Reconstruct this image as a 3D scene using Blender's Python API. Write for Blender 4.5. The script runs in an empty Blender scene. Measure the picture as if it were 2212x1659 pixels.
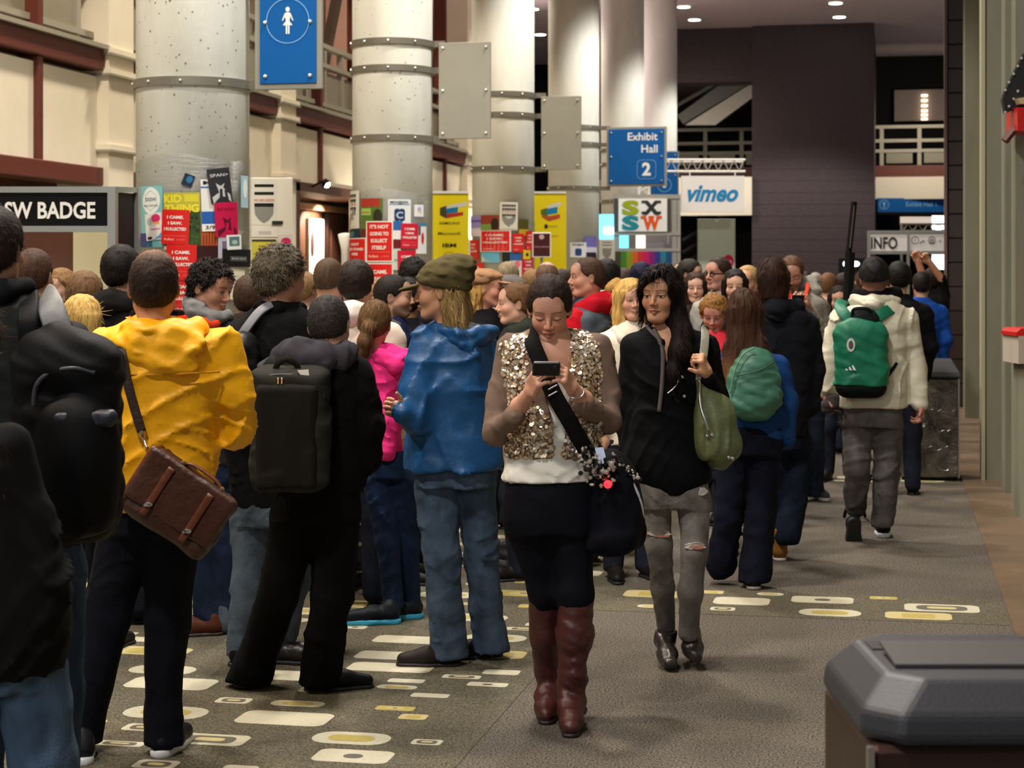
import bpy, math, random
import numpy as np
from mathutils import Vector, Matrix

random.seed(7)
rng = np.random.default_rng(7)
scene = bpy.context.scene
C = scene.collection

# ------------------------------------------------------------------ camera
F, CX, HZ, CH = 4000.0, 1106.0, 592.0, 1.69       # focal length (px), horizon, eye height
YAW = math.radians(11.56)                           # camera turned left of the hall axis (+Y)
cA, sA = math.cos(YAW), math.sin(YAW)
cd = bpy.data.cameras.new('camera')
cam = bpy.data.objects.new('camera', cd)
C.objects.link(cam)
cam.location = (0, 0, CH)
cam.rotation_euler = (math.pi / 2, 0, YAW)
cd.sensor_width = 36.0
cd.lens = F / 2212.0 * 36.0
cd.shift_y = -(829.5 - HZ) / 2212.0
cd.clip_end = 300
cd.dof.use_dof = True
cd.dof.focus_distance = 7.4
cd.dof.aperture_fstop = 6.3
scene.camera = cam

# ------------------------------------------------------------------ world and lamps
world = bpy.data.worlds.new('world')
scene.world = world
world.use_nodes = True
world.node_tree.nodes['Background'].inputs[0].default_value = (0.85, 0.9, 1.0, 1)
world.node_tree.nodes['Background'].inputs[1].default_value = 0.055

def lamp(name, kind, loc, energy, color, size=0.5, rot=(0, 0, 0), spot=None, sy=None):
    l = bpy.data.lights.new(name, kind)
    l.energy = energy
    l.color = color
    if kind == 'AREA':
        l.size = size
        if sy:
            l.shape = 'RECTANGLE'; l.size_y = sy
        else:
            l.shape = 'DISK'
    else:
        l.shadow_soft_size = size
    if spot:
        l.spot_size = math.radians(spot); l.spot_blend = 0.3
    o = bpy.data.objects.new(name, l)
    C.objects.link(o)
    o.location = loc
    o.rotation_euler = rot
    return o

CEIL = 8.75
WXG = -9.9
WARM = (1.0, 0.86, 0.68)
COOL = (0.93, 0.97, 1.0)
for i in range(9):                                  # rows of ceiling downlights down the hall
    y = 1.0 + 6.1 * i
    lamp('hall_downlight', 'SPOT', (-2.6, y, CEIL - 0.1), 2000 if i < 6 else 1500, (1.0, 0.94, 0.87), 0.35, spot=132 if i < 3 else 104)
for i in range(8):
    y = 4.0 + 6.1 * i
    lamp('wall_downlight', 'SPOT', (-7.2, y, CEIL - 0.1), 1500 if i < 4 else 800, WARM, 0.3, spot=112)
lamp('front_fill', 'AREA', (-3.5, -7.0, 5.0), 330, COOL, 6.0, (math.radians(66), 0, 0), sy=3.5)  # added cool fill behind the camera, lights the near fronts
lamp('far_end_fill', 'AREA', (1.0, 56.0, 6.8), 130, WARM, 0.8, (math.radians(35), 0, 0))  # added fill so the far fascia and blue banner come out bright
lamp('far_end_fill', 'AREA', (-6.5, 51.5, 6.0), 100, WARM, 0.8, (math.radians(40), 0, 0))  # second added fill, for the far end left of the tower
for y in (40.0, 44.0):                        # added unseen lamps, only there to brighten the dark ceiling
    lamp('ceiling_fill', 'AREA', (WXG, y, 6.6), 150, (1.0, .88, .88), 0.8, (0, math.radians(180 + 38), 0))
lamp('info_booth_lamp', 'AREA', (0.2, 30.0, 5.5), 110, (1, .95, .9), 0.6, (math.radians(25), 0, 0))

vs = scene.view_settings
vs.view_transform = 'Standard'
vs.look = 'None'
vs.exposure = 0.15
vs.gamma = 1.0
vs.use_curve_mapping = False

# ------------------------------------------------------------------ pixel to place
def W(px, py, d):
    xc = (px - CX) / F * d
    return Vector((xc * cA - d * sA, xc * sA + d * cA, CH - (py - HZ) / F * d))

def G(px, d):
    v = W(px, HZ, d); v.z = 0
    return v

def XatY(px, Y):
    t = (px - CX) / F
    d = Y / (cA + t * sA)
    return d * (t * cA - sA), d

# ------------------------------------------------------------------ materials
def lin(c):
    out = []
    for v in c[:3]:
        v = v / 255.0
        out.append(v / 12.92 if v <= 0.04045 else ((v + 0.055) / 1.055) ** 2.4)
    return out + [1.0]

MATS = {}
def mat(name, col, rough=0.6, metal=0.0, bump=0.0, bscale=80.0, var=0.0, vscale=6.0, stretch=(1, 1, 1),
        attr=False, spec=None, emit=0.0, alpha=None, sheen=0.0, coat=0.0, trans=0.0):
    if name in MATS:
        return MATS[name]
    m = bpy.data.materials.new(name)
    m.use_nodes = True
    nt = m.node_tree
    p = nt.nodes['Principled BSDF']
    p.inputs['Base Color'].default_value = lin(col)
    p.inputs['Roughness'].default_value = rough
    p.inputs['Metallic'].default_value = metal
    if spec is not None:
        p.inputs['Specular IOR Level'].default_value = spec
    if sheen:
        p.inputs['Sheen Weight'].default_value = sheen
    if coat:
        p.inputs['Coat Weight'].default_value = coat
    if trans:
        p.inputs['Transmission Weight'].default_value = trans
    if alpha is not None:
        p.inputs['Alpha'].default_value = alpha
    if emit:
        p.inputs['Emission Color'].default_value = lin(col)
        p.inputs['Emission Strength'].default_value = emit
    tc = nt.nodes.new('ShaderNodeTexCoord')
    mp = nt.nodes.new('ShaderNodeMapping')
    mp.inputs['Scale'].default_value = stretch
    nt.links.new(tc.outputs['Object'], mp.inputs['Vector'])
    src = None
    if attr:
        a = nt.nodes.new('ShaderNodeVertexColor')
        a.layer_name = 'Col'
        src = a.outputs['Color']
        nt.links.new(src, p.inputs['Base Color'])
    if var:
        n = nt.nodes.new('ShaderNodeTexNoise')
        n.inputs['Scale'].default_value = vscale
        n.inputs['Detail'].default_value = 5.0
        nt.links.new(mp.outputs['Vector'], n.inputs['Vector'])
        mr = nt.nodes.new('ShaderNodeMapRange')
        mr.inputs['From Min'].default_value = 0.25
        mr.inputs['From Max'].default_value = 0.75
        mr.inputs['To Min'].default_value = 1.0 - var
        mr.inputs['To Max'].default_value = 1.0 + var
        nt.links.new(n.outputs['Fac'], mr.inputs['Value'])
        mx = nt.nodes.new('ShaderNodeMix')
        mx.data_type = 'RGBA'; mx.blend_type = 'MULTIPLY'
        mx.inputs[0].default_value = 1.0
        if src is not None:
            nt.links.new(src, mx.inputs[6])
        else:
            mx.inputs[6].default_value = lin(col)
        nt.links.new(mr.outputs['Result'], mx.inputs[7])
        nt.links.new(mx.outputs[2], p.inputs['Base Color'])
    if bump:
        n2 = nt.nodes.new('ShaderNodeTexNoise')
        n2.inputs['Scale'].default_value = bscale
        n2.inputs['Detail'].default_value = 4.0
        nt.links.new(mp.outputs['Vector'], n2.inputs['Vector'])
        b = nt.nodes.new('ShaderNodeBump')
        b.inputs['Strength'].default_value = bump
        b.inputs['Distance'].default_value = 0.01
        nt.links.new(n2.outputs['Fac'], b.inputs['Height'])
        nt.links.new(b.outputs['Normal'], p.inputs['Normal'])
    MATS[name] = m
    return m

def cloth(col, rough=0.85, bump=0.15, sc=350.0):
    return mat('cloth_%d_%d_%d_%d' % (col[0], col[1], col[2], int(rough * 100)), col, rough, bump=bump, bscale=sc, var=0.10, vscale=9, spec=0.12)

def nylon(col, rough=0.5):
    return mat('nylon_%d_%d_%d' % tuple(col), col, rough, bump=0.32, bscale=24, var=0.06, vscale=12, spec=0.4)

def denim(col):
    return mat('denim_%d_%d_%d' % tuple(col), col, 0.9, bump=0.4, bscale=220, var=0.55, vscale=11, spec=0.15, stretch=(1, 1, .6))

def leather(col, rough=0.4):
    return mat('leather_%d_%d_%d' % tuple(col), col, rough, bump=0.3, bscale=45, var=0.18, vscale=14, spec=0.5)

def paper(col):
    return mat('paper_%d_%d_%d' % tuple(col), col, 0.55, spec=0.3)

# ------------------------------------------------------------------ mesh building
class MB:
    def __init__(s):
        s.v = []; s.f = []; s.m = []; s.n = 0
    def add(s, verts, faces, mi=0):
        b = s.n
        s.v.extend([tuple(p) for p in verts]); s.n += len(verts)
        s.f.extend([tuple(i + b for i in f) for f in faces])
        s.m.extend([mi] * len(faces))
        return s
    def box(s, x0, x1, y0, y1, z0, z1, mi=0):
        v = [(x0, y0, z0), (x1, y0, z0), (x1, y1, z0), (x0, y1, z0), (x0, y0, z1), (x1, y0, z1), (x1, y1, z1), (x0, y1, z1)]
        return s.add(v, [(0, 3, 2, 1), (4, 5, 6, 7), (0, 1, 5, 4), (1, 2, 6, 5), (2, 3, 7, 6), (3, 0, 4, 7)], mi)
    def cbox(s, x0, x1, y0, y1, z0, z1, c=0.02, mi=0):
        """box with chamfered vertical and horizontal edges"""
        if min(x1 - x0, y1 - y0, z1 - z0) < 2.2 * c:
            c = min(x1 - x0, y1 - y0, z1 - z0) / 2.3
        def ring(z, k):
            return [(x0 + c, y0 + k, z), (x1 - c, y0 + k, z), (x1 - k, y0 + c, z), (x1 - k, y1 - c, z),
                    (x1 - c, y1 - k, z), (x0 + c, y1 - k, z), (x0 + k, y1 - c, z), (x0 + k, y0 + c, z)]
        rs = [ring(z0, c), ring(z0 + c, 0), ring(z1 - c, 0), ring(z1, c)]
        v = [p for r in rs for p in r]
        f = []
        for j in range(3):
            for i in range(8):
                f.append((j * 8 + i, j * 8 + (i + 1) % 8, (j + 1) * 8 + (i + 1) % 8, (j + 1) * 8 + i))
        f.append(tuple(range(7, -1, -1))); f.append(tuple(range(24, 32)))
        return s.add(v, f, mi)
    def loft(s, rings, mi=0, cap=True, close=True):
        n = len(rings[0]); v = [p for r in rings for p in r]; f = []
        for j in range(len(rings) - 1):
            for i in range(n if close else n - 1):
                f.append((j * n + i, j * n + (i + 1) % n, (j + 1) * n + (i + 1) % n, (j + 1) * n + i))
        if cap:
            f.append(tuple(range(n - 1, -1, -1)))
            f.append(tuple((len(rings) - 1) * n + i for i in range(n)))
        return s.add(v, f, mi)
    def cyl(s, cx, cy, z0, z1, r, r2=None, n=24, mi=0):
        r2 = r if r2 is None else r2
        a = [2 * math.pi * i / n for i in range(n)]
        return s.loft([[(cx + r * math.cos(t), cy + r * math.sin(t), z0) for t in a],
                       [(cx + r2 * math.cos(t), cy + r2 * math.sin(t), z1) for t in a]], mi)
    def tube(s, pts, r, n=8, mi=0, flat=None, cap=True):
        """swept tube; flat=(width, thickness, up vector) sweeps a strap instead"""
        pts = [Vector(p) for p in pts]
        rings = []
        for i, p in enumerate(pts):
            t = (pts[min(i + 1, len(pts) - 1)] - pts[max(i - 1, 0)])
            if t.length < 1e-9: t = Vector((0, 0, 1))
            t.normalize()
            up = Vector(flat[2]) if flat else (Vector((0, 0, 1)) if abs(t.z) < 0.9 else Vector((0, 1, 0)))
            a = t.cross(up)
            if a.length < 1e-5: a = t.cross(Vector((1, 0, 0.1)))
            a.normalize(); b = a.cross(t).normalized()
            if flat:
                w, h = flat[0] / 2, flat[1] / 2
                rings.append([p + a * w * x + b * h * y for x, y in ((-1, -.6), (-.85, -1), (.85, -1), (1, -.6), (1, .6), (.85, 1), (-.85, 1), (-1, .6))])
            else:
                rr = r[i] if isinstance(r, (list, tuple)) else r
                rings.append([p + a * rr * math.cos(2 * math.pi * k / n) + b * rr * math.sin(2 * math.pi * k / n) for k in range(n)])
        return s.loft(rings, mi, cap)
    def ball(s, c, r, n=10, mi=0):
        c = Vector(c); R = r if isinstance(r, (tuple, list)) else (r, r, r)
        rings = []
        m = max(4, n // 2)
        for j in range(1, m):
            ph = math.pi * j / m
            rings.append([(c.x + R[0] * math.sin(ph) * math.cos(2 * math.pi * i / n), c.y + R[1] * math.sin(ph) * math.sin(2 * math.pi * i / n), c.z - R[2] * math.cos(ph)) for i in range(n)])
        b = s.n
        s.loft(rings, mi, cap=False)
        k = s.n
        s.add([(c.x, c.y, c.z - R[2]), (c.x, c.y, c.z + R[2])], [])
        for i in range(n):
            s.f.append((k, b + (i + 1) % n, b + i)); s.m.append(mi)
            e = b + (len(rings) - 1) * n
            s.f.append((k + 1, e + i, e + (i + 1) % n)); s.m.append(mi)
        return s
    def quad(s, a, b, c, d, mi=0):
        return s.add([a, b, c, d], [(0, 1, 2, 3)], mi)
    def poly(s, pts, mi=0):
        return s.add(pts, [tuple(range(len(pts)))], mi)
    def slab(s, pts, dv, mi=0):
        """polygon extruded along dv"""
        n = len(pts); dv = Vector(dv)
        v = [Vector(p) for p in pts] + [Vector(p) + dv for p in pts]
        f = [tuple(range(n - 1, -1, -1)), tuple(range(n, 2 * n))] + [(i, (i + 1) % n, n + (i + 1) % n, n + i) for i in range(n)]
        return s.add(v, f, mi)

def link(name, me, mats, parent=None, smooth=False):
    if not isinstance(mats, (list, tuple)): mats = [mats]
    for m in mats: me.materials.append(m)
    if smooth and len(me.polygons):
        me.polygons.foreach_set('use_smooth', [True] * len(me.polygons))
    o = bpy.data.objects.new(name, me)
    C.objects.link(o)
    if parent: o.parent = parent
    return o

def obj(name, mb, mats, parent=None, smooth=False, bevel=0.0):
    me = bpy.data.meshes.new(name)
    me.from_pydata(mb.v, [], mb.f)
    if any(mb.m): me.polygons.foreach_set('material_index', mb.m)
    me.update()
    o = link(name, me, mats, parent, smooth)
    if bevel:
        b = o.modifiers.new('bevel', 'BEVEL'); b.width = bevel; b.segments = 2; b.limit_method = 'ANGLE'
    return o

def tag(o, label, cat, group=None):
    o['label'] = label; o['category'] = cat
    if group: o['group'] = group
    return o

def thing(name, label, cat, loc=(0, 0, 0), rotz=0.0, group=None):
    o = bpy.data.objects.new(name, None)
    C.objects.link(o)
    o.empty_display_size = 0.1
    o.location = loc; o.rotation_euler = (0, 0, rotz)
    return tag(o, label, cat, group)

def struct(o):
    o['kind'] = 'structure'
    return o

# ------------------------------------------------------------------ lettering
TXT = {}
def text2d(body, bold=0.0, shear=0.0):
    """triangulated outline of a line of text, cap height about 1, centred on x"""
    k = (body, bold, shear)
    if k in TXT: return TXT[k]
    cu = bpy.data.curves.new('t', 'FONT')
    cu.body = body; cu.size = 1.4; cu.align_x = 'CENTER'
    cu.offset = bold; cu.shear = shear; cu.resolution_u = 3
    cu.fill_mode = 'BOTH'
    o = bpy.data.objects.new('t', cu)
    C.objects.link(o)
    dg = bpy.context.evaluated_depsgraph_get()
    me = bpy.data.meshes.new_from_object(o.evaluated_get(dg))
    v = np.array([p.co[:2] for p in me.vertices]) if len(me.vertices) else np.zeros((0, 2))
    f = [tuple(p.vertices) for p in me.polygons]
    bpy.data.objects.remove(o); bpy.data.curves.remove(cu); bpy.data.meshes.remove(me)
    if len(v):
        v[:, 0] -= (v[:, 0].min() + v[:, 0].max()) / 2
    TXT[k] = (v, f)
    return TXT[k]

def put_text(mb, body, org, right, up, h, width=None, mi=0, bold=0.02, shear=0.0, fn=None):
    """letters with baseline centre at org; fn maps (u, w) to 3D instead"""
    v, f = text2d(body, bold, shear)
    if not len(v): return
    sx = h
    if width:
        sx = width / max(1e-6, v[:, 0].max() - v[:, 0].min())
    if fn:
        mb.add([fn(org[0] + a * sx, org[1] + b * h) for a, b in v], f, mi)
    else:
        org, right, up = Vector(org), Vector(right), Vector(up)
        mb.add([org + right * (a * sx) + up * (b * h) for a, b in v], f, mi)

# ------------------------------------------------------------------ implicit surfaces
class Sdf:
    """a smooth union of round cones, ellipsoids, lofts and boxes, with cuts"""
    def __init__(s, k=0.03):
        s.ops = []; s.k = k; s.lo = np.array([9., 9, 9]); s.hi = -s.lo.copy(); s.nz = []
    def _bb(s, p, r):
        p = np.asarray(p, float); s.lo = np.minimum(s.lo, p - r); s.hi = np.maximum(s.hi, p + r)
    def cone(s, a, b, r1, r2, k=None, sub=False):
        a = np.asarray(a, float); b = np.asarray(b, float)
        if not sub: s._bb(a, r1); s._bb(b, r2)
        s.ops.append(('c', a, b, r1, r2, s.k if k is None else k, sub)); return s
    def chain(s, pts, k=None):
        for p, q in zip(pts[:-1], pts[1:]):
            s.cone(p[:3], q[:3], p[3], q[3], k)
        return s
    def ell(s, c, r, R=None, k=None, sub=False):
        c = np.asarray(c, float); r = np.asarray(r, float)
        if not sub: s._bb(c, r.max())
        s.ops.append(('e', c, r, None if R is None else np.asarray(R), s.k if k is None else k, sub)); return s
    def rbox(s, c, h, rad, R=None, k=None, sub=False):
        c = np.asarray(c, float); h = np.asarray(h, float)
        if not sub: s._bb(c, np.linalg.norm(h))
        s.ops.append(('b', c, h, rad, None if R is None else np.asarray(R), s.k if k is None else k, sub)); return s
    def loft(s, rows, k=None, n=2.3):
        """rows of (z, cx, cy, rx, ry) from top or bottom"""
        r = np.array(sorted(rows), float)
        zt = np.linspace(r[0, 0], r[-1, 0], 160)
        tab = np.empty((160, 4))
        z = r[:, 0]
        for c in range(4):
            y = r[:, c + 1]
            m = np.gradient(y, z) if len(z) > 2 else np.full(len(z), (y[-1] - y[0]) / (z[-1] - z[0]))
            i = np.clip(np.searchsorted(z, zt) - 1, 0, len(z) - 2)
            h = z[i + 1] - z[i]; t = (zt - z[i]) / h
            tab[:, c] = (2 * t**3 - 3 * t**2 + 1) * y[i] + (t**3 - 2 * t**2 + t) * h * m[i] + (-2 * t**3 + 3 * t**2) * y[i + 1] + (t**3 - t**2) * h * m[i + 1]
        tab[:, 2:] = np.maximum(tab[:, 2:], 0.012)
        for q in r: s._bb((q[1], q[2], q[0]), np.array([q[3], q[4], 0.02]))
        s.ops.append(('l', zt, tab, n, s.k if k is None else k)); return s
    def plane(s, p, nrm, k=0.004):
        """keeps the side the normal points away from"""
        nrm = np.asarray(nrm, float); nrm = nrm / np.linalg.norm(nrm)
        s.ops.append(('p', np.asarray(p, float), nrm, k)); return s
    def shell_cut(s, fn, k=0.004):
        s.ops.append(('f', fn, k)); return s
    def folds(s, amp, freq=14.0, seed=0, ax=(1, 1, 1.6)):
        g = np.random.default_rng(seed + 11)
        s.nz.append((amp, [(g.normal(size=3) * np.asarray(ax) * freq * q, g.uniform(0, 6.28)) for q in (0.55, 0.8, 1.0, 1.25, 1.7, 2.3)])); return s
    def crease(s, amp, freq=9.0, seed=0, ax=(1, 1, 1)):
        g = np.random.default_rng(seed + 77)
        s.cr = getattr(s, 'cr', []); s.cr.append((amp, [(g.normal(size=3) * np.asarray(ax) * freq * q, g.normal(size=3) * freq * .6, g.uniform(0, 6.28, 2)) for q in (.7, 1.0, 1.5)])); return s
    def ev(s, P):
        d = np.full(len(P), 1e3)
        def smin(a, b, k):
            if k <= 0: return np.minimum(a, b)
            h = np.maximum(k - np.abs(a - b), 0) / k
            return np.minimum(a, b) - h * h * k * 0.25
        for o in s.ops:
            t = o[0]
            if t == 'c':
                _, a, b, r1, r2, k, sub = o
                ab = b - a; L = max(float(ab @ ab), 1e-9)
                u = np.clip(((P - a) @ ab) / L, 0, 1)
                e = np.linalg.norm(P - a - u[:, None] * ab, axis=1) - (r1 + (r2 - r1) * u)
            elif t == 'e':
                _, c, r, R, k, sub = o
                q = P - c
                if R is not None: q = q @ R
                e = (np.linalg.norm(q / r, axis=1) - 1) * r.min()
            elif t == 'b':
                _, c, h, rad, R, k, sub = o
                q = P - c
                if R is not None: q = q @ R
                q = np.abs(q) - (h - rad)
                e = np.linalg.norm(np.maximum(q, 0), axis=1) + np.minimum(q.max(axis=1), 0) - rad
            elif t == 'l':
                _, zt, tab, n, k = o; sub = False
                z = np.clip(P[:, 2], zt[0], zt[-1])
                cx, cy, rx, ry = (np.interp(z, zt, tab[:, c]) for c in range(4))
                q = (np.abs((P[:, 0] - cx) / rx) ** n + np.abs((P[:, 1] - cy) / ry) ** n) ** (1 / n)
                e = (q - 1) * np.minimum(rx, ry)
                e = np.maximum(e, np.maximum(P[:, 2] - zt[-1], zt[0] - P[:, 2]))
            elif t == 'p':
                _, p, nn, k = o
                e = (P - p) @ nn
                d = -smin(-d, -e, k); continue
            elif t == 'f':
                _, fn, k = o
                d = -smin(-d, -fn(P), k); continue
            if sub: d = -smin(-d, e, k)
            else: d = smin(d, e, k)
        for amp, ws in s.nz:
            w = np.zeros(len(P)); ph = 0
            for kv, p0 in ws:
                w = w + np.sin(P @ kv + p0 + 1.3 * np.sin(w)) 
            d = d + amp * w / 2.2
        for amp, ws in getattr(s, 'cr', ()):
            for i, (kv, k2, ph) in enumerate(ws):
                k3 = k2[[1, 2, 0]]
                r = 1 - np.abs(np.sin(P @ kv + ph[0] + 1.7 * np.sin(P @ k2 + ph[1]) + 1.1 * np.sin(P @ k3 - ph[0])))
                m = (.5 + .5 * np.sin(P @ (k3 * .8) + ph[1] * 2)) * (.5 + .5 * np.sin(P @ (k2 * .7) - ph[0]))
                d = d - 1.7 * amp * (r ** 3) * m / (1 + .35 * i)
        return d
    def mesh(s, vox):
        m = vox * 2.5 + sum(abs(a) * 2 for a, _ in s.nz) + sum(a * 2 for a, _ in getattr(s, 'cr', ()))
        lo, hi = s.lo - m, s.hi + m
        B = 6
        nb = np.ceil((hi - lo) / (vox * B)).astype(int)
        n = nb * B
        ci = np.stack(np.meshgrid(*[np.arange(k) for k in nb], indexing='ij'), -1).reshape(-1, 3)
        cen = lo + (ci * B + (B - 1) / 2) * vox
        cv = s.ev(cen)
        act = np.abs(cv) < vox * B * 0.87 * 1.35 + sum(abs(a) * 1.5 for a, _ in s.nz) + sum(a * 1.6 for a, _ in getattr(s, 'cr', ()))
        V = np.empty(tuple(nb) + (B, B, B), np.float32)
        V[...] = cv.reshape(tuple(nb))[..., None, None, None]
        off = np.stack(np.meshgrid(*[np.arange(B)] * 3, indexing='ij'), -1).reshape(-1, 3)
        pts = (lo + (ci[act][:, None, :] * B + off[None]) * vox).reshape(-1, 3)
        if len(pts):
            V[ci[act][:, 0], ci[act][:, 1], ci[act][:, 2]] = s.ev(pts).reshape(-1, B, B, B)
        V = V.transpose(0, 3, 1, 4, 2, 5).reshape(tuple(n))
        return surfnet(V, lo, vox)

def surfnet(V, lo, vox):
    S = V < 0
    c = np.zeros(tuple(k - 1 for k in V.shape), np.int8)
    for i in (0, 1):
        for j in (0, 1):
            for k in (0, 1):
                c += S[i:V.shape[0] - 1 + i, j:V.shape[1] - 1 + j, k:V.shape[2] - 1 + k]
    cells = np.argwhere((c > 0) & (c < 8))
    idx = np.full(c.shape, -1, np.int64)
    idx[cells[:, 0], cells[:, 1], cells[:, 2]] = np.arange(len(cells))
    acc = np.zeros((len(cells), 3)); cnt = np.zeros(len(cells))
    cor = [(0, 0, 0), (1, 0, 0), (0, 1, 0), (1, 1, 0), (0, 0, 1), (1, 0, 1), (0, 1, 1), (1, 1, 1)]
    cv = [V[cells[:, 0] + a, cells[:, 1] + b, cells[:, 2] + d] for a, b, d in cor]
    for i, j in ((0, 1), (2, 3), (4, 5), (6, 7), (0, 2), (1, 3), (4, 6), (5, 7), (0, 4), (1, 5), (2, 6), (3, 7)):
        x = (cv[i] < 0) != (cv[j] < 0)
        t = np.where(x, cv[i] / np.where(x, cv[i] - cv[j], 1), 0)
        a, b = np.array(cor[i], float), np.array(cor[j], float)
        acc += np.where(x[:, None], a + t[:, None] * (b - a), 0); cnt += x
    verts = lo + (cells + acc / np.maximum(cnt, 1)[:, None]) * vox
    faces = []
    for ax in range(3):
        u, w = [(1, 2), (2, 0), (0, 1)][ax]
        sl = [slice(1, -1)] * 3; sl[ax] = slice(0, -1)
        sh = [slice(1, -1)] * 3; sh[ax] = slice(1, None)
        a, b = S[tuple(sl)], S[tuple(sh)]
        e = np.argwhere(a != b)
        if not len(e): continue
        inside = a[e[:, 0], e[:, 1], e[:, 2]]
        base = e.copy(); base[:, [q for q in range(3) if q != ax]] += 1
        def cell(du, dw):
            q = base.copy(); q[:, u] += du; q[:, w] += dw
            return idx[q[:, 0], q[:, 1], q[:, 2]]
        q = np.stack([cell(-1, -1), cell(0, -1), cell(0, 0), cell(-1, 0)], 1)
        q[~inside] = q[~inside][:, ::-1]
        faces.append(q)
    faces = np.concatenate(faces) if faces else np.zeros((0, 4), int)
    faces = faces[(faces >= 0).all(1)]
    return verts, faces

def np_mesh(name, parts, mats, parent=None, cols=None, smooth=True):
    """parts: list of (verts, quads[, material index]); cols: list of per-vertex rgb arrays"""
    vs_, fs, mi = [], [], []
    b = 0
    for p in parts:
        v, f = p[0], p[1]
        vs_.append(v); fs.append(np.asarray(f) + b); mi.append(np.full(len(f), p[2] if len(p) > 2 else 0)); b += len(v)
    v = np.concatenate(vs_); f = np.concatenate(fs).astype(np.int32); mi = np.concatenate(mi)
    me = bpy.data.meshes.new(name)
    me.vertices.add(len(v)); me.vertices.foreach_set('co', v.astype(np.float32).ravel())
    me.loops.add(len(f) * 4); me.loops.foreach_set('vertex_index', f.ravel())
    me.polygons.add(len(f)); me.polygons.foreach_set('loop_start', np.arange(len(f), dtype=np.int32) * 4)
    me.polygons.foreach_set('material_index', mi.astype(np.int32))
    me.update(calc_edges=True)
    if cols is not None:
        a = me.color_attributes.new('Col', 'FLOAT_COLOR', 'POINT')
        cc = np.concatenate(cols); cc = np.concatenate([cc, np.ones((len(cc), 1))], 1)
        a.data.foreach_set('color', cc.astype(np.float32).ravel())
    return link(name, me, mats, parent, smooth)
# ================================================================== THE SETTING
M_white = mat('white_panel', (226, 218, 198), 0.75, var=0.04, vscale=3)
M_conc = mat('pale_concrete', (206, 204, 192), 0.8, bump=0.2, bscale=30, var=0.10, vscale=5)
M_red = mat('oxblood_paint', (94, 39, 28), 0.5, var=0.05)
M_brown = mat('brown_wood', (84, 50, 34), 0.45, var=0.15, vscale=8, stretch=(1, 1, 0.2))
M_steel = mat('grey_steel', (132, 128, 116), 0.5, metal=0.3, var=0.06)
M_rail = mat('grey_rail', (150, 146, 132), 0.6)
M_ceil = mat('ceiling_plaster', (236, 216, 218), 0.9, var=0.03)
M_tan = mat('tan_plaster', (178, 148, 118), 0.85, var=0.05)
M_stone = mat('green_stone', (116, 114, 94), 0.7, bump=0.15, bscale=60, var=0.10, vscale=7, stretch=(1, 1, 0.25))
M_black = mat('black_matte', (11, 10, 11), 0.7, spec=0.15)
M_glow = mat('lamp_glow', (255, 246, 232), 0.5, emit=14.0)

def carpet_mat(name, c1, c2):
    m = bpy.data.materials.new(name); m.use_nodes = True
    nt = m.node_tree; p = nt.nodes['Principled BSDF']
    p.inputs['Roughness'].default_value = 0.95
    p.inputs['Specular IOR Level'].default_value = 0.1
    tc = nt.nodes.new('ShaderNodeTexCoord')
    n = nt.nodes.new('ShaderNodeTexNoise'); n.inputs['Scale'].default_value = 120; n.inputs['Detail'].default_value = 3
    n2 = nt.nodes.new('ShaderNodeTexNoise'); n2.inputs['Scale'].default_value = 1.1; n2.inputs['Detail'].default_value = 4
    nt.links.new(tc.outputs['Object'], n.inputs['Vector']); nt.links.new(tc.outputs['Object'], n2.inputs['Vector'])
    r = nt.nodes.new('ShaderNodeValToRGB')
    r.color_ramp.elements[0].position = 0.40; r.color_ramp.elements[0].color = lin(c1)
    r.color_ramp.elements[1].position = 0.60; r.color_ramp.elements[1].color = lin(c2)
    nt.links.new(n.outputs['Fac'], r.inputs['Fac'])
    mr = nt.nodes.new('ShaderNodeMapRange')
    mr.inputs['From Min'].default_value = 0.3; mr.inputs['From Max'].default_value = 0.7
    mr.inputs['To Min'].default_value = 0.85; mr.inputs['To Max'].default_value = 1.12
    nt.links.new(n2.outputs['Fac'], mr.inputs['Value'])
    mx = nt.nodes.new('ShaderNodeMix'); mx.data_type = 'RGBA'; mx.blend_type = 'MULTIPLY'; mx.inputs[0].default_value = 1
    nt.links.new(r.outputs['Color'], mx.inputs[6]); nt.links.new(mr.outputs['Result'], mx.inputs[7])
    nt.links.new(mx.outputs[2], p.inputs['Base Color'])
    b = nt.nodes.new('ShaderNodeBump'); b.inputs['Strength'].default_value = 0.5; b.inputs['Distance'].default_value = 0.006
    nt.links.new(n.outputs['Fac'], b.inputs['Height']); nt.links.new(b.outputs['Normal'], p.inputs['Normal'])
    return m

M_carpet = carpet_mat('plain_carpet', (60, 56, 51), (114, 106, 96))
M_carpetg = carpet_mat('patterned_carpet', (70, 66, 54), (108, 102, 86))
M_tile = mat('brown_stone_tile', (104, 84, 66), 0.35, var=0.18, vscale=4)
M_cream = mat('motif_cream', (184, 178, 154), 0.95, bump=0.3, bscale=250, var=0.08, vscale=60)
M_yel = mat('motif_yellow', (168, 152, 82), 0.95, bump=0.3, bscale=250, var=0.10, vscale=60)
M_dk = mat('motif_grey', (92, 88, 76), 0.95, bump=0.3, bscale=250)
M_gold = mat('motif_straw', (182, 168, 118), 0.95, bump=0.3, bscale=250, var=0.08, vscale=60)

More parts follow.
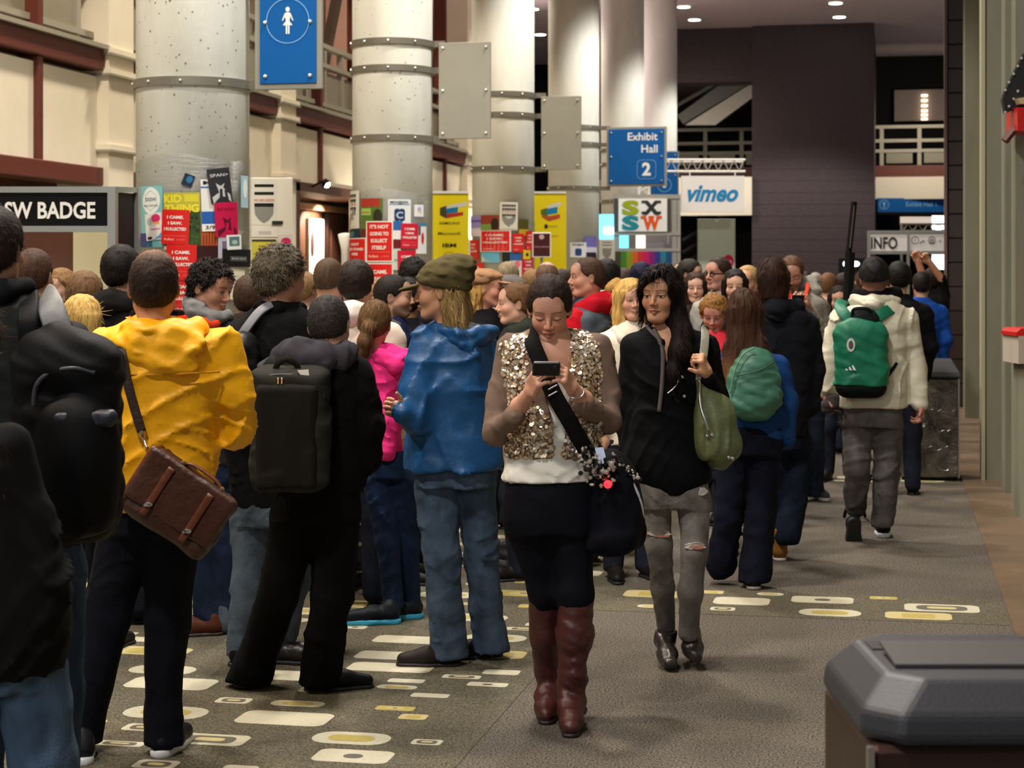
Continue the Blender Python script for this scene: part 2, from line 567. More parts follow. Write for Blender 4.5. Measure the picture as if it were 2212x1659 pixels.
EDGE, BORD = 0.56, -1.46
floor = struct(obj('floor', MB().box(-15, 4, -4, 66, -0.2, 0.0), M_carpet))
mb = MB().box(-15, BORD, -4, 66, 0.0, 0.002)
bands = [(3.1, 3.8), (9.2, 9.92), (15.25, 15.95), (21.4, 22.1), (27.6, 28.3)]
for y0, y1 in bands:
    mb.box(BORD, EDGE, y0, y1, 0.0, 0.002)
g = obj('patterned_carpet', mb, M_carpetg, floor)
# stone slabs along the right hand wall
tile_me = None
k = 0
for j in range(24):
    y0 = 4.0 + j * 0.92
    for i, (x0, x1) in enumerate(((EDGE + 0.01, 1.45), (1.46, 2.4))):
        t = obj('floor_tile', MB().cbox(x0, x1 - 0.006, y0, y0 + 0.912, 0.0, 0.012, 0.004), M_tile, floor)

def rrect(cx, cy, w, h, r, n=4):
    r = min(r, w / 2.01, h / 2.01)
    out = []
    for sx, sy, a0 in ((1, 1, 0), (-1, 1, 90), (-1, -1, 180), (1, -1, 270)):
        for i in range(n + 1):
            a = math.radians(a0 + 90 * i / n)
            out.append((cx + sx * (w / 2 - r) + r * math.cos(a), cy + sy * (h / 2 - r) + r * math.sin(a)))
    return out

motif = MB()
def lay(cx, cy, w, h, r, mi, lvl):
    motif.poly([(x, y, 0.0025 + lvl * 0.0006) for x, y in rrect(cx, cy, w, h, r)], mi)
def put_motif(cx, cy, w, h, kind):
    r = 0.22 * min(w, h)
    if kind == 0: lay(cx, cy, w, h, r, 0, 0)
    elif kind == 1: lay(cx, cy, w, h, r, 1, 0); lay(cx, cy, w * .45, h * .5, r * .5, 3, 1); lay(cx, cy, w * .12, h * .16, r * .4, 2, 2)
    elif kind == 2: lay(cx, cy, w, h, r, 0, 0); lay(cx, cy, w * .68, h * .62, r, 2, 1); lay(cx, cy, w * .4, h * .3, r * .6, 3, 2)
    elif kind == 3: lay(cx, cy, w, h, r, 0, 0); lay(cx, cy, w * .26, h * .34, r, 2, 1)
    elif kind == 4: lay(cx, cy, w, h, r, 3, 0); lay(cx, cy, w * .5, h * .6, r * .5, 1, 1)
    elif kind == 5: lay(cx, cy, w, h, r * 2, 1, 0)
    else: lay(cx, cy, w, h, r * 2, 0, 0); lay(cx, cy, w * .6, h * .5, r, 1, 1)
placed = []
R = random.Random(21)
def try_put(x0, x1, y0, y1, n, sizes):
    for _ in range(n):
        w, h = R.choice(sizes); w *= R.uniform(.9, 1.1); h *= R.uniform(.9, 1.1)
        x, y = R.uniform(x0 + w / 2, x1 - w / 2), R.uniform(y0 + h / 2, y1 - h / 2)
        y = round(y / 0.12) * 0.12
        if y - h / 2 < y0 or y + h / 2 > y1: continue
        if any(abs(x - a) < (w + c) / 2 + .045 and abs(y - b) < (h + e) / 2 + .035 for a, b, c, e in placed if abs(y - b) < 1): continue
        placed.append((x, y, w, h))
        put_motif(x, y, w, h, R.choice([0, 0, 1, 2, 2, 3, 4, 6, 6]))
for yy in range(5, 30):
    try_put(-8.8, BORD - .02, yy - .1, yy + 1.1, 48, [(.36, .19), (.30, .17)])
    try_put(-8.8, BORD - .02, yy - .1, yy + 1.1, 330, [(.22, .10), (.15, .10), (.12, .085), (.17, .07)])
for y0, y1 in bands:
    try_put(BORD + .05, EDGE - .02, y0 + .03, y1 - .03, 60, [(.34, .2), (.3, .2)])
    try_put(BORD + .05, EDGE - .02, y0 + .03, y1 - .03, 120, [(.18, .1), (.13, .09)])
mo = obj('carpet_motifs', motif, [M_cream, M_yel, M_dk, M_gold], floor)
mo['kind'] = 'stuff'

# ---- ceiling
ceil = struct(obj('ceiling', MB().box(-16, 4, -8, 48.5, CEIL, CEIL + .3).box(-16, 4, 48.5, 66, CEIL + .14, CEIL + .4), M_ceil))
M_trim = mat('lamp_trim', (226, 222, 214), 0.5)
n = 0
for pxs in ([(1805, 5), (1813, 35), (1822, 60), (1828, 84)], [(1477, 13), (1500, 41), (1522, 67), (1541, 90)], [(1150, 18), (1167, 73)]):
    for px, py in pxs:
        zc = CEIL if py < 19 else CEIL + .14
        d = (zc - CH) * F / (HZ - py)
        p = W(px, py, d)
        row = 'right' if px > 1700 else ('middle' if px > 1400 else 'left')
        order = ['nearest', 'second nearest', 'third nearest', 'farthest'][pxs.index((px, py))]
        t = thing('ceiling_downlight', '%s round downlight in the %s row of the ceiling' % (order, row), 'downlight', (p.x, p.y, zc), 0, 'ceiling downlights')
        a = [2 * math.pi * i / 20 for i in range(20)]
        obj('trim_ring', MB().loft([[(.2 * math.cos(q), .2 * math.sin(q), 0) for q in a], [(.2 * math.cos(q), .2 * math.sin(q), -.03) for q in a],
             [(.165 * math.cos(q), .165 * math.sin(q), -.03) for q in a], [(.165 * math.cos(q), .165 * math.sin(q), 0) for q in a]], cap=False), M_trim, t)
        obj('lens', MB().cyl(0, 0, -.035, -.01, .165, n=20), M_glow, t)

# ---- left wall: panels, mullions, beams, pilasters, gallery above
WX = -9.0
P1, BAY = 20.4, 6.17
BB, BT, LB, LT = 4.04, 4.28, 2.72, 2.92
YE = 44.5
wall = struct(obj('wall_left', MB().box(WX - .6, WX - .2, 9, YE, 3.1, BB).box(WX - 1.2, WX - 1.0, 9, YE, 0, 3.1)
                  .box(WX - 1.2, WX - .2, 9, YE, 3.08, 3.14), M_white))
pil = [P1 + BAY * k for k in range(-1, 5) if P1 + BAY * k < YE]
for k, y in enumerate(pil):
    b = MB().box(WX - .5, WX + .14, y - .36, y + .36, 0, CEIL)
    for z0, z1 in ((3.13, 3.19), (BB - .03, BB + .03), (BT - .03, BT + .03)):
        b.box(WX - .4, WX + .19, y - .40, y + .40, z0, z1)
    o = obj('pilaster', b, M_white, wall)
    for z0 in (3.13, BB - .03, BT - .03):
        obj('ledge', MB().box(WX - .3, WX + .20, y - .41, y + .41, z0 - .025, z0), M_rail, o)
    y2 = min(y + BAY, YE)
    if y2 - y < 1: continue
    m1, m2 = y + 1.93, y2 - 1.93
    for a, c in ((y + .36, m1 - .05), (m1 + .05, m2 - .05), (m2 + .05, y2 - .36)):
        if c - a > .2:
            low = 3.1 if k == 2 and a < y + 3 else (LT if k < 2 else 2.2)
            if k == 1: low = LT if a < y + 4 else 0.0
            if k >= 3: low = 0.0
            obj('panel', MB().cbox(WX - .2, WX, a, c, low, BB - .06, .01), M_white, wall)
    for m in (m1, m2):
        obj('mullion', MB().cbox(WX - .2, WX + .06, m - .06, m + .06, LB if k != 2 else 3.1, BB, .01), M_red, wall)
        obj('mullion', MB().cbox(WX - .2, WX + .06, m - .06, m + .06, BT, CEIL, .01), M_red, wall)
    obj('beam', MB().cbox(WX - .3, WX + .10, y + .36, y2 - .36, BB, BT, .01), M_red, wall)
    obj('cornice', MB().box(WX - .3, WX + .16, y + .36, y2 - .36, BT, BT + .05), M_rail, wall)
    if k < 2:
        obj('beam', MB().cbox(WX - .3, WX + .08, y + .36, (y2 - .36) if k < 1 else y + 4.0, LB, LT, .01), M_red, wall)
    # gallery railing
    yy = y + .5
    q = 0
    while yy < y2 - .5:
        obj('gallery_post', MB().box(WX - .16, WX - .06, yy, yy + .1, BT, BT + 1.15), M_rail, wall)
        if yy + .95 < y2 - .4:
            obj('gallery_panel', MB().box(WX - .13, WX - .1, yy + .16, yy + .92, BT + .18, BT + .72), mat('gallery_infill', (136, 130, 112), 0.5), wall)
        yy += .98
    for z in (.14, .78, 1.1):
        obj('gallery_rail', MB().box(WX - .18, WX - .04, y + .36, y2 - .36, BT + z, BT + z + .07), M_rail, wall)
    # a slanted brace of the roof structure behind the rail
    obj('roof_brace', MB().tube([(WX - .9, y - 1.7, BT + .1), (WX - .9, y - .2, BT + 2.6)], .11, 6), M_rail, wall)
obj('gallery_floor', MB().box(WX - 3.2, WX - .2, 9, YE, BB, BT), M_ceil, wall)
gw = struct(obj('wall_gallery', MB().box(WX - 3.4, WX - 3.2, 9, YE + 4, BT, CEIL), M_tan))
for y in (17, 23.4, 29.6, 35.6, 41):
    obj('gallery_door', MB().box(WX - 3.2, WX - 3.12, y, y + 1.6, BT, BT + 2.3), M_brown, gw)
    obj('wall_pier', MB().box(WX - 3.2, WX - 2.9, y + 2.6, y + 3.2, BT, CEIL), M_tan, gw)
# brown doorway zone under the lower beam
obj('timber_lining', MB().box(WX - 1.0, WX - .92, 13.5, 26.2, 0, 2.9), M_brown, wall)
obj('timber_lining', MB().box(WX - 1.0, WX - .92, 27.0, 34.0, 0, 3.08), M_brown, wall)
for y in (16.4, 18.2, 22.6):
    obj('doorway_pier', MB().box(WX - .92, WX - .7, y, y + .5, 0, LB), M_white, wall)
# door in the third bay
dr = struct(obj('door_1', MB().cbox(WX - .95, WX - .84, 31.7, 33.5, 0, 2.78, .01), mat('dark_door', (46, 24, 16), 0.4)))
obj('door_panel', MB().cbox(WX - .85, WX - .81, 31.85, 32.5, .3, 2.5, .01), mat('dark_door2', (60, 32, 22), 0.4), dr)
obj('door_panel', MB().cbox(WX - .85, WX - .81, 32.65, 33.3, .3, 2.5, .01), MATS['dark_door2'], dr)
fr = struct(obj('trim_1', MB().box(WX - .9, WX + .05, 27.2, 27.4, 0, 3.1).box(WX - .9, WX + .05, 27.2, 32.4, 2.98, 3.12), M_brown))
obj('jamb', MB().box(WX - .92, WX - .62, 29.2, 29.45, 0, 2.95), mat('bronze_jamb', (150, 118, 92), 0.35, metal=.3), fr)
obj('jamb', MB().box(WX - .92, WX - .78, 29.5, 33.6, 2.80, 2.9), MATS['bronze_jamb'], fr)
lamp('doorway_lamp', 'SPOT', (WX - .3, 31.0, 2.9), 420, WARM, .05, (0, math.radians(35), 0), 110)
for i in range(4):
    lamp('wall_washer', 'SPOT', (WX + .7, 30.5 + 4.2 * i, 2.2), 110, WARM, .06, (0, math.radians(158), 0), 95)

# ---- end of the hall: tower, escalator void, far gallery
YT, YB = 54.0, 60.0
def XY(px, Y): return XatY(px, Y)[0]
def Zat(px, py, Y): return CH - (py - HZ) / F * XatY(px, Y)[1]
M_tower = mat('dark_brick', (66, 54, 58), 0.75, bump=0.4, bscale=14, var=0.2, vscale=6, stretch=(1, 1, 3))
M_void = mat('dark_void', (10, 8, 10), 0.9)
M_fasc = mat('cream_fascia', (226, 218, 200), 0.7)
tx0, tx1 = XY(1625, YT), XY(1888, YT)
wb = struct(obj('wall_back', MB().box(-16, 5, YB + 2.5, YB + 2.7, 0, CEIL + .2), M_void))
tow = struct(obj('wall_tower', MB().box(tx0, tx1, YT, YB + 2, 0, CEIL + .2).box(-9.5, tx0, YT + .3, YB, Zat(1500, 178, YT + .3), CEIL + .2), M_tower))
# brick courses stand a little proud of the tower face
zz = .3
while zz < CEIL:
    obj('brick_course', MB().box(tx0 - .01, tx1 + .01, YT - .006, YT, zz, zz + .325), M_tower, tow)
    zz += .34
def far_gallery(x0, x1, idx):
    Y = YB - 1.0
    bx = struct(obj('trim_%d' % idx, MB().box(x0, x1, Y, Y + .3, Zat(1950, 382, Y), Zat(1950, 357, Y)), M_red))
    obj('fascia', MB().box(x0, x1, Y, Y + .3, Zat(1950, 430, Y), Zat(1950, 382, Y)), M_fasc, bx)
    for a in (270, 300, 322):
        obj('gallery_rail', MB().box(x0, x1, Y, Y + .08, Zat(1950, a + 7, Y), Zat(1950, a, Y)), M_rail, bx)
    xx = x0 + .2
    while xx < x1:
        obj('gallery_post', MB().box(xx, xx + .12, Y + .02, Y + .1, Zat(1950, 357, Y), Zat(1950, 270, Y)), M_rail, bx)
        obj('gallery_panel', MB().box(xx + .2, xx + 1.0, Y + .04, Y + .07, Zat(1950, 352, Y), Zat(1950, 326, Y)), mat('gallery_infill2', (120, 116, 100), .5), bx)
        xx += 1.15
    return bx
far_gallery(XY(1887, YB), 3.2, 3)
far_gallery(-9.5, tx0, 4)
# lit ceiling strip and pier of the far gallery
fc = struct(obj('trim_5', MB().box(XY(1932, YB + 1.8), 3.2, YB + 1.7, YB + 1.9, Zat(1950, 262, YB + 1.8), Zat(1950, 195, YB + 1.8)), mat('far_soffit', (150, 134, 128), .8)))
for py, w in ((206, 9), (217, 9), (228, 10), (239, 9), (248, 8), (257, 8)):
    p = W(1997, py, XatY(1997, YB + 1.6)[1])
    t = tag(obj('gallery_light', MB().box(p.x - .1, p.x + .1, p.y - .02, YB + 1.7, p.z - .028, p.z + .028), mat('gallery_glow', (255, 236, 210), .5, emit=2.2)),
        '%s small light in the column of six above the far gallery' % {206: 'topmost', 217: 'second highest', 228: 'third highest', 239: 'third lowest', 248: 'second lowest', 257: 'lowest'}[py], 'light', 'far gallery lights')
# escalator crossing the void left of the tower
es = thing('escalator', 'pale escalator flank rising across the dark opening by the brick tower', 'escalator', (0, 0, 0))
Ye = YT + 1.5
def q3(px, py, Y=Ye): return W(px, py, XatY(px, Y)[1])
M_esc = mat('escalator_side', (170, 166, 158), .5); M_esc2 = mat('escalator_under', (84, 84, 82), .6)
obj('flank', MB().slab([q3(1480, 270), q3(1545, 270), q3(1640, 200), q3(1640, 170)], (0, .2, 0)), M_esc, es)
obj('balustrade', MB().slab([q3(1462, 250), q3(1476, 268), q3(1640, 168), q3(1570, 172)], (0, .1, 0)), M_esc2, es)
obj('handrail', MB().tube([q3(1455, 232), q3(1560, 172)], .06, 6), M_esc2, es)
# cream fascia box behind the hanging sign, the escalator foot below it
obj('cream_soffit', MB().box(XY(1465, YT), tx0, YT - .2, YT + .2, Zat(1500, 466, YT), Zat(1500, 384, YT)), M_fasc, tow)
es2 = thing('lower_escalator', 'dark lower escalator descending behind the plain white poster stand', 'escalator', (0, 0, 0))
for i in range(5):
    obj('stair_edge', MB().tube([q3(1475, 520 + 26 * i), q3(1560, 468 + 26 * i)], .05, 4), mat('stair_edge_m', (60, 58, 66), .5), es2)

# ---- right hand side: tiled pier and stone pillars
M_pier = mat('dark_pier_tile', (48, 34, 28), 0.4, var=0.2, vscale=5)
def vbox(px0, px1, d, depth):
    a, b = G(px0, d), G(px1, d)
    return a.x, b.x, a.y, a.y + depth
x0, x1, y0, y1 = vbox(2048, 2083, 23.4, 1.2)
pier = struct(obj('trim_6', MB().box(x0 + .02, x1 + .3, y0 + .02, y1, 0, CEIL), mat('pier_core', (30, 22, 20), .7)))
zz = 0.0
ti = 0
while zz < CEIL - .3:
    obj('tile', MB().cbox(x0, x1 + .02, y0, y0 + .03, zz + .006, zz + .30, .006), M_pier, pier)
    obj('tile', MB().cbox(x0 - .012, x0 + .02, y0 + .01, y0 + .60, zz + .006, zz + .30, .006), M_pier, pier)
    obj('tile', MB().cbox(x0 - .012, x0 + .02, y0 + .61, y0 + 1.2, zz + .006, zz + .30, .006), M_pier, pier)
    zz += .306
e0 = G(2040, 23.3)
obj('edge_strip', MB().box(e0.x, x0 - .014, y0 - .05, y0 + .1, 0, CEIL), mat('edge_strip_m', (104, 82, 74), .5), pier)
def pillar(px0, px1, d, depth, idx, sub=None):
    x0, x1, y0, y1 = vbox(px0, px1, d, depth)
    p = struct(obj('trim_%d' % idx, MB().cbox(x0, x1, y0, y1, 0, CEIL, .012), M_stone))
    return p, x0, x1, y0
p, x0, x1, y0 = pillar(2083, 2117, 21.6, .35, 7)
obj('fillet', MB().box(x1, x1 + .05, y0 + .1, y0 + .3, 0, CEIL), M_rail, p)
p, x0, x1, y0 = pillar(2128, 2170, 15.1, .35, 8)
obj('fillet', MB().box(x0 - .03, x0, y0 - .01, y0 + .34, 0, CEIL), mat('pale_edge', (160, 156, 126), .6), p)
p, x0, x1, y0 = pillar(2168, 2196, 14.2, .3, 9)
p, x0, x1, y0 = pillar(2190, 2300, 13.3, .3, 10)
wr = struct(obj('wall_right', MB().box(2.4, 2.6, 2, 30, 0, CEIL), M_stone))
# ================================================================== COLUMNS, SIGNS, POSTERS
CR = 0.457
CY0, CYS, CXX = 14.27, 6.17, -5.574
colc = [(CXX, CY0 + CYS * i) for i in range(6)]
M_col = mat('column_concrete', (222, 223, 213), 0.75, bump=0.25, bscale=50, var=0.09, vscale=5, stretch=(1, 1, .3))
M_fleck = mat('column_fleck', (120, 116, 104), 0.8)
M_band = mat('band_steel', (122, 118, 106), 0.45, metal=.35)
M_bolt = mat('bolt_steel', (200, 198, 188), 0.3, metal=.6)
M_signgrey = mat('sign_back_grey', (150, 148, 136), 0.5, metal=.2, var=.03)
M_blue = mat('sign_blue', (4, 88, 160), 0.4, spec=0.3)
M_ink = mat('print_white', (236, 236, 232), 0.5)
M_ltblue = mat('print_pale_blue', (120, 176, 226), 0.5)
ORD = ['nearest', 'second', 'third', 'fourth', 'fifth', 'farthest']
cols = []
RF = random.Random(4)
for i, (x, y) in enumerate(colc):
    lab = '%s round concrete column in the row along the hall%s' % (ORD[i], ', largest and covered in flyers' if i == 0 else '')
    t = thing('concrete_column', lab, 'column', (x, y, 0), 0, 'concrete columns')
    obj('shaft', MB().cyl(0, 0, 0, CEIL, CR, n=64), M_col, t, smooth=False).data.polygons.foreach_set('use_smooth', [True] * 64 + [False, False])
    for z in (4.30, 4.0, 3.22) if i < 5 else ():
        b = MB()
        a = [2 * math.pi * q / 64 for q in range(64)]
        b.loft([[((CR + r) * math.cos(q), (CR + r) * math.sin(q), z + h) for q in a] for r, h in ((.001, -.035), (.025, -.035), (.025, .035), (.001, .035))], cap=False)
        bd = obj('band', b, M_band, t, smooth=False)
        for q in (-2.6, -2.0, -1.4, -.75):
            bb = MB().ball(((CR + .03) * math.cos(q), (CR + .03) * math.sin(q), z), .014, 6)
            obj('bolt', bb, M_bolt, bd)
    if i < 2:                                   # small dark pits in the concrete
        fl = MB()
        for _ in range(260 if i == 0 else 120):
            q = RF.uniform(-2.9, -.3); z = RF.uniform(2.3, 5.2); s = RF.uniform(.004, .011)
            c = Vector((math.cos(q), math.sin(q), 0)); tt = Vector((-math.sin(q), math.cos(q), 0))
            fl.poly([c * (CR + .0012) + tt * s * math.cos(w) * RF.uniform(.6, 1.2) + Vector((0, 0, z + s * math.sin(w))) for w in [k * 1.2566 for k in range(5)]])
        o = obj('surface_pits', fl, M_fleck, t); o['kind'] = 'stuff'
    cols.append(t)

def sign(i, x0, x1, z0, z1, label, face=None, frame=.0, cat='sign'):
    """plate bracketed to column i, facing the hall entrance; x offsets from the column axis"""
    cx, cy = colc[i]
    t = thing('hanging_sign', label, cat, (cx, cy, z0))
    H = z1 - z0
    obj('plate', MB().cbox(x0, x1, -.05, -.01, 0, H, .004), M_signgrey, t)
    for z in (.03, .78 - .0, H - .03) if H < 1.2 else (.03, .78, 1.06):
        zb = min([4.30, 4.0, 3.22], key=lambda q: abs(q - (z0 + z)))
    for zb in (4.30, 4.0, 3.22):
        if z0 - .1 < zb < z1 + .1:
            obj('bracket_arm', MB().box(CR - .06, x0 + .06, -.03, .04, zb - z0 - .035, zb - z0 + .035), M_band, t)
    if face:
        obj('face_panel', MB().cbox(x0 + frame, x1 - frame, -.062, -.05, frame, H - frame, .003), face, t)
    bx = [x0 + frame + .05, x1 - frame - .05]
    for z in (frame + .06, H / 2, H - frame - .06):
        for x in bx:
            obj('bolt', MB().ball((x, -.066 if face else -.054, z), .018, 6), M_bolt, t)
    return t

t = sign(0, .547, 1.113, 3.175, 4.25, 'blue restroom sign with a white woman figure in a ring', M_blue, .045)
pic = MB()
cxp, czp, yy = .83, .548, -.066
ring = [2 * math.pi * k / 40 for k in range(40)]
for k in range(40):
    a, b = ring[k], ring[(k + 1) % 40]
    pic.quad((cxp + .175 * math.cos(a), yy, czp + .175 * math.sin(a)), (cxp + .182 * math.cos(a), yy, czp + .182 * math.sin(a)),
             (cxp + .182 * math.cos(b), yy, czp + .182 * math.sin(b)), (cxp + .175 * math.cos(b), yy, czp + .175 * math.sin(b)), 1)
pic.poly([(cxp + .018 * math.cos(a), yy, czp + .093 + .02 * math.sin(a)) for a in ring[::3]])
for pts in ([(-.018, .068), (.018, .068), (.026, .04), (.014, 0), (.042, -.035), (-.042, -.035), (-.014, 0), (-.026, .04)],
            [(-.016, -.035), (-.003, -.035), (-.003, -.105), (-.016, -.105)], [(.003, -.035), (.016, -.035), (.016, -.105), (.003, -.105)],
            [(-.022, .066), (-.030, .05), (-.048, .005), (-.040, .0), (-.022, .04)], [(.022, .066), (.022, .04), (.040, .0), (.048, .005), (.030, .05)]):
    pic.poly([(cxp + a, yy, czp + b) for a, b in pts])
obj('woman_pictogram', pic, [M_ink, M_ltblue], t)
sign(1, .555, 1.155, 3.22, 4.31, 'blank grey sign plate bolted to the second column')
sign(2, .575, 1.165, 3.21, 4.28, 'blank grey sign plate bolted to the third column')
t = sign(3, .60, 1.68, 3.25, 4.31, 'blue Exhibit Hall 2 sign bracketed to the fourth column', M_blue, .04)
for s_, z in (('Exhibit', .82), ('Hall', .60)):
    tx = MB()
    v, f = text2d(s_, .02); sc = .14
    w = v[:, 0].max() * sc
    put_text(tx, s_, (1.68 - .16 - w, -.065, z), (1, 0, 0), (0, 0, 1), sc)
    obj('lettering', tx, M_ink, t)
tx = MB()
put_text(tx, '2', (1.32, -.065, .20), (1, 0, 0), (0, 0, 1), .22, bold=.05)
for a, b in ((.17, .19),):
    pr = rrect(1.32, .30, .34, .34, .07)
    pi = rrect(1.32, .30, .325, .325, .065)
    for k in range(len(pr)):
        q = (k + 1) % len(pr)
        tx.quad((pr[k][0], -.065, pr[k][1]), (pr[q][0], -.065, pr[q][1]), (pi[q][0], -.065, pi[q][1]), (pi[k][0], -.065, pi[k][1]), 1)
obj('number', tx, [M_ink, M_ltblue], t)
t = sign(4, .60, 1.20, 3.27, 4.28, 'narrow blue sign on the fifth column behind the truss', M_blue, .02)
tx = MB()
for k in range(40):
    a, b = ring[k], ring[(k + 1) % 40]
    tx.quad((.9 + .14 * math.cos(a), -.066, .3 + .14 * math.sin(a)), (.9 + .152 * math.cos(a), -.066, .3 + .152 * math.sin(a)), (.9 + .152 * math.cos(b), -.066, .3 + .152 * math.sin(b)), (.9 + .14 * math.cos(b), -.066, .3 + .14 * math.sin(b)), 0)
tx.poly([(.87, -.066, .24), (.93, -.066, .24), (.93, -.066, .31), (.96, -.066, .31), (.9, -.066, .38), (.84, -.066, .31), (.87, -.066, .31)], 1)
obj('pictogram', tx, [M_ltblue, M_ink], t)

# clear film wrapped around the two nearest columns
def film_mat():
    m = bpy.data.materials.new('clear_film'); m.use_nodes = True
    nt = m.node_tree; nt.nodes.remove(nt.nodes['Principled BSDF'])
    out = nt.nodes['Material Output']
    tr = nt.nodes.new('ShaderNodeBsdfTransparent'); tr.inputs[0].default_value = (.93, .95, .95, 1)
    gl = nt.nodes.new('ShaderNodeBsdfGlossy'); gl.inputs['Roughness'].default_value = .12
    tc = nt.nodes.new('ShaderNodeTexCoord'); mp = nt.nodes.new('ShaderNodeMapping'); mp.inputs['Scale'].default_value = (1.5, 1.5, 9)
    n = nt.nodes.new('ShaderNodeTexNoise'); n.inputs['Scale'].default_value = 4; n.inputs['Detail'].default_value = 6
    b = nt.nodes.new('ShaderNodeBump'); b.inputs['Strength'].default_value = .9; b.inputs['Distance'].default_value = .05
    nt.links.new(tc.outputs['Object'], mp.inputs[0]); nt.links.new(mp.outputs[0], n.inputs['Vector'])
    nt.links.new(n.outputs['Fac'], b.inputs['Height']); nt.links.new(b.outputs[0], gl.inputs['Normal'])
    mx = nt.nodes.new('ShaderNodeMixShader'); mx.inputs[0].default_value = .14
    nt.links.new(tr.outputs[0], mx.inputs[1]); nt.links.new(gl.outputs[0], mx.inputs[2]); nt.links.new(mx.outputs[0], out.inputs[0])
    return m
M_film = film_mat()
for i, z1 in ((0, 2.62), (1, 2.62), (2, 2.45)):
    s = Sdf()
    a = [2 * math.pi * q / 96 for q in range(96)]
    rings = []
    for z in np.linspace(.2, z1, 24):
        rings.append([((CR + .012 + .005 * math.sin(9 * q + z * 14) * math.sin(z * 31)) * math.cos(q), (CR + .012 + .005 * math.sin(9 * q + z * 14) * math.sin(z * 31)) * math.sin(q), z + (.03 * math.sin(3 * q) if z > z1 - .01 else 0)) for q in a])
    o = obj('plastic_film', MB().loft(rings, cap=False), M_film, None, smooth=True)
    o.location = (colc[i][0], colc[i][1], 0)
    tag(o, 'clear plastic film wrapped around the %s column under its flyers' % ORD[i], 'plastic film', 'column wraps')

# ---- posters bent round the columns
class Poster:
    def __init__(s, name, label, i, px, py, wpx, hpx, tilt=0.0, layer=0, base=(255, 255, 255), group='flyers on the columns', cat='flyer'):
        s.i = i; s.cx, s.cy = colc[i]
        d = s.cx * -sA + s.cy * cA
        d = d - CR * .8
        s.s = F / d
        cpx = CX + (s.cx * cA + s.cy * sA) / (s.cx * -sA + s.cy * cA) * F
        q = max(-.97, min(.97, (px - cpx) / s.s / CR))
        s.th = math.asin(q)
        s.z = CH - (py - HZ) / s.s
        s.fs = max(.3, math.cos(s.th)) if abs(q) > .5 else 1.0
        s.w, s.h = wpx / s.s / s.fs, hpx / s.s
        s.tilt = math.radians(tilt); s.off = CR + .016 + .0045 * layer
        s.mb = MB(); s.mats = []; s.name = name; s.label = label; s.group = group; s.cat = cat
        s.lv = 0
        n = 8
        pts = [[(-.5 + a / n, b) for a in range(n + 1)] for b in (-.5, .5)]
        for k in range(n):
            s._quad(-.5 + k / n, -.5 + (k + 1) / n, -.5, .5, base, 0)
        # edge thickness
        for sx in (-.5, .5):
            s.mb.quad(s.f(sx, -.5, 0), s.f(sx, .5, 0), s.f(sx, .5, -.006), s.f(sx, -.5, -.006), s._m(base))
    def _m(s, col):
        m = paper(col)
        if m not in s.mats: s.mats.append(m)
        return s.mats.index(m)
    def f(s, u, w, lift=0.0):
        """u, w in -.5..+.5 of the sheet"""
        x, z = u * s.w, w * s.h
        c, n = math.cos(s.tilt), math.sin(s.tilt)
        x, z = x * c - z * n, x * n + z * c
        a = s.th + x / CR
        r = s.off + lift
        ux, uy = sA, -cA                       # towards the camera
        rx, ry = cA, sA
        return (s.cx + r * (math.cos(a) * ux + math.sin(a) * rx), s.cy + r * (math.cos(a) * uy + math.sin(a) * ry), s.z + z)
    def _quad(s, u0, u1, w0, w1, col, lift):
        s.mb.quad(s.f(u0, w0, lift), s.f(u1, w0, lift), s.f(u1, w1, lift), s.f(u0, w1, lift), s._m(col))
    def rect(s, u0, u1, w0, w1, col, lv=1):
        n = max(1, int((u1 - u0) * 8))
        for k in range(n):
            s._quad(u0 + (u1 - u0) * k / n, u0 + (u1 - u0) * (k + 1) / n, w0, w1, col, .0009 * lv)
        return s
    def poly(s, pts, col, lv=1):
        cu, cw = sum(p[0] for p in pts) / len(pts), sum(p[1] for p in pts) / len(pts)
        n = len(pts); m = s._m(col); L = .0009 * lv
        R3 = [[s.f(cu + (a - cu) * k, cw + (b - cw) * k, L) for a, b in pts] for k in (1, .66, .33)]
        s.mb.loft(R3, m, cap=False)
        s.mb.add(R3[2] + [s.f(cu, cw, L)], [(i, (i + 1) % n, n) for i in range(n)], m)
        return s
    def disc(s, u, w, ru, rw, col, lv=1, n=20):
        return s.poly([(u + ru * math.cos(2 * math.pi * k / n), w + rw * math.sin(2 * math.pi * k / n)) for k in range(n)], col, lv)
    def text(s, body, u, w, h, width, col, lv=2, bold=.03, shear=0):
        v, f = text2d(body, bold, shear)
        if len(v):
            sc = width / (v[:, 0].max() - v[:, 0].min())
            s.mb.add([s.f(u + a * sc, w + b * h, .0009 * lv) for a, b in v], f, s._m(col))
        return s
    def done(s):
        o = obj(s.name, s.mb, s.mats)
        tag(o, s.label, s.cat, s.group)
        return o

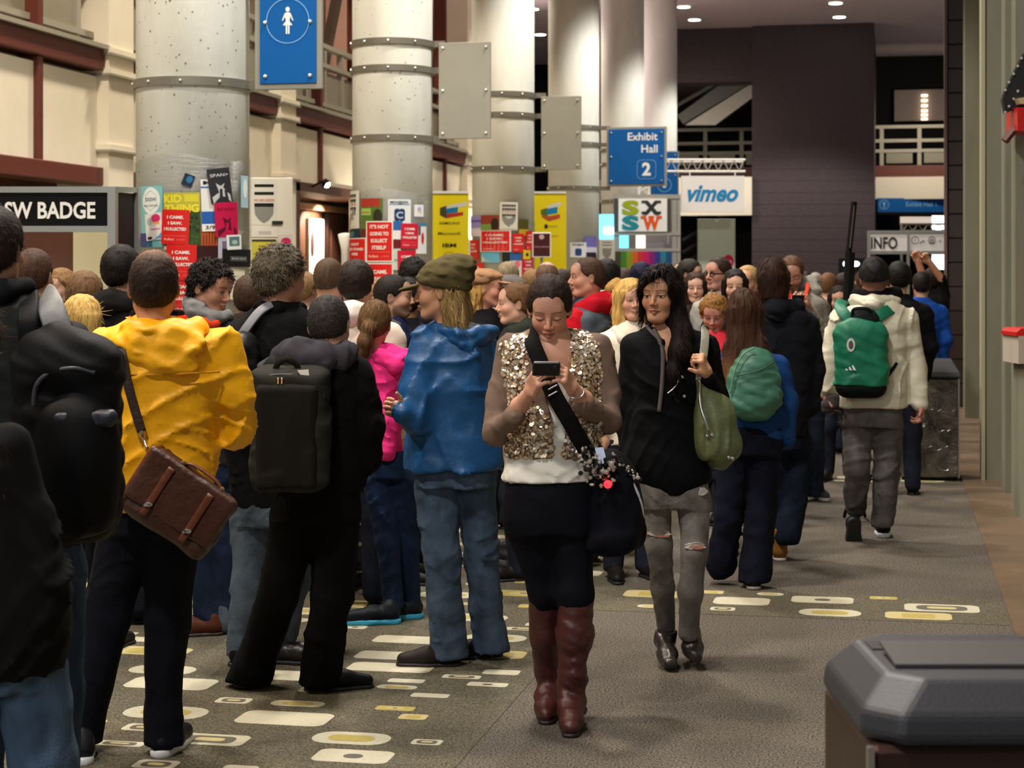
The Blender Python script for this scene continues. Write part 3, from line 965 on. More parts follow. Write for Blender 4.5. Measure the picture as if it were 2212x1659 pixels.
RED, MAG, WHT, BLK = (214, 30, 24), (200, 22, 52), (238, 234, 226), (20, 20, 24)
def came(label, i, px, py, w, h, tilt=0, layer=1, red=RED, border=False, rows=('I CAME.', 'I SAW.', 'I KULLECTED')):
    p = Poster('red_flyer', label, i, px, py, w, h, tilt, layer, WHT if border else red)
    if border: p.rect(-.46, .46, -.47, .47, red, 1)
    for k, r in enumerate(rows):
        p.text(r, 0, .24 - .17 * k - (.0 if len(rows) < 4 else -.08), .085, min(.8, .085 * len(r)), WHT, 2, .05)
    p.rect(-.4, .4, -.262, -.256, (240, 150, 140), 2)
    p.text('Kullect', -.2, -.39, .07, .36, (250, 190, 180), 2, .02)
    p.text('at SXSW', .22, -.385, .045, .3, (240, 130, 120), 2, .0)
    return p.done()
def teeth(p, w0, n=6):
    p.rect(-.38, .38, w0, w0 + .035, BLK, 1)
    for k in range(n):
        u = -.38 + .76 * (k + .5) / n
        p.poly([(u - .05, w0), (u + .05, w0), (u + .03, w0 - .055), (u - .03, w0 - .055)], (40, 40, 42), 1)
def legion(label, i, px, py, w, h, tilt=0, layer=2):
    p = Poster('shield_flyer', label, i, px, py, w, h, tilt, layer, (222, 220, 206))
    teeth(p, .37); teeth(p, .24)
    p.text('WE ARE LEGION', 0, .115, .05, .8, (206, 90, 84), 2, .01)
    p.poly([(-.38, .06), (.38, .06), (.37, -.12), (.24, -.28), (0, -.40), (-.24, -.28), (-.37, -.12)], (140, 140, 134), 1)
    teeth(p, .03)
    p.rect(-.35, .35, -.46, -.45, (150, 148, 140), 1)
    return p.done()

# nearest column
p = Poster('teal_flyer', 'pale teal flyer with a white oval badge on nearest column', 0, 345, 468, 52, 132, 0, 0, (130, 196, 200))
p.disc(0.02, .26, .40, .22, (238, 242, 240)); p.text('SXSW', 0.02, .25, .06, .5, (30, 90, 110)); p.text('BIG DRIVES', 0.02, .16, .035, .62, (50, 70, 80), 2, .0)
for k in range(6):
    a, b = math.radians(60 * k + 30), math.radians(60 * k + 90)
    p.poly([(0.02 + .3 * math.cos(a), .26 + .17 * math.sin(a)), (0.02 + .3 * math.cos(b), .26 + .17 * math.sin(b)), (0.02 + .285 * math.cos(b), .26 + .16 * math.sin(b)), (0.02 + .285 * math.cos(a), .26 + .16 * math.sin(a))], (160, 180, 186), 2)
p.rect(-.4, .1, -.5, -.36, (40, 110, 140)); p.done()
p = Poster('collage_flyer', 'narrow white collage card with pink balloon on nearest column', 0, 354, 490, 38, 58, 6, 2, (232, 230, 226))
p.disc(.18, .3, .26, .16, (214, 40, 110)); p.disc(.2, .12, .2, .05, (236, 170, 60)); p.disc(-.2, .2, .18, .14, (180, 190, 190)); p.poly([(-.1, -.5), (.5, -.5), (.5, -.2)], (70, 160, 214)); p.rect(-.4, -.12, -.46, -.36, BLK); p.text('Beatles', .12, -.12, .06, .5, (214, 60, 110)); p.done()
p = Poster('film_poster', 'green film poster with fat yellow letters on nearest column', 0, 415, 478, 76, 122, 1, 1, (52, 76, 34))
p.rect(-.5, .5, .18, .5, (186, 178, 60)); p.text('KID', -.24, .33, .13, .5, (232, 220, 50), 2, .06); p.rect(.08, .46, .33, .46, (214, 204, 52), 2); p.text('THING', 0, .16, .13, .94, (232, 220, 50), 2, .06)
for k in range(40):
    p.disc(RF.uniform(-.2, .45), RF.uniform(-.42, .1), .05, .03, RF.choice([(40, 60, 26), (70, 92, 44), (96, 104, 50), (30, 44, 24)]), 1, 6)
p.rect(-.5, .5, -.5, -.44, (206, 206, 190)); p.done()
came('topmost red flyer with white lettering on nearest column', 0, 402, 491, 57, 74, -2, 4)
came('red flyer directly below the topmost red one on nearest column', 0, 414, 567, 62, 76, -1, 4)
came('lowest red flyer in the stack on nearest column', 0, 420, 640, 60, 74, 0, 3)
p = Poster('blue_shape_sticker', 'small torn dark blue sticker above the nearest column flyers', 0, 428, 391, 22, 26, -20, 1, (24, 40, 60)); p.disc(.1, .1, .3, .3, (40, 110, 160)); p.done()
p = Poster('white_blue_flyer', 'tall white and blue event flyer under the tilted black flyer', 0, 470, 444, 34, 112, 2, 2, (226, 226, 222))
p.text('M', -.1, .40, .07, .5, BLK); p.rect(-.5, .45, .33, .36, (50, 110, 180)); p.disc(.3, .18, .24, .1, BLK); p.rect(-.5, .5, -.36, -.12, (36, 92, 170)); p.rect(-.5, .5, -.5, -.36, WHT); p.text('3/9', 0, -.46, .07, .6, BLK); p.done()
for lab, px, py, t_, bc, ic, sc, ly in (('tilted black flyer with pale figures at the top of the nearest column', 489, 401, 8, (44, 44, 50), (226, 226, 226), (190, 190, 190), 5), ('tilted magenta flyer with dark figures below the black one on nearest column', 501, 474, 3, (190, 18, 70), (120, 10, 44), (90, 8, 34), 5)):
    p = Poster('figure_flyer', lab, 0, px, py, 40, 74, t_, ly, bc)
    p.text('SPAN>', 0, .26, .09, .8, ic, 2, .0)
    p.poly([(-.4, -.5), (.42, -.5), (.4, -.3), (.1, -.06), (.2, .06), (.0, -.02), (-.2, .08), (-.1, -.2), (-.42, -.32)], sc)
    p.poly([(-.12, -.4), (.02, -.4), (.06, -.1), (-.06, -.1)], bc, 2); p.poly([(.16, -.42), (.3, -.42), (.24, -.14), (.14, -.14)], bc, 2); p.done()
p = Poster('orange_flyer', 'orange photo flyer below the blue 3/9 flyer', 0, 470, 512, 34, 40, 0, 1, (176, 84, 36))
for k in range(5): p.rect(-.4 + .18 * k, -.32 + .18 * k, -.45, RF.uniform(.0, .45), (120, 46, 20))
p.done()
p = Poster('dark_red_flyer', 'dark maroon flyer behind the spiky haired man', 0, 466, 548, 46, 34, 0, 2, (50, 16, 18)); p.rect(-.5, .5, -.5, -.36, (120, 20, 40)); p.done()
p = Poster('photo_card', 'white bordered snapshot card on nearest column', 0, 513, 523, 24, 32, 3, 6, (232, 232, 228)); p.rect(-.36, .36, -.25, .38, (90, 120, 120)); p.disc(0, .0, .2, .15, (170, 190, 180), 2); p.done()
p = Poster('black_band_flyer', 'wide black flyer at the right of the nearest column', 0, 521, 557, 46, 38, -1, 6, (18, 18, 18)); p.rect(-.3, .3, -.2, .1, (70, 70, 68)); p.text('BAND NIGHT', 0, -.1, .12, .5, (170, 170, 160)); p.done()
p = Poster('narrow_blue_flyer', 'narrow pale blue flyer at the right edge of nearest column', 0, 532, 412, 10, 70, 0, 3, (160, 190, 200)); p.disc(0, .1, .3, .3, (220, 226, 226)); p.done()
p = Poster('pale_sheet', 'pale blank sheet low on the nearest column', 0, 507, 612, 62, 70, 0, 3, (222, 216, 190)); p.rect(-.4, .3, .2, .22, (190, 180, 160)); p.done()
p = Poster('grey_person_flyer', 'lilac grey flyer left of the snapshot card', 0, 497, 535, 22, 46, 0, 4, (180, 176, 190)); p.rect(-.2, .3, -.3, .3, (110, 100, 124)); p.done()
p = Poster('corner_flyer', 'indigo corner flyer at the left edge of nearest column', 0, 323, 518, 24, 28, 0, 1, (70, 70, 130)); p.done()

# second column
legion('tall narrow flyer with black combs and grey shield, second column', 1, 762, 452, 26, 82, 0, 2)
p = Poster('dark_teal_flyer', 'small dark teal flyer below the narrow shield flyer on second column', 1, 768, 505, 24, 20, 0, 3, (20, 50, 62)); p.disc(0, 0, .2, .3, (60, 110, 120)); p.done()
p = Poster('green_red_flyer', 'green flyer with a red header on second column', 1, 808, 470, 52, 82, 0, 1, (88, 116, 42))
p.rect(-.5, .4, .28, .5, (170, 56, 40)); p.rect(-.48, -.0, .06, .24, (150, 196, 90)); p.rect(-.48, -.05, .12, .15, (200, 90, 70), 2); p.disc(.3, .02, .2, .2, (50, 44, 26)); p.rect(-.5, .5, -.5, -.3, (110, 34, 30)); p.done()
p = Poster('app_flyer', 'white flyer with a blue letter C icon on second column', 1, 868, 458, 48, 54, 0, 2, (222, 226, 228))
p.text('MIX@SIX', 0, .33, .1, .8, BLK); p.rect(-.45, .45, .27, .30, (60, 110, 190))
p.poly([(a * 1.0, b - .13) for a, b in rrect(0, 0, .46, .5, .1)], (22, 54, 96)); p.text('C', 0, -.26, .26, .3, (180, 200, 220), 3, .04); p.done()
came("largest red flyer, four lettered lines and white border, second column", 1, 826, 522, 58, 88, 0, 4, RED, True, ("IT'S NOT", 'GOING TO', 'KULLECT', 'ITSELF'))
came("small white bordered red flyer at left of second column", 1, 775, 545, 40, 62, 0, 5, RED, True, ("DON'T", 'JUST STAND', 'HERE'))
came('white bordered red flyer lowest on the second column', 1, 826, 612, 58, 88, 0, 4, RED, True)
came('crimson flyer right of the largest red flyer', 1, 888, 510, 38, 54, -1, 4, MAG)
came('crimson flyer partly hidden by heads, second column', 1, 882, 572, 38, 62, 1, 4, MAG)
p = Poster('blue_photo_flyer', 'blue banded flyer between the red flyers of second column', 1, 864, 498, 20, 40, 0, 2, (230, 232, 232)); p.rect(-.5, .5, .0, .5, (40, 100, 170)); p.done()
p = Poster('bottle_flyer', 'dark red flyer under the blue banded flyer', 1, 864, 528, 20, 22, 0, 2, (110, 20, 26)); p.done()
p = Poster('white_small_flyer', 'small white flyer with coloured dots on second column', 1, 907, 455, 18, 26, 0, 2, (226, 230, 234)); p.disc(0, .1, .2, .2, (180, 160, 210)); p.disc(.1, -.1, .14, .14, (230, 200, 110), 2); p.done()
p = Poster('white_rocket_flyer', 'white flyer with a red rocket at right of second column', 1, 911, 515, 20, 66, 0, 3, (224, 224, 224)); p.disc(.1, 0, .14, .2, (190, 50, 50)); p.rect(-.3, -.1, .1, .4, (80, 80, 84)); p.rect(-.5, .5, .4, .5, (60, 130, 160)); p.done()
p = Poster('mint_flyer', 'pale mint flyer beside the crimson flyer', 1, 862, 560, 18, 46, 0, 2, (196, 214, 204)); p.rect(-.3, .3, -.1, 0, (120, 170, 160)); p.done()

# third column
p = Poster('violet_flyer', 'violet sky flyer at left of third column', 2, 1026, 488, 22, 44, 0, 1, (150, 140, 200)); p.rect(-.5, .5, -.5, -.1, (220, 206, 214)); p.rect(-.5, .5, .2, .3, (90, 80, 160)); p.done()
p = Poster('brick_green_flyer', 'brick red and green flyer on third column', 2, 1058, 481, 42, 32, 0, 1, (150, 60, 40)); p.rect(-.5, .1, -.5, -.1, (120, 160, 70)); p.disc(.3, -.1, .2, .4, (50, 34, 24)); p.done()
legion('white flyer with grey shield on third column', 2, 1099, 467, 38, 60, -1, 2)
came('wide red sheet with white border on third column', 2, 1070, 521, 66, 46, 0, 4, RED, True)
came('red flyer just right of the wide red sheet', 2, 1118, 525, 26, 40, 0, 4, RED)
came('narrow red flyer at right edge of third column', 2, 1140, 520, 13, 42, 0, 5, RED)
came('narrow red flyer at left edge of third column', 2, 1024, 540, 18, 44, 0, 3, RED)
came('low red flyer above the tan cap', 2, 1030, 592, 26, 50, 0, 3, (220, 48, 30))
came('low crimson flyer at right of third column', 2, 1138, 578, 22, 46, 0, 4, MAG)
p = Poster('cyan_flyer', 'cyan and white flyer under the wide red sheet', 2, 1060, 556, 40, 22, 0, 2, (110, 186, 216)); p.poly([(-.5, -.5), (.1, -.5), (-.5, .2)], (214, 210, 190)); p.done()
p = Poster('blue_strip_flyer', 'blue strip flyer low on third column', 2, 1105, 556, 40, 20, 0, 2, (50, 96, 160)); p.rect(-.5, -.1, -.5, .5, (36, 34, 34)); p.done()
p = Poster('khaki_flyer', 'khaki flyer with yellow foot at right of third column', 2, 1130, 492, 20, 34, 0, 2, (84, 78, 30)); p.rect(-.5, .5, -.5, -.1, (190, 160, 40)); p.done()
p = Poster('pastel_flyer', 'pastel cartoon coloured flyer low on third column', 2, 1110, 583, 34, 40, 0, 2, (216, 206, 196)); p.disc(.2, .3, .2, .18, (230, 110, 130)); p.disc(-.1, -.1, .24, .2, (190, 180, 160)); p.done()
p = Poster('yellow_black_flyer', 'small yellow flyer with black marks on third column', 2, 1135, 550, 14, 20, 0, 5, (226, 196, 40)); p.disc(0, 0, .2, .2, BLK); p.done()

# fourth column
p = Poster('app_flyer', 'white flyer with a small blue icon on fourth column', 3, 1247, 540, 34, 32, 0, 3, (220, 222, 226)); p.text('MIX@SIX', 0, .3, .12, .7, BLK); p.poly([(a, b - .15) for a, b in rrect(0, 0, .4, .5, .1)], (40, 70, 120)); p.done()
p = Poster('violet_flyer', 'violet flyer at right of fourth column', 3, 1274, 530, 27, 38, 0, 2, (110, 104, 176)); p.rect(-.5, .5, -.5, -.1, (206, 200, 220)); p.done()
p = Poster('dark_flyer', 'dark flyer below the violet one on fourth column', 3, 1274, 556, 22, 22, 0, 3, (40, 34, 50)); p.done()

# free standing things between the columns
def stand_panel(name, label, px0, px1, py0, py1, d, col, cat='banner', thick=.03, foot=True):
    a, b = W(px0, py1, d), W(px1, py0, d)
    t = thing(name, label, cat, ((a.x + b.x) / 2, (a.y + b.y) / 2, 0), YAW)
    w = (px1 - px0) / F * d
    obj('panel', MB().cbox(-w / 2, w / 2, -thick / 2, thick / 2, a.z, b.z, .004), paper(col), t)
    if foot:
        obj('foot', MB().box(-w / 2, w / 2, -.2, .2, 0, .03), M_steel, t)
        obj('pole', MB().box(-.02, .02, thick / 2, thick / 2 + .03, 0, b.z), M_steel, t)
    return t, w, a.z, b.z
def flat_print(t, name, w, z0, z1, draws, thick=.03):
    """draws: ('r', u0,u1,v0,v1,col) | ('t', text,u,v,h,width,col) | ('p', pts, col) in 0..1 of the panel"""
    mb = MB(); ms = []
    def mi(c):
        m = paper(c)
        if m not in ms: ms.append(m)
        return ms.index(m)
    y = -thick / 2
    for k, dd in enumerate(draws):
        yy = y - .002 - .0008 * k
        P = lambda u, v: ((u - .5) * w, yy, z0 + v * (z1 - z0))
        if dd[0] == 'r': mb.quad(P(dd[1], dd[3]), P(dd[2], dd[3]), P(dd[2], dd[4]), P(dd[1], dd[4]), mi(dd[5]))
        elif dd[0] == 'p': mb.poly([P(*q) for q in dd[1]], mi(dd[2]))
        elif dd[0] == 'o':
            mb.poly([P(dd[1] + dd[3] * math.cos(q / 20 * 6.283), dd[2] + dd[4] * math.sin(q / 20 * 6.283)) for q in range(20)], mi(dd[5]))
        else:
            put_text(mb, dd[1], P(dd[2], dd[3]), (1, 0, 0), (0, 0, 1), dd[4] * (z1 - z0), dd[5] * w, mi(dd[6]), bold=dd[7] if len(dd) > 7 else .03, shear=dd[8] if len(dd) > 8 else 0)
    return obj(name, mb, ms, t)
YEL = (236, 214, 20)
def yellow_banner(label, px0, px1, d, prints):
    t, w, z0, z1 = stand_panel('yellow_banner', label, px0, px1, 418, 640, d, YEL)
    flat_print(t, 'print', w, z0, z1, prints)
    obj('top_rail', MB().box(-w / 2, w / 2, -.03, .03, z1, z1 + .03), M_ink, t)
LOGO = [('p', [(.42, .84), (.95, .88), (.95, .92), (.42, .88)], (214, 210, 200)), ('p', [(.40, .80), (.72, .82), (.72, .87), (.40, .85)], (20, 120, 170)), ('p', [(.42, .76), (.86, .79), (.86, .82), (.42, .80)], (186, 52, 40)), ('p', [(.25, .79), (.42, .76), (.42, .88), (.25, .86)], (70, 70, 40)),
        ('t', 'SAMSUNG', .5, .70, .025, .55, (60, 54, 20), .01, .3), ('t', 'Microsoft', .5, .60, .025, .6, (60, 54, 20), .01), ('t', 'IBM', .5, .48, .035, .36, (50, 46, 20), .03)]
yellow_banner('yellow sponsor banner standing between the second and third columns', 930, 1012, 23.0, LOGO + [('o', .5, .38, .18, .05, (170, 150, 20)), ('o', .5, .38, .15, .042, YEL), ('t', 'DELL', .5, .365, .022, .2, (110, 96, 20), 0)])
yellow_banner('yellow sponsor banner with a coloured box logo right of the third column', 1148, 1223, 28.5, [('p', [(.45, .84), (.85, .88), (.85, .92), (.45, .88)], (214, 210, 200)), ('p', [(.45, .79), (.75, .81), (.75, .87), (.45, .85)], (20, 130, 180)), ('p', [(.3, .77), (.5, .73), (.82, .76), (.82, .80), (.5, .78), (.3, .81)], (190, 80, 40)), ('p', [(.27, .80), (.45, .77), (.45, .86), (.27, .84)], (90, 110, 40)),
        ('o', .42, .68, .05, .022, (40, 36, 16)), ('t', 'pepsi', .62, .675, .02, .25, (150, 134, 20), 0), ('t', 'monster', .6, .58, .02, .36, (160, 144, 20), 0), ('p', [(.55, .18), (.95, .22), (.95, .25), (.55, .21)], (210, 206, 190)), ('p', [(.5, .13), (.7, .15), (.7, .20), (.5, .18)], (20, 120, 150))])
# dark red poster in white frame in front of the yellow banner
t, w, z0, z1 = stand_panel('maroon_poster', 'dark maroon poster in white frame before the yellow banner', 1150, 1190, 502, 556, 26.0, WHT, 'poster')
flat_print(t, 'print', w, z0, z1, [('r', .05, .95, .04, .95, (64, 14, 22)), ('o', .5, .82, .14, .1, (190, 160, 160)), ('t', 'VILLAINS', .5, .4, .05, .8, (200, 170, 170), 0)])
t, w, z0, z1 = stand_panel('shield_board', 'small cream board with grey shield right of fourth column', 1294, 1328, 517, 565, 34.0, (206, 200, 186), 'poster')
flat_print(t, 'print', w, z0, z1, [('r', .2, .8, .84, .88, (110, 104, 96)), ('r', .2, .8, .72, .76, (110, 104, 96)), ('p', [(.2, .6), (.8, .6), (.75, .3), (.5, .1), (.25, .3)], (136, 132, 122))])
# board beside the nearest column
t, w, z0, z1 = stand_panel('flyer_board', 'white flyer board standing just right of the nearest column', 541, 632, 384, 640, 17.2, (228, 222, 206), 'board')
flat_print(t, 'shield_print', w, z0, z1, [('r', .02, .64, .60, .985, (218, 216, 204))] +
    [('r', .1, .56, .92 - .065 * k, .945 - .065 * k, BLK) for k in range(2)] + [('t', 'WE ARE LEGION', .33, .80, .022, .48, (206, 80, 74), .01),
     ('r', .1, .56, .755, .785, BLK), ('p', [(.1, .75), (.56, .75), (.54, .69), (.44, .645), (.33, .62), (.22, .645), (.12, .69)], (136, 136, 130)),
     ('r', .02, .66, .50, .585, (222, 218, 208)), ('r', .2, .5, .52, .55, (190, 186, 180)),
     ('r', .04, .62, .30, .48, (200, 190, 70)), ('r', .04, .62, .46, .48, (60, 56, 40)), ('t', 'DON\'T', .36, .40, .03, .3, (90, 80, 30)),
     ('r', .66, 1.0, .28, .52, (214, 206, 198)), ('o', .85, .46, .12, .035, (206, 40, 100)), ('o', .78, .38, .1, .03, (190, 170, 150)), ('r', .52, .78, .605, .635, (40, 40, 44))])
# curled white paper roll beside the second column
o = obj('paper_roll', MB().tube([W(747, 640, 21.2), W(746, 540, 21.2), W(743, 506, 21.15)], [.05, .05, .07], 12), paper((236, 232, 222)), None, True)
tag(o, 'curled white paper hanging at the left of the second column', 'paper')

# ---- registration booth, left
t = thing('badge_booth', 'black and grey registration booth with white header lettering at left', 'booth', (0, 0, 0))
M_alu = mat('booth_aluminium', (150, 150, 146), .4, metal=.5)
dB = 13.6
def Bp(px, py, dd=0.0): return W(px, py, dB + dd)
rt = Vector((cA, sA, 0)); fw = Vector((-sA, cA, 0))
def vslab(mbx, px0, px1, py0, py1, d, th, mi=0):
    a = W(px0, py1, d); b = W(px1, py0, d)
    q = [W(px0, py1, d), W(px1, py1, d), W(px1, py0, d), W(px0, py0, d)]
    return mbx.slab([v for v in q], fw * th, mi)
obj('header_board', vslab(MB(), -140, 232, 415, 488, dB, .06), M_black, t)
obj('top_rail', vslab(MB(), -140, 240, 403, 416, dB - .01, .08), M_alu, t)
obj('bottom_rail', vslab(MB(), -140, 240, 488, 501, dB - .01, .08), M_alu, t)
obj('corner_post', vslab(MB(), 232, 249, 403, 900, dB - .02, .10), M_alu, t)
obj('corner_post', vslab(MB(), 290, 299, 405, 880, dB + .9, .08), M_alu, t)
sd = MB(); sd.slab([W(249, 415, dB + .05), W(292, 418, dB + .95), W(292, 900, dB + .95), W(249, 900, dB + .05)], -rt * .04)
obj('side_board', sd, M_black, t)
sr = MB(); sr.slab([W(249, 403, dB), W(299, 405, dB + .95), W(299, 416, dB + .95), W(249, 416, dB)], -rt * .05)
obj('side_rail', sr, M_alu, t)
tx = MB(); put_text(tx, 'SW BADGE', W(108, 471, dB - .004), rt, (0, 0, 1), 35 / F * dB, 196 / F * dB, bold=.035)
obj('lettering', tx, M_ink, t)
obj('brown_backdrop', vslab(MB(), -140, 158, 500, 760, dB + 1.4, .04), M_brown, t)
obj('cream_backdrop', vslab(MB(), 158, 236, 500, 760, dB + 1.4, .04), paper((206, 196, 158)), t)
obj('counter', vslab(MB(), -140, 240, 760, 900, dB + .05, .5), M_black, t)

# ---- hanging truss sign and kiosk at the end of the colonnade
M_kiosk = mat('kiosk_grey', (164, 160, 152), .45, metal=.3)
t = thing('kiosk', 'grey framed kiosk with four coloured letters and a rainbow panel', 'kiosk', (0, 0, 0))
dk = 36.0
def K(px, py, dd=0): return W(px, py, dk + dd)
for a, b in ((1325, 1336), (1452, 1462), (1463, 1470)):
    obj('post', vslab(MB(), a, b, 420, 592 + CH * F / dk, dk, .12), M_kiosk, t)
for a, b in ((420, 429), (500, 508), (536, 543)):
    obj('rail', vslab(MB(), 1325, 1470, a, b, dk - .02, .14), M_kiosk, t)
obj('dark_strip', vslab(MB(), 1327, 1337, 430, 500, dk - .04, .05), paper((70, 66, 60)), t)
obj('dark_strip', vslab(MB(), 1440, 1450, 430, 500, dk - .04, .05), paper((70, 66, 60)), t)
obj('sign_board', vslab(MB(), 1336, 1441, 429, 500, dk - .05, .05), paper((236, 234, 228)), t)
ms = [paper(c) for c in ((150, 164, 10), (34, 44, 44), (20, 130, 140), (226, 82, 24))]
for k, (ch, px, py) in enumerate((('S', 1362, 462), ('X', 1407, 462), ('S', 1362, 495), ('W', 1407, 495))):
    tx = MB()
    put_text(tx, ch, K(px, py, -.065), rt, (0, 0, 1), 28 / F * dk, 37 / F * dk, k, bold=.07)
    if ch in 'XW':
        for sx in ((-15, 15) if ch == 'X' else (-17, 0, 17)):
            c = K(px + sx, py - 26, -.067); tx.slab([c - rt * .055 - Vector((0, 0, .02)), c + rt * .055 - Vector((0, 0, .02)), c + rt * .055 + Vector((0, 0, .025)), c - rt * .055 + Vector((0, 0, .025))], -fw * .002, k)
            if ch == 'X':
                c = K(px + sx, py - 3, -.067); tx.slab([c - rt * .055 - Vector((0, 0, .025)), c + rt * .055 - Vector((0, 0, .025)), c + rt * .055 + Vector((0, 0, .02)), c - rt * .055 + Vector((0, 0, .02))], -fw * .002, k)
    obj('letter', tx, ms, t)
rb = [(70, 60, 40), (60, 120, 40), (130, 140, 30), (200, 90, 30), (200, 40, 50), (190, 20, 90), (120, 30, 110), (50, 50, 130), (20, 120, 140), (30, 70, 120)]
for k, c in enumerate(rb):
    a = 1329 + 12.2 * k
    obj('rainbow_stripe', vslab(MB(), a, a + 12.2, 543, 640, dk - .03, .05), paper(c), t)
M_screen = mat('screen_cyan', (110, 214, 250), .4, emit=1.6)
obj('lit_panel', vslab(MB(), 1338, 1358, 508, 536, dk + .3, .04), M_screen, t)
obj('lit_panel', vslab(MB(), 1374, 1394, 508, 536, dk + .3, .04), mat('lit_cream', (255, 240, 214), .4, emit=1.6), t)
obj('grey_panel', vslab(MB(), 1394, 1450, 508, 536, dk + .3, .04), paper((190, 184, 196)), t)
s_ = tag(obj('glowing_screen', vslab(MB(), 1292, 1326, 463, 520, 35.5, .08), [M_screen]), 'glowing cyan screen seen left of the rainbow panel kiosk', 'screen')
obj('bright_patch', vslab(MB(), 1306, 1325, 492, 505, 35.48, .02), M_glow, s_)
obj('stand', vslab(MB(), 1306, 1312, 520, 592 + CH * F / 35.52, 35.52, .05), M_steel, s_)

t = thing('truss_gantry', 'white lattice truss arm above the rainbow panel kiosk', 'truss', (0, 0, 0))
M_truss = mat('truss_white', (224, 222, 214), .4)
dt = 36.05
def T(px, py, dd=0): return W(px, py, dt + dd)
tr = MB()
obj('top_chord', MB().tube([T(1392, 345), T(1610, 345)], .025, 6), M_truss, t)
obj('top_chord', MB().tube([T(1392, 349, .35), T(1606, 349, .35)], .025, 6), M_truss, t)
obj('bottom_chord', MB().tube([T(1410, 370, .17), T(1610, 370, .17)], .025, 6), M_truss, t)
for k in range(9):
    a = 1405 + k * 22.6
    obj('lattice_bar', MB().tube([T(a, 345), T(a + 11, 370, .17), T(a + 22, 345)], .014, 5), M_truss, t)
obj('curved_corner', MB().tube([T(1392, 345), T(1384, 350), T(1380, 362), T(1380, 420)], .025, 6), M_truss, t)
obj('curved_corner', MB().tube([T(1410, 370, .17), T(1404, 374), T(1402, 382), T(1402, 420)], .025, 6), M_truss, t)
for k in range(3):
    obj('lattice_bar', MB().tube([T(1380, 362 + 20 * k), T(1402, 382 + 20 * k), T(1380, 395 + 20 * k)], .014, 5), M_truss, t)
t2 = thing('hanging_board', 'white hanging sign with one blue slanted word below the truss', 'sign', (0, 0, 0))
obj('board', vslab(MB(), 1472, 1608, 380, 458, dt + .1, .12), paper((238, 232, 226)), t2)
tx = MB(); put_text(tx, 'vimeo', T(1540, 434, .095), rt, (0, 0, 1), 36 / F * dt, 110 / F * dt, bold=.05, shear=.35)
obj('lettering', tx, paper((30, 130, 186)), t2)
for px in (1490, 1588):
    obj('hanger', MB().tube([T(px, 371, .17), T(px, 381, .16)], .012, 5), M_truss, t2)
t, w, z0, z1 = stand_panel('plain_poster_stand', 'pale grey green poster stand with a red round sticker', 1507, 1588, 473, 640, 37.0, (168, 176, 160), 'poster')
flat_print(t, 'print', w, z0, z1, [('r', .05, .95, .2, .97, (176, 184, 168)), ('p', [(.42, 1.0), (.6, 1.0), (.51, .96)], (226, 226, 220)), ('o', .82, .45, .14, .09, (190, 24, 60)), ('t', 'arts', .82, .43, .05, .16, (240, 200, 210), 0)])

# ---- back banner and INFO booth on the right
t = thing('exhibit_banner', 'blue overhead banner pointing to Exhibit Hall 1 at the far end', 'sign', (0, 0, 0))
db = 57.72
obj('board', vslab(MB(), 1896, 2060, 428, 458, db, .2), M_blue, t)
obj('soffit', vslab(MB(), 1896, 2060, 458, 464, db - .1, .3), M_black, t)
tx = MB()
for k in range(40):
    a, b = ring[k], ring[(k + 1) % 40]
    c = W(1910, 442, db - .01)
    tx.quad(*[c + rt * (r_ * math.cos(q)) + Vector((0, 0, r_ * math.sin(q))) for r_, q in ((.13, a), (.15, a), (.15, b), (.13, b))])
c = W(1910, 442, db - .012)
tx.poly([c + rt * a + Vector((0, 0, b)) for a, b in ((-.02, -.1), (.02, -.1), (.02, .02), (.06, .02), (0, .1), (-.06, .02), (-.02, .02))])
put_text(tx, 'Exhibit Hall 1', W(1990, 446, db - .01), rt, (0, 0, 1), 10 / F * db, 66 / F * db, bold=.01)
obj('lettering', tx, M_ltblue, t)

t = thing('info_booth', 'white INFO booth with icon header beside the dark pier', 'booth', (0, 0, 0))
di = 33.0
M_bw = paper((214, 208, 202))
obj('header_board', vslab(MB(), 1877, 1962, 501, 545, di, .05), M_bw, t)
obj('header_board', vslab(MB(), 1964, 2060, 501, 545, di, .05), M_bw, t)
obj('rail', vslab(MB(), 1875, 2060, 498, 504, di - .02, .08), M_alu, t)
obj('rail', vslab(MB(), 1875, 2060, 542, 549, di - .02, .08), M_alu, t)
for a in (1875, 1960):
    obj('post', vslab(MB(), a, a + 5, 500, 800, di - .03, .08), M_alu, t)
tx = MB(); put_text(tx, 'INFO', W(1910, 537, di - .01), rt, (0, 0, 1), 25 / F * di, 57 / F * di, bold=.03)
M_dkink = paper((30, 26, 26))
obj('lettering', tx, M_dkink, t)
for k, ch in enumerate(('?', 'o', '@', 'n')):
    tx = MB()
    px = 1977 + 18 * k
    c = W(px, 519, di - .012)
    put_text(tx, ch, c - Vector((0, 0, .04)), rt, (0, 0, 1), .07, None, bold=.0)
    if k in (0, 2):
        for q in range(40):
            a, b = ring[q], ring[(q + 1) % 40]
            tx.quad(*[c + rt * (r_ * math.cos(w_)) + Vector((0, 0, r_ * math.sin(w_))) for r_, w_ in ((.058, a), (.068, a), (.068, b), (.058, b))])
    if k == 1: tx.slab([c + rt * -.02 + Vector((0, 0, -.02)), c + rt * -.06 + Vector((0, 0, -.07)), c + rt * -.07 + Vector((0, 0, -.06)), c + rt * -.03 + Vector((0, 0, -.01))], -fw * .002)
    obj('icon', tx, M_dkink, t)
obj('counter', vslab(MB(), 1880, 2060, 690, 800, di + .1, .5), M_bw, t)
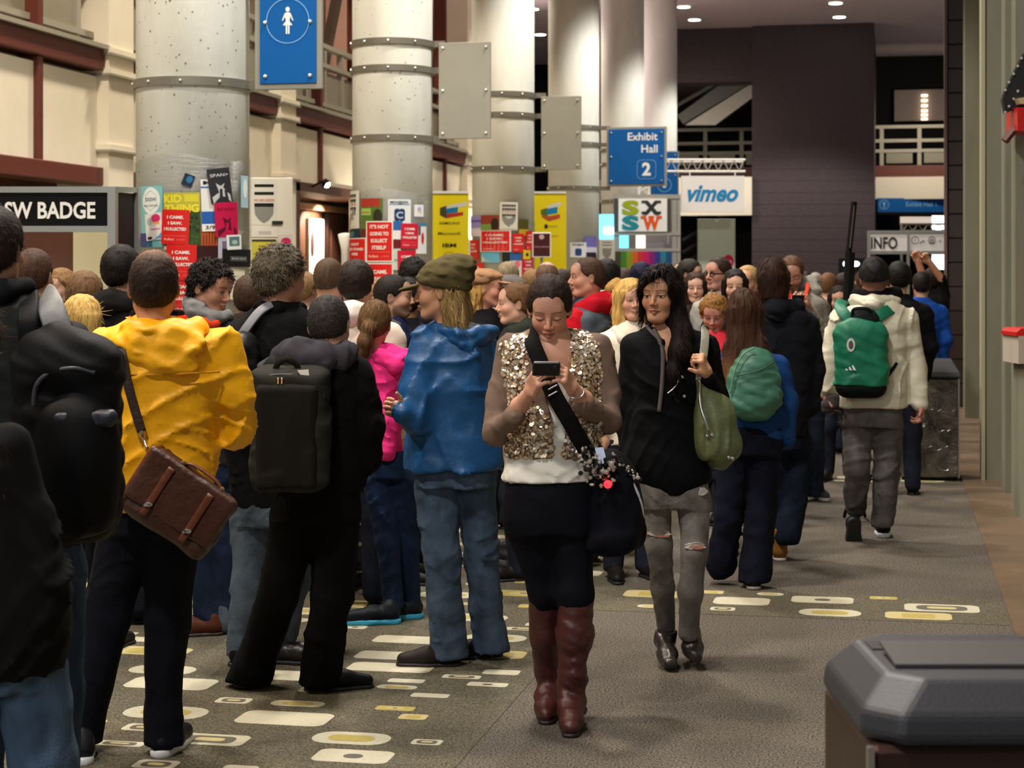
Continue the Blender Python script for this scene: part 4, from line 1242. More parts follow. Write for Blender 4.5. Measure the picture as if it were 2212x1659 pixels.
w1 = struct(obj('window_1', vslab(MB(), 2016, 2062, 462, 500, 52, .05).v and vslab(vslab(MB(), 2014, 2062, 466, 498, 52, .05), 2014, 2062, 550, 582, 52, .05), mat('lit_window', (250, 246, 255), .4, emit=2.6)))
obj('glowing_ceiling', vslab(MB(), 1945, 2014, 468, 486, 53, .05), mat('far_ceiling', (214, 200, 184), .6, emit=.35), w1)  # emission stands in for lamplight on this strip of far ceiling
tr = thing('far_truss', 'thin grey truss above the INFO booth', 'truss', (0, 0, 0))
obj('chord', MB().tube([W(1945, 484, 40), W(2060, 484, 40)], .025, 5), M_steel, tr)
obj('chord', MB().tube([W(1945, 499, 40), W(2060, 499, 40)], .025, 5), M_steel, tr)
for a in (1948, 2058): obj('leg', MB().tube([W(a, 484, 40), W(a, 592 + CH * F / 40, 40)], .03, 6), M_steel, tr)
for k in range(5):
    obj('lattice_bar', MB().tube([W(1950 + 22 * k, 499, 40), W(1961 + 22 * k, 484, 40), W(1972 + 22 * k, 499, 40)], .015, 5), M_steel, tr)
mon = tag(obj('far_monitor', vslab(MB(), 1812, 1872, 558, 600, 34, .06), mat('monitor_black', (8, 8, 12), .3)), 'black monitor with a bright blue white glow beside the pole', 'monitor')
gl = MB()
for cx_, w_ in ((1826, 5), (1848, 9)):
    c = W(cx_, 570, 33.98)
    gl.poly([c + rt * (w_ / F * 34 * math.cos(q)) + Vector((0, 0, .05 * math.sin(q))) for q in ring[::2]])
obj('stand', vslab(MB(), 1838, 1842, 600, 592 + CH * F / 34, 34.02, .04), M_black, mon)
obj('screen_glow', gl, mat('screen_bluewhite', (210, 226, 255), .4, emit=4), mon)

# ---- tall black pole with a lit slot behind the white jacket man
t = thing('light_stand', 'tall thin black tilted light bar rising above the crowd', 'stand', (0, 0, 0))
dl = 12.6
obj('tube_head', MB().tube([W(1833, 548, dl), W(1845, 436, dl)], .021, 8), M_black, t)
obj('lit_slot', MB().tube([W(1836, 535, dl - .02), W(1845.5, 445, dl - .02)], .005, 5), mat('slot_grey', (120, 104, 96), .3, metal=.6), t)
obj('sleeve', MB().tube([W(1829, 700, dl), W(1836, 545, dl)], .034, 8), M_black, t)
obj('mast', MB().tube([W(1848, 1000, dl), W(1830, 690, dl)], .022, 8), M_black, t)
g0 = W(1848, 1000, dl)
obj('tripod_leg', MB().tube([(g0.x, g0.y, .35), (g0.x + .06, g0.y + .25, .01)], .012, 6), M_black, t)
obj('tripod_leg', MB().tube([(g0.x, g0.y, .35), (g0.x - .08, g0.y + .2, .01)], .012, 6), M_black, t)
obj('tripod_leg', MB().tube([(g0.x, g0.y, .40), (g0.x + .02, g0.y - .15, .01)], .012, 6), M_black, t)

# ---- red fixture on the right pillar and the gooseneck wall lamp
t = thing('sign_bracket', 'dark bolted bracket and red box jutting from the right stone pillar', 'bracket', (0, 0, 0))
dq = 13.0
obj('bolted_plate', MB().slab([W(2166, 215, dq), W(2172, 195, dq), W(2212, 115, dq), W(2290, 60, dq), W(2290, 200, dq), W(2172, 245, dq)], fw * .06), mat('plate_dark', (40, 42, 46), .5, metal=.4), t)
for px, py in ((2172, 195), (2180, 178), (2190, 160), (2199, 143), (2207, 126), (2172, 243), (2180, 230), (2190, 214), (2199, 197)):
    obj('bolt', MB().ball(W(px, py, dq - .01), .011, 6), M_bolt, t)
obj('red_box', MB().slab([W(2198, 232, dq - .1), W(2290, 232, dq - .1), W(2290, 290, dq - .1), W(2198, 282, dq - .1)], fw * .3), mat('red_gloss', (190, 26, 22), .35), t)
obj('pale_cap', MB().slab([W(2198, 212, dq - .1), W(2290, 200, dq - .1), W(2290, 224, dq - .1), W(2204, 224, dq - .1)], fw * .3), paper((190, 176, 140)), t)
obj('brace', MB().tube([W(2170, 305, dq), W(2215, 250, dq)], .03, 6), M_red, t)
t = thing('red_lidded_case', 'pale glass case with a red lid at the right edge', 'case', (0, 0, 0))
obj('lid', MB().slab([W(2196, 718, 12.6), W(2206, 710, 12.6), W(2300, 708, 12.6), W(2300, 726, 12.6), W(2196, 726, 12.6)], fw * .4), MATS['red_gloss'], t)
obj('case_body', MB().slab([W(2200, 726, 12.6), W(2300, 726, 12.6), W(2300, 786, 12.6), W(2200, 786, 12.6)], fw * .4), paper((176, 164, 150)), t)
obj('support', MB().slab([W(2215, 786, 12.6), W(2300, 786, 12.6), W(2300, 1129, 12.6), W(2215, 1129, 12.6)], fw * .3), M_stone, t)
t = thing('gooseneck_lamp', 'small black gooseneck lamp over the left doorway', 'lamp', (0, 0, 0))
dg = 28.6
obj('arm', MB().tube([W(672, 404, 29.4), W(690, 395, dg), W(704, 388, dg)], .018, 6), M_black, t)
obj('shade', MB().tube([W(706, 387, dg), W(703, 394, dg), W(707, 398, dg)], [.03, .07, .085], 12), M_black, t)
obj('bulb', MB().ball(W(706, 398, dg), .055, 10), M_glow, t)
t = tag(obj('lit_artwork', MB().box(WX - .915, WX - .86, 30.7, 31.55, .8, 2.66), paper((236, 224, 214))), 'bright framed artwork on the doorway wall at left', 'artwork')
obj('dark_figure', MB().ball((WX - .85, 30.85, 2.2), (.02, .1, .22), 10), paper((70, 44, 38)), t)
# ================================================================== PEOPLE: BUILDING KIT
def Rz(a):
    c, s = math.cos(a), math.sin(a); return np.array([[c, -s, 0], [s, c, 0], [0, 0, 1.]])
def Rx(a):
    c, s = math.cos(a), math.sin(a); return np.array([[1., 0, 0], [0, c, -s], [0, s, c]])
def Ry(a):
    c, s = math.cos(a), math.sin(a); return np.array([[c, 0, s], [0, 1., 0], [-s, 0, c]])
def unit(v):
    v = np.asarray(v, float); return v / max(1e-9, np.linalg.norm(v))
def sstep(x, a, b):
    t = np.clip((x - a) / (b - a), 0, 1); return t * t * (3 - 2 * t)

M_skin = mat('skin', (200, 150, 125), 0.5, attr=True, bump=0.06, bscale=260, var=0.05, vscale=30, spec=0.35)
M_hair = mat('hair', (60, 40, 30), 0.6, attr=True, bump=0.35, bscale=260, var=0.3, vscale=150, stretch=(1, 1, .06), spec=0.14)
M_hairs = mat('hair_short', (60, 40, 30), 0.6, attr=True, bump=0.3, bscale=400, var=0.3, vscale=200, stretch=(1, 1, .35), spec=0.2)

HEADS = {}
def head_mesh(sex, hi, eyes='open', smile=0.0):
    """canonical head, origin at eye level, face towards -y; returns verts, quads, masks"""
    key = (sex, hi, eyes, smile)
    if key in HEADS: return HEADS[key]
    f = sex == 'f'
    s = Sdf(.03)
    s.ell((0, .014, .034), (.0735, .094, .084))
    s.ell((0, .03, -.01), (.064, .066, .07))
    s.ell((0, -.030, -.036), (.0525 if f else .0585, .059, .075), k=.035)
    s.ell((0, -.070, -.098), (.014 if f else .022, .016, .013), k=.03)
    for x in (-1, 1):
        s.cone((x * .047, .0, -.062), (x * .022, -.06, -.098), .010 if f else .018, .012 if f else .014, k=.03)
        s.ell((x * .036, -.058, -.028), (.024, .022, .022), k=.03)
    s.cone((-.034, -.078, .020), (.034, -.078, .020), .010, .010, k=.022)
    s.ell((0, -.066, .048), (.052, .028, .034), k=.03)
    for x in (-1, 1):
        s.ell((x * .031, -.100, .000), (.017, .016, .0095), k=.012, sub=True)
        s.ell((x * .031, -.0775, -.001), (.0145, .0125, .0115), k=.003)
        s.ell((x * .031, -.0795, .0065 if eyes == 'open' else -.002), (.0155, .0125, .0055 if eyes == 'open' else .0115), k=.004)
    s.cone((0, -.088, .010), (0, -.1105, -.030), .0075, .0105 if not f else .0092, k=.012)
    for x in (-1, 1): s.ell((x * .0105, -.099, -.035), (.0085, .010, .0075), k=.006)
    for x in (-1, 1): s.ell((x * .007, -.105, -.043), (.0035, .005, .0035), k=.002, sub=True)
    lz = -.062
    w = .021 + .006 * smile
    up = .006 * smile
    for x in (-1, 1):
        s.cone((0, -.0945, lz + .003), (x * w, -.083, lz + up), .0062, .003, k=.006)
        s.cone((0, -.0935, lz - .009), (x * w * .9, -.082, lz + up), .0072, .003, k=.006)
    for x in (-1, 1): s.cone((0, -.1015, lz - .003), (x * (w + .002), -.0865, lz - .001 + up), .0016, .001, k=.003, sub=True)
    for x in (-1, 1):
        s.ell((x * .0765, .012, -.006), (.010, .019, .031), Rz(x * -.35) @ Rx(.15), k=.006)
        s.ell((x * .086, .006, -.004), (.006, .010, .018), Rz(x * -.35), k=.005, sub=True)
    s.cone((0, .022, -.06), (0, .030, -.18), .046 if f else .054, .048 if f else .056, k=.03)
    v, q = s.mesh(.003 if hi is True else (.0052 if hi is False else .0074))
    x, y, z = v.T
    ax = np.abs(x)
    fr = y < -.05
    m = {}
    lipc = lz + up * np.clip(ax / w, 0, 1) ** 2 - .003
    m['lip'] = fr * np.clip(1.4 - np.sqrt(((ax) / (w + .003)) ** 2 + ((z - lipc) / .0115) ** 2) * 1.25, 0, 1)
    m['line'] = fr * (np.abs(z - lipc) < .0022) * (ax < w)
    bz = .0215 + .004 * np.sin(np.clip((ax - .012) / .038, 0, 1) * 2.6)
    m['brow'] = fr * np.clip(1.5 - np.abs(z - bz) / (.0028 if f else .0036), 0, 1) * (ax > .012) * (ax < .052)
    ex, ez = (ax - .031) / .0140, (z + .001) / .0050
    re = np.sqrt(ex ** 2 + ez ** 2)
    if eyes == 'open':
        m['eye'] = fr * (re < 1.0)
        m['iris'] = fr * (np.sqrt((ax - .031) ** 2 + (z) ** 2) < .0068) * (re < 1.05)
        m['lash'] = fr * (re >= .92) * (re < 1.35) * (z > -.0005)
    else:
        m['eye'] = np.zeros(len(v), bool); m['iris'] = m['eye']
        m['lash'] = fr * (np.abs(z + .0075 - .003 * ex ** 2) < .0024) * (np.abs(ex) < 1.1)
    m['cheek'] = fr * np.exp(-((ax - .04) ** 2 + (z + .03) ** 2) / .0005)
    m['nose'] = fr * np.exp(-(ax ** 2 + (z + .032) ** 2) / .0003)
    m['beard'] = sstep(-z, .034, .055) * (y < .0) * sstep(-y, -.03, .01) * (z > -.125) * (1 - (np.abs(z - lipc) < .007) * (ax < w))
    m['scalp'] = sstep(z + .85 * y, -.03, .02)
    HEADS[key] = (v, q, m)
    return HEADS[key]

HAIRS = {}
def hair_mesh(style, vox):
    if (style, vox) in HAIRS: return HAIRS[(style, vox)]
    s = Sdf(.02)
    t = {'buzz': .004, 'short': .012, 'thick': .020, 'spiky': .016, 'wavy': .022, 'bald': .003, 'crew': .008}.get(style, .012)
    def cap(t, h=0.0, sl=.85):
        s.ell((0, .014, .034), (.0735 + t, .094 + t, .084 + t))
        s.ell((0, .032, -.012), (.064 + t, .066 + t, .066 + t), k=.03)
        s.shell_cut(lambda P: -(P[:, 2] + sl * P[:, 1] + .010 - h) / 1.31, .006)
        for x in (-1, 1): s.ell((x * .088, .008, -.012), (.026, .021, .034), k=.006, sub=True)
    if style in ('short', 'thick', 'wavy', 'spiky', 'crew', 'buzz'):
        cap(t)
        s.folds({'short': .0012, 'thick': .002, 'wavy': .004, 'spiky': .005, 'crew': .0008, 'buzz': .0003}[style], {'spiky': 75}.get(style, 55), 3)
    elif style == 'bald':
        cap(.004, -.015)
        s.ell((0, -.05, .12), (.085, .12, .055), k=.01, sub=True); s.folds(.0008, 60, 2)
    elif style == 'thin':                                     # short, receding on the crown
        cap(.007); s.folds(.001, 60, 2)
    elif style == 'pulled':
        cap(.015, -.010); s.ell((0, .09, .0), (.04, .035, .04)); s.folds(.0012, 70, 5, (1.6, .5, 1))
        s.chain([(0, .10, .0, .026), (0, .125, -.06, .03), (0.01, .11, -.14, .028), (.01, .10, -.20, .015)], k=.03)
    elif style == 'pony':
        cap(.009, -.004); s.folds(.0012, 70, 5)
        s.chain([(0, .095, -.005, .018), (.006, .125, -.025, .030), (.016, .125, -.09, .036), (.03, .11, -.15, .030), (.045, .105, -.21, .014)], k=.02)
    elif style == 'bun':
        cap(.011, -.004); s.ell((0, .10, .05), (.045, .045, .042)); s.folds(.003, 60, 5)
    elif style == 'long_back':                               # long straight hair seen from behind
        cap(.016)
        s.loft([(.02, 0, .035, .088, .075), (-.08, 0, .050, .092, .065), (-.18, 0, .062, .108, .055), (-.30, -.0, .075, .125, .046), (-.40, 0, .085, .12, .034), (-.45, .0, .088, .09, .02)], k=.03)
        s.ell((0, -.10, -.07), (.062, .095, .12), k=.02, sub=True)
        s.folds(.004, 50, 8, (1.8, 1, .12))
    elif style == 'bob':                                     # blond shoulder length hair round the face
        s.ell((0, .014, .034), (.0735 + .02, .094 + .018, .084 + .02))
        s.loft([(.05, 0, .02, .090, .10), (-.03, 0, .03, .095, .085), (-.10, 0, .03, .100, .08), (-.17, 0, .03, .088, .07)], k=.03)
        s.ell((0, -.10, -.06), (.060, .115, .125), k=.015, sub=True)
        s.ell((.02, -.10, .03), (.045, .06, .045), k=.015, sub=True)
        s.folds(.004, 45, 4, (1.6, 1.2, .25))
    elif style == 'long_side':                               # dark fringe swept across, mass falling on one shoulder
        s.ell((0, .014, .036), (.0735 + .018, .094 + .016, .084 + .020))
        s.loft([(.05, 0, .025, .092, .098), (-.03, .006, .035, .094, .085), (-.10, .02, .04, .085, .07), (-.15, .04, .035, .065, .055)], k=.03)
        s.ell((-.006, -.102, -.058), (.060, .115, .112), k=.012, sub=True)
        s.ell((.030, -.115, .030), (.036, .05, .040), Ry(.5), k=.012, sub=True)
        s.chain([(.070, .02, -.07, .034), (.095, .0, -.15, .042), (.10, -.045, -.24, .044), (.085, -.075, -.33, .034), (.07, -.085, -.40, .014)], k=.03)
        s.chain([(-.078, -.03, .02, .012), (-.080, -.02, -.06, .008), (-.076, -.015, -.12, .004)], k=.012)
        s.chain([(.036, -.070, .112, .016), (-.008, -.098, .090, .017), (-.046, -.090, .050, .016), (-.076, -.050, .006, .013)], k=.012)
        s.chain([(.036, -.070, .112, .014), (.062, -.076, .070, .012), (.078, -.045, .020, .012)], k=.012)
        s.folds(.003, 50, 9, (1.7, 1, .2))
    elif style == 'long_face':                               # long brown hair either side of the face
        s.ell((0, .014, .036), (.0735 + .016, .094 + .014, .084 + .018))
        s.loft([(.05, 0, .025, .090, .095), (-.05, 0, .035, .096, .08), (-.15, 0, .04, .10, .065), (-.26, 0, .03, .10, .06), (-.32, 0, .02, .085, .04)], k=.03)
        s.ell((0, -.11, -.07), (.056, .12, .14), k=.012, sub=True); s.ell((-.02, -.115, .03), (.04, .05, .04), k=.012, sub=True)
        s.folds(.004, 45, 4, (1.6, 1.2, .25))
    elif style == 'under_cap':                               # wavy hair hanging below a cap
        s.loft([(.02, 0, .045, .082, .070), (-.05, 0, .062, .090, .068), (-.12, 0, .072, .096, .064), (-.20, 0, .08, .088, .056), (-.26, 0, .085, .06, .035)], k=.03)
        s.ell((0, -.10, -.05), (.10, .115, .12), k=.02, sub=True)
        s.folds(.007, 45, 4, (1.2, 1.2, .35))
    elif style == 'blond_back':                              # straight blond, chin length, from behind
        cap(.018, -.02)
        s.loft([(.03, 0, .035, .090, .078), (-.06, 0, .045, .094, .070), (-.14, 0, .045, .092, .066), (-.19, 0, .04, .08, .05)], k=.03)
        s.ell((0, -.10, -.07), (.066, .10, .13), k=.02, sub=True)
        s.folds(.003, 55, 4, (1.8, 1, .12))
    elif style == 'mop':                                     # longish man's hair to the nape
        cap(.015, -.02)
        s.loft([(.03, 0, .035, .086, .076), (-.06, 0, .05, .084, .064), (-.12, 0, .058, .076, .05)], k=.03)
        s.ell((0, -.10, -.05), (.066, .10, .12), k=.02, sub=True)
        s.folds(.003, 50, 4, (1.6, 1, .25))
    elif style == 'beanie':
        s.ell((0, .014, .034), (.0735 + .016, .094 + .014, .084 + .022))
        s.ell((0, .03, .0), (.075, .085, .05), k=.03)
        s.shell_cut(lambda P: -(P[:, 2] + .25 * P[:, 1] - .012) / 1.03, .006)
        s.folds(.0025, 40, 4)
    v, q = s.mesh(vox)
    HAIRS[(style, vox)] = (v, q)
    return HAIRS[(style, vox)]

STAND = []                                                   # where people already stand
def srgb(c): return np.array(lin(c)[:3])

def strands(hv, hq, style, n, seed):
    """tapered ribbons rooted on the hair mass, combed along the style's flow"""
    g = np.random.default_rng(seed)
    c = hv[hq].mean(1); nr = np.cross(hv[hq[:, 2]] - hv[hq[:, 0]], hv[hq[:, 3]] - hv[hq[:, 1]])
    ar = np.linalg.norm(nr, axis=1); nr = nr / np.maximum(ar, 1e-12)[:, None]
    i = g.choice(len(hq), n, p=ar / ar.sum())
    p = c[i] + g.normal(size=(n, 3)) * .0015; nn = nr[i]
    crown = np.array([0, .055, .125])
    short = style in ('short', 'thick', 'wavy', 'spiky', 'crew', 'buzz', 'bald', 'thin')
    L, lift, w, jit = {'short': (.020, .20, .0020, .30), 'thick': (.026, .22, .0024, .35), 'wavy': (.026, .45, .0028, .6), 'spiky': (.026, .85, .0030, .5), 'crew': (.012, .45, .0016, .4),
                       'buzz': (.006, .6, .0012, .4), 'bald': (.005, .5, .0012, .4), 'thin': (.012, .25, .0016, .35), 'pulled': (.030, .02, .0014, .06), 'pony': (.035, .06, .0018, .12), 'bun': (.03, .15, .002, .3)}.get(style, (.070, .03, .0026, .10) if style != 'under_cap' else (.055, .16, .0022, .2))
    if short: fl = p - crown
    elif style in ('pulled', 'pony', 'bun'):
        fl = np.where((p[:, 1] < .085)[:, None], np.array([0, .10, .0]) - p, np.array([0, 0, -1.]))
    else:
        fl = np.stack([p[:, 0] * 2.0, p[:, 1] * .6, np.full(n, -.35)], 1)
        top = p[:, 2] > .04
        fl[top] = (p - np.array([.0, .03, .13]))[top]
    fl = fl + g.normal(size=(n, 3)) * jit * np.linalg.norm(fl, axis=1, keepdims=True)
    t = fl - nn * (fl * nn).sum(1, keepdims=True); t /= np.maximum(np.linalg.norm(t, axis=1, keepdims=True), 1e-9)
    dr = t + nn * lift * g.uniform(.3, 1.4, (n, 1)); dr /= np.linalg.norm(dr, axis=1, keepdims=True)
    sd = np.cross(dr, nn); sd /= np.maximum(np.linalg.norm(sd, axis=1, keepdims=True), 1e-9)
    Ls = L * g.uniform(.6, 1.3, (n, 1)); ws = w * g.uniform(.7, 1.3, (n, 1))
    p0 = p - nn * .002; p1 = p + dr * Ls * .5; p2 = p1 + (dr - nn * lift * .7) * Ls * .5
    Rc = .11 if short or style in ('pulled', 'pony', 'bun') else .16
    p1 = p1 - nn * (Ls * .5) ** 2 / (2 * Rc); p2 = p2 - nn * Ls ** 2 / (2 * Rc)
    V = np.stack([p0 - sd * ws * .5, p0 + sd * ws * .5, p1 + sd * ws * .45, p1 - sd * ws * .45, p2 + sd * ws * .1, p2 - sd * ws * .1], 1).reshape(-1, 3)
    if not short:
        bad = (p2[:, 1] < -.055) & (np.abs(p2[:, 0]) < .066) & (p2[:, 2] < .055) & (p2[:, 2] > -.13)
        if style == 'pulled': bad |= (p[:, 2] + .85 * p[:, 1] < -.004)
        V = V.reshape(n, 6, 3)[~bad].reshape(-1, 3); n = int((~bad).sum())
    b = (np.arange(n) * 6)[:, None]
    Q = np.concatenate([b + np.array([0, 1, 2, 3]), b + np.array([3, 2, 4, 5])])
    return V, Q, np.repeat(g.uniform(.55, 1.6, (n, 1)), 6, 0)

SHARED = {}
def shared(name, key, vq, material, parent, M):
    """object on a mesh shared between alike pieces, material on the object"""
    if key not in SHARED:
        SHARED[key] = np_mesh(name, [vq], material, parent); o = SHARED[key]
    else:
        o = bpy.data.objects.new(name, SHARED[key].data); C.objects.link(o); o.parent = parent
    o.matrix_local = M
    o.material_slots[0].link = 'OBJECT'; o.material_slots[0].material = material
    return o
def m4(R, k=1.0, p=(0, 0, 0)):
    M = Matrix([[float(R[i][j]) * k for j in range(3)] + [float(p[i])] for i in range(3)] + [[0, 0, 0, 1]])
    return M

class Fig:
    def __init__(s, label, px, d, skin=(204, 152, 124), group=None):
        s.d = d; s.px = px
        s.root = thing('person', label, 'person', G(px, d), YAW, group)
        s.skin = srgb(skin) * .84; s.parts = []; s.cols = []; s.rows = []; s.limbs = []
        s.x0 = (px - CX) / F * d
        STAND.append((s.x0, d))
    def L(s, px, py, dd=0.0):
        D = s.d + dd
        return np.array([(px - CX) / F * D - s.x0, dd, CH - (py - HZ) / F * D])
    def gr(s, px, py):
        D = F * CH / (py - HZ)
        return np.array([(px - CX) / F * D - s.x0, D - s.d, 0.0])
    def to_px(s, v):
        D = s.d + v[:, 1]
        return CX + F * (v[:, 0] + s.x0) / D, HZ + F * (CH - v[:, 2]) / D
    def pts(s, chain):
        return [np.append(s.L(*p[:3]), p[3]) for p in chain]
    def lrows(s, rows):
        out = []
        for r in rows:
            py, xl, xr, ry = r[:4]; dd = r[4] if len(r) > 4 else 0.0
            a, b = s.L(xl, py, dd), s.L(xr, py, dd)
            out.append((a[2], (a[0] + b[0]) / 2, dd, (b[0] - a[0]) / 2, ry))
        return out
    def sdf(s, rows=(), limbs=(), k=.04, n=2.3, fold=.006, ff=11.0, seed=0, body=True):
        q = Sdf(k)
        if len(rows):
            lr = s.lrows(rows); q.loft(lr, n=n)
            if body: s.rows.append(lr)
        for c in limbs:
            p = s.pts(c); q.chain(p)
            if body: s.limbs.append(p)
        if fold: q.folds(fold * .45, ff, seed); q.crease(fold * 1.4, ff * 1.8, seed)
        return q
    def wear(s, name, q, material, vox=.011, parent=None):
        v, f = q.mesh(vox)
        return np_mesh(name, [(v, f)], material, parent or s.root)
    def head(s, px, py, dd=0.0, yaw=0, pitch=0, roll=0, sc=1.0, sex='m', hi=False, eyes='open', smile=0.0, hair=None, hcol=(60, 40, 28),
             lip=None, brow=None, beard=0.0, hvox=.005, hmat=None, scalp=None):
        R = Rz(math.radians(yaw)) @ Rx(math.radians(pitch)) @ Ry(math.radians(roll))
        c = s.L(px, py, dd); s.hR, s.hc, s.hs = R, c, sc
        v, q, m = head_mesh(sex, hi, eyes, smile)
        col = np.tile(s.skin, (len(v), 1))
        def mixin(mask, c_, a=1.0):
            nonlocal col
            w = (np.asarray(mask, float) * a)[:, None]; col = col * (1 - w) + np.asarray(c_) * w
        lipc = srgb(lip) if lip else s.skin * np.array([.80, .48, .46])
        hc = srgb(hcol)
        mixin(m['cheek'], s.skin * np.array([1.02, .72, .68]), .45); mixin(m['nose'], s.skin * np.array([1.05, .80, .74]), .4)
        if beard: mixin(m['beard'], hc * .8 + s.skin * .12, beard)
        mixin(m['lip'], lipc, .85); mixin(m['line'], lipc * .35, .8)
        mixin(m['brow'], srgb(brow) if brow else hc * .8, .75)
        mixin(m['eye'], (.50, .46, .42)); mixin(m['iris'], (.03, .02, .015)); mixin(m['lash'], (.015, .01, .008), .85)
        if hair and hair not in ('bald',): mixin(m['scalp'], hc, .6)
        vv = (v * sc) @ R.T + c
        s.parts.append((vv, q)); s.cols.append(col)
        if hair:
            s.hair(hair, hcol, hvox, hmat, scalp)
        s.neck = (np.array([0, .03, -.2]) * sc) @ R.T + c
        return s
    def hair(s, style, hcol, vox=.005, hmat=None, scalp=None, name='hair'):
        hv, hq = hair_mesh(style, vox)
        g = np.random.default_rng(len(hv))
        base = srgb(hcol)
        n = np.sin(hv @ np.array([160., 90, 30])) * np.sin(hv @ np.array([-70., 140, 25]))
        col = base * (1 + .25 * n[:, None])
        if style == 'thin':
            w = np.exp(-((hv[:, 0]) ** 2 + (hv[:, 1] + .01) ** 2) / .0035) * sstep(hv[:, 2], .06, .11)
            col = col * (1 - .75 * w[:, None]) + s.skin * .75 * w[:, None]
        if scalp is not None:
            w = sstep(-hv[:, 2], scalp[0], scalp[1])[:, None]; col = col * (1 - w) + srgb(scalp[2]) * w
        parts, cols = [((hv * s.hs) @ s.hR.T + s.hc, hq)], [np.maximum(col * .85, .001)]
        if style != 'beanie':
            sv, sq_, sc_ = strands(hv, hq, style, 3200 if vox <= .0061 else (2200 if vox <= .0079 else 600), len(hv))
            near = np.repeat(base[None] * 1.05, len(sv), 0) * sc_
            if scalp is not None:
                w = sstep(-sv[:, 2], scalp[0], scalp[1])[:, None]; near = near * (1 - w) + srgb(scalp[2]) * w * sc_
            if style == 'thin':
                ok = np.exp(-((sv[:, 0]) ** 2 + (sv[:, 1] + .01) ** 2) / .0035) * (sv[:, 2] > .06)
                near = near * (1 - .6 * ok[:, None]) + s.skin * .6 * ok[:, None]
            parts.append(((sv * s.hs) @ s.hR.T + s.hc, sq_)); cols.append(np.maximum(near, .001))
        m = hmat or (M_hairs if style in ('short', 'thick', 'spiky', 'buzz', 'crew', 'bald', 'thin', 'wavy') else M_hair)
        return np_mesh(name, parts, m, s.root, cols)
    def hp(s, p):
        """canonical head point to local"""
        return (np.asarray(p, float) * s.hs) @ s.hR.T + s.hc
    def skin_part(s, q, vox=.006):
        v, f = q.mesh(vox); s.parts.append((v, f)); s.cols.append(np.tile(s.skin, (len(v), 1)))
    def hand(s, wrist, dr, nm, side=1, curl=(.5, .5, .5, .5), thumb=.5, sc=1.0, elbow=None, vox=.0035, spread=1.0):
        """palm, four fingers and thumb; dr along the hand, nm out of the palm, side puts the thumb on +/- (dr x nm)"""
        w = np.asarray(wrist, float); d = unit(dr); n = np.asarray(nm, float); n = unit(n - d * (n @ d)); a = np.cross(d, n) * side
        q = Sdf(.012)
        B = np.stack([a, d, n], 1)
        q.rbox(w + d * .048 * sc, np.array([.040, .046, .014]) * sc, .013 * sc, B)
        q.ell(w + d * .03 * sc + a * .026 * sc + n * .006 * sc, np.array([.020, .032, .018]) * sc, B, k=.015)
        Ls = (.072, .080, .075, .060)
        for i in range(4):
            b = w + d * (.088 - (.004 if i in (0, 3) else 0) - (.006 if i == 3 else 0)) * sc + a * (.030 - .020 * i) * sc
            dir_ = unit(d + a * (.10 - .07 * i) * spread)
            p = b; r = .0092 * sc * (.88 if i == 3 else 1)
            for j, fr in enumerate((.45, .30, .25)):
                an = curl[i] * (1.25, 1.45, .9)[j]
                c_, s_ = math.cos(an), math.sin(an)
                ax = unit(np.cross(dir_, n)); dn = unit(np.cross(ax, dir_))
                nd = dir_ * c_ + dn * s_ * (1 if dn @ n >= -1e9 else -1)
                n_loc = n
                e = p + nd * Ls[i] * fr * sc
                q.cone(p, e, r, r * .92, k=.004); p = e; r *= .92
                # bend continues in the plane of the finger
                n2 = unit(n * c_ - d * s_) if j == 0 else n
                dir_ = nd
                n = unit(np.cross(np.cross(dir_, n), dir_)) if abs(dir_ @ n) < .98 else unit(-d)
            n = np.asarray(nm, float); n = unit(n - d * (n @ d))
        tb = w + d * .028 * sc + a * .034 * sc + n * .006 * sc
        t1 = unit(d * .62 + a * (.75 - .35 * thumb) + n * (.2 + .55 * thumb)); t2 = unit(t1 + n * .5 * thumb + d * .35 - a * .35 * thumb)
        q.cone(tb, tb + t1 * .040 * sc, .0125 * sc, .0105 * sc, k=.012)
        q.cone(tb + t1 * .040 * sc, tb + (t1 * .040 + t2 * .032) * sc, .0105 * sc, .0085 * sc, k=.004)
        if elbow is not None:
            e = np.asarray(elbow, float); q.cone(w, w + (e - w) * .40, .026 * sc, .033 * sc, k=.02); q.cone(w + (e - w) * .40, w + (e - w) * .70, .033 * sc, .024 * sc, k=.02)
        else:
            q.cone(w + d * .01, w - d * .03 * sc, .025 * sc, .025 * sc, k=.02)
        s.skin_part(q, vox)
    def shoe(s, pos, yaw, kind='shoe', col=(20, 18, 18), sole=(16, 15, 15), sc=1.0, pitch=0, rough=.5, lift=0.0, glossy=False):
        (v, q), (sv, sq) = shoe_mesh(kind)
        R = Rz(math.radians(yaw)) @ Rx(math.radians(pitch))
        p = np.asarray(pos, float) + np.array([0, 0, lift])
        m = leather(col, .35) if glossy else cloth(col, rough)
        o = shared('shoe', ('shoe', kind), (v, q), m, s.root, m4(R, sc, p))
        shared('sole', ('sole', kind), (sv, sq), mat('sole_%d_%d_%d' % tuple(sole), sole, .6), o, Matrix.Identity(4))
        return o
    def done(s, vox=.034):
        """one body under the clothes, joined with head and hands"""
        q = Sdf(.05)
        for lr in s.rows:
            q.loft([(z, cx, cy, max(.03, rx * .72 - .012), max(.03, ry * .66)) for z, cx, cy, rx, ry in lr])
        for p in s.limbs:
            q.chain([np.append(a[:3], max(.014, a[3] * .45)) for a in p])
        if q.ops:
            v, f = q.mesh(vox); s.parts.append((v, f)); s.cols.append(np.tile(s.skin, (len(v), 1)))
        np_mesh('body', s.parts, M_skin, s.root, s.cols)
        return s
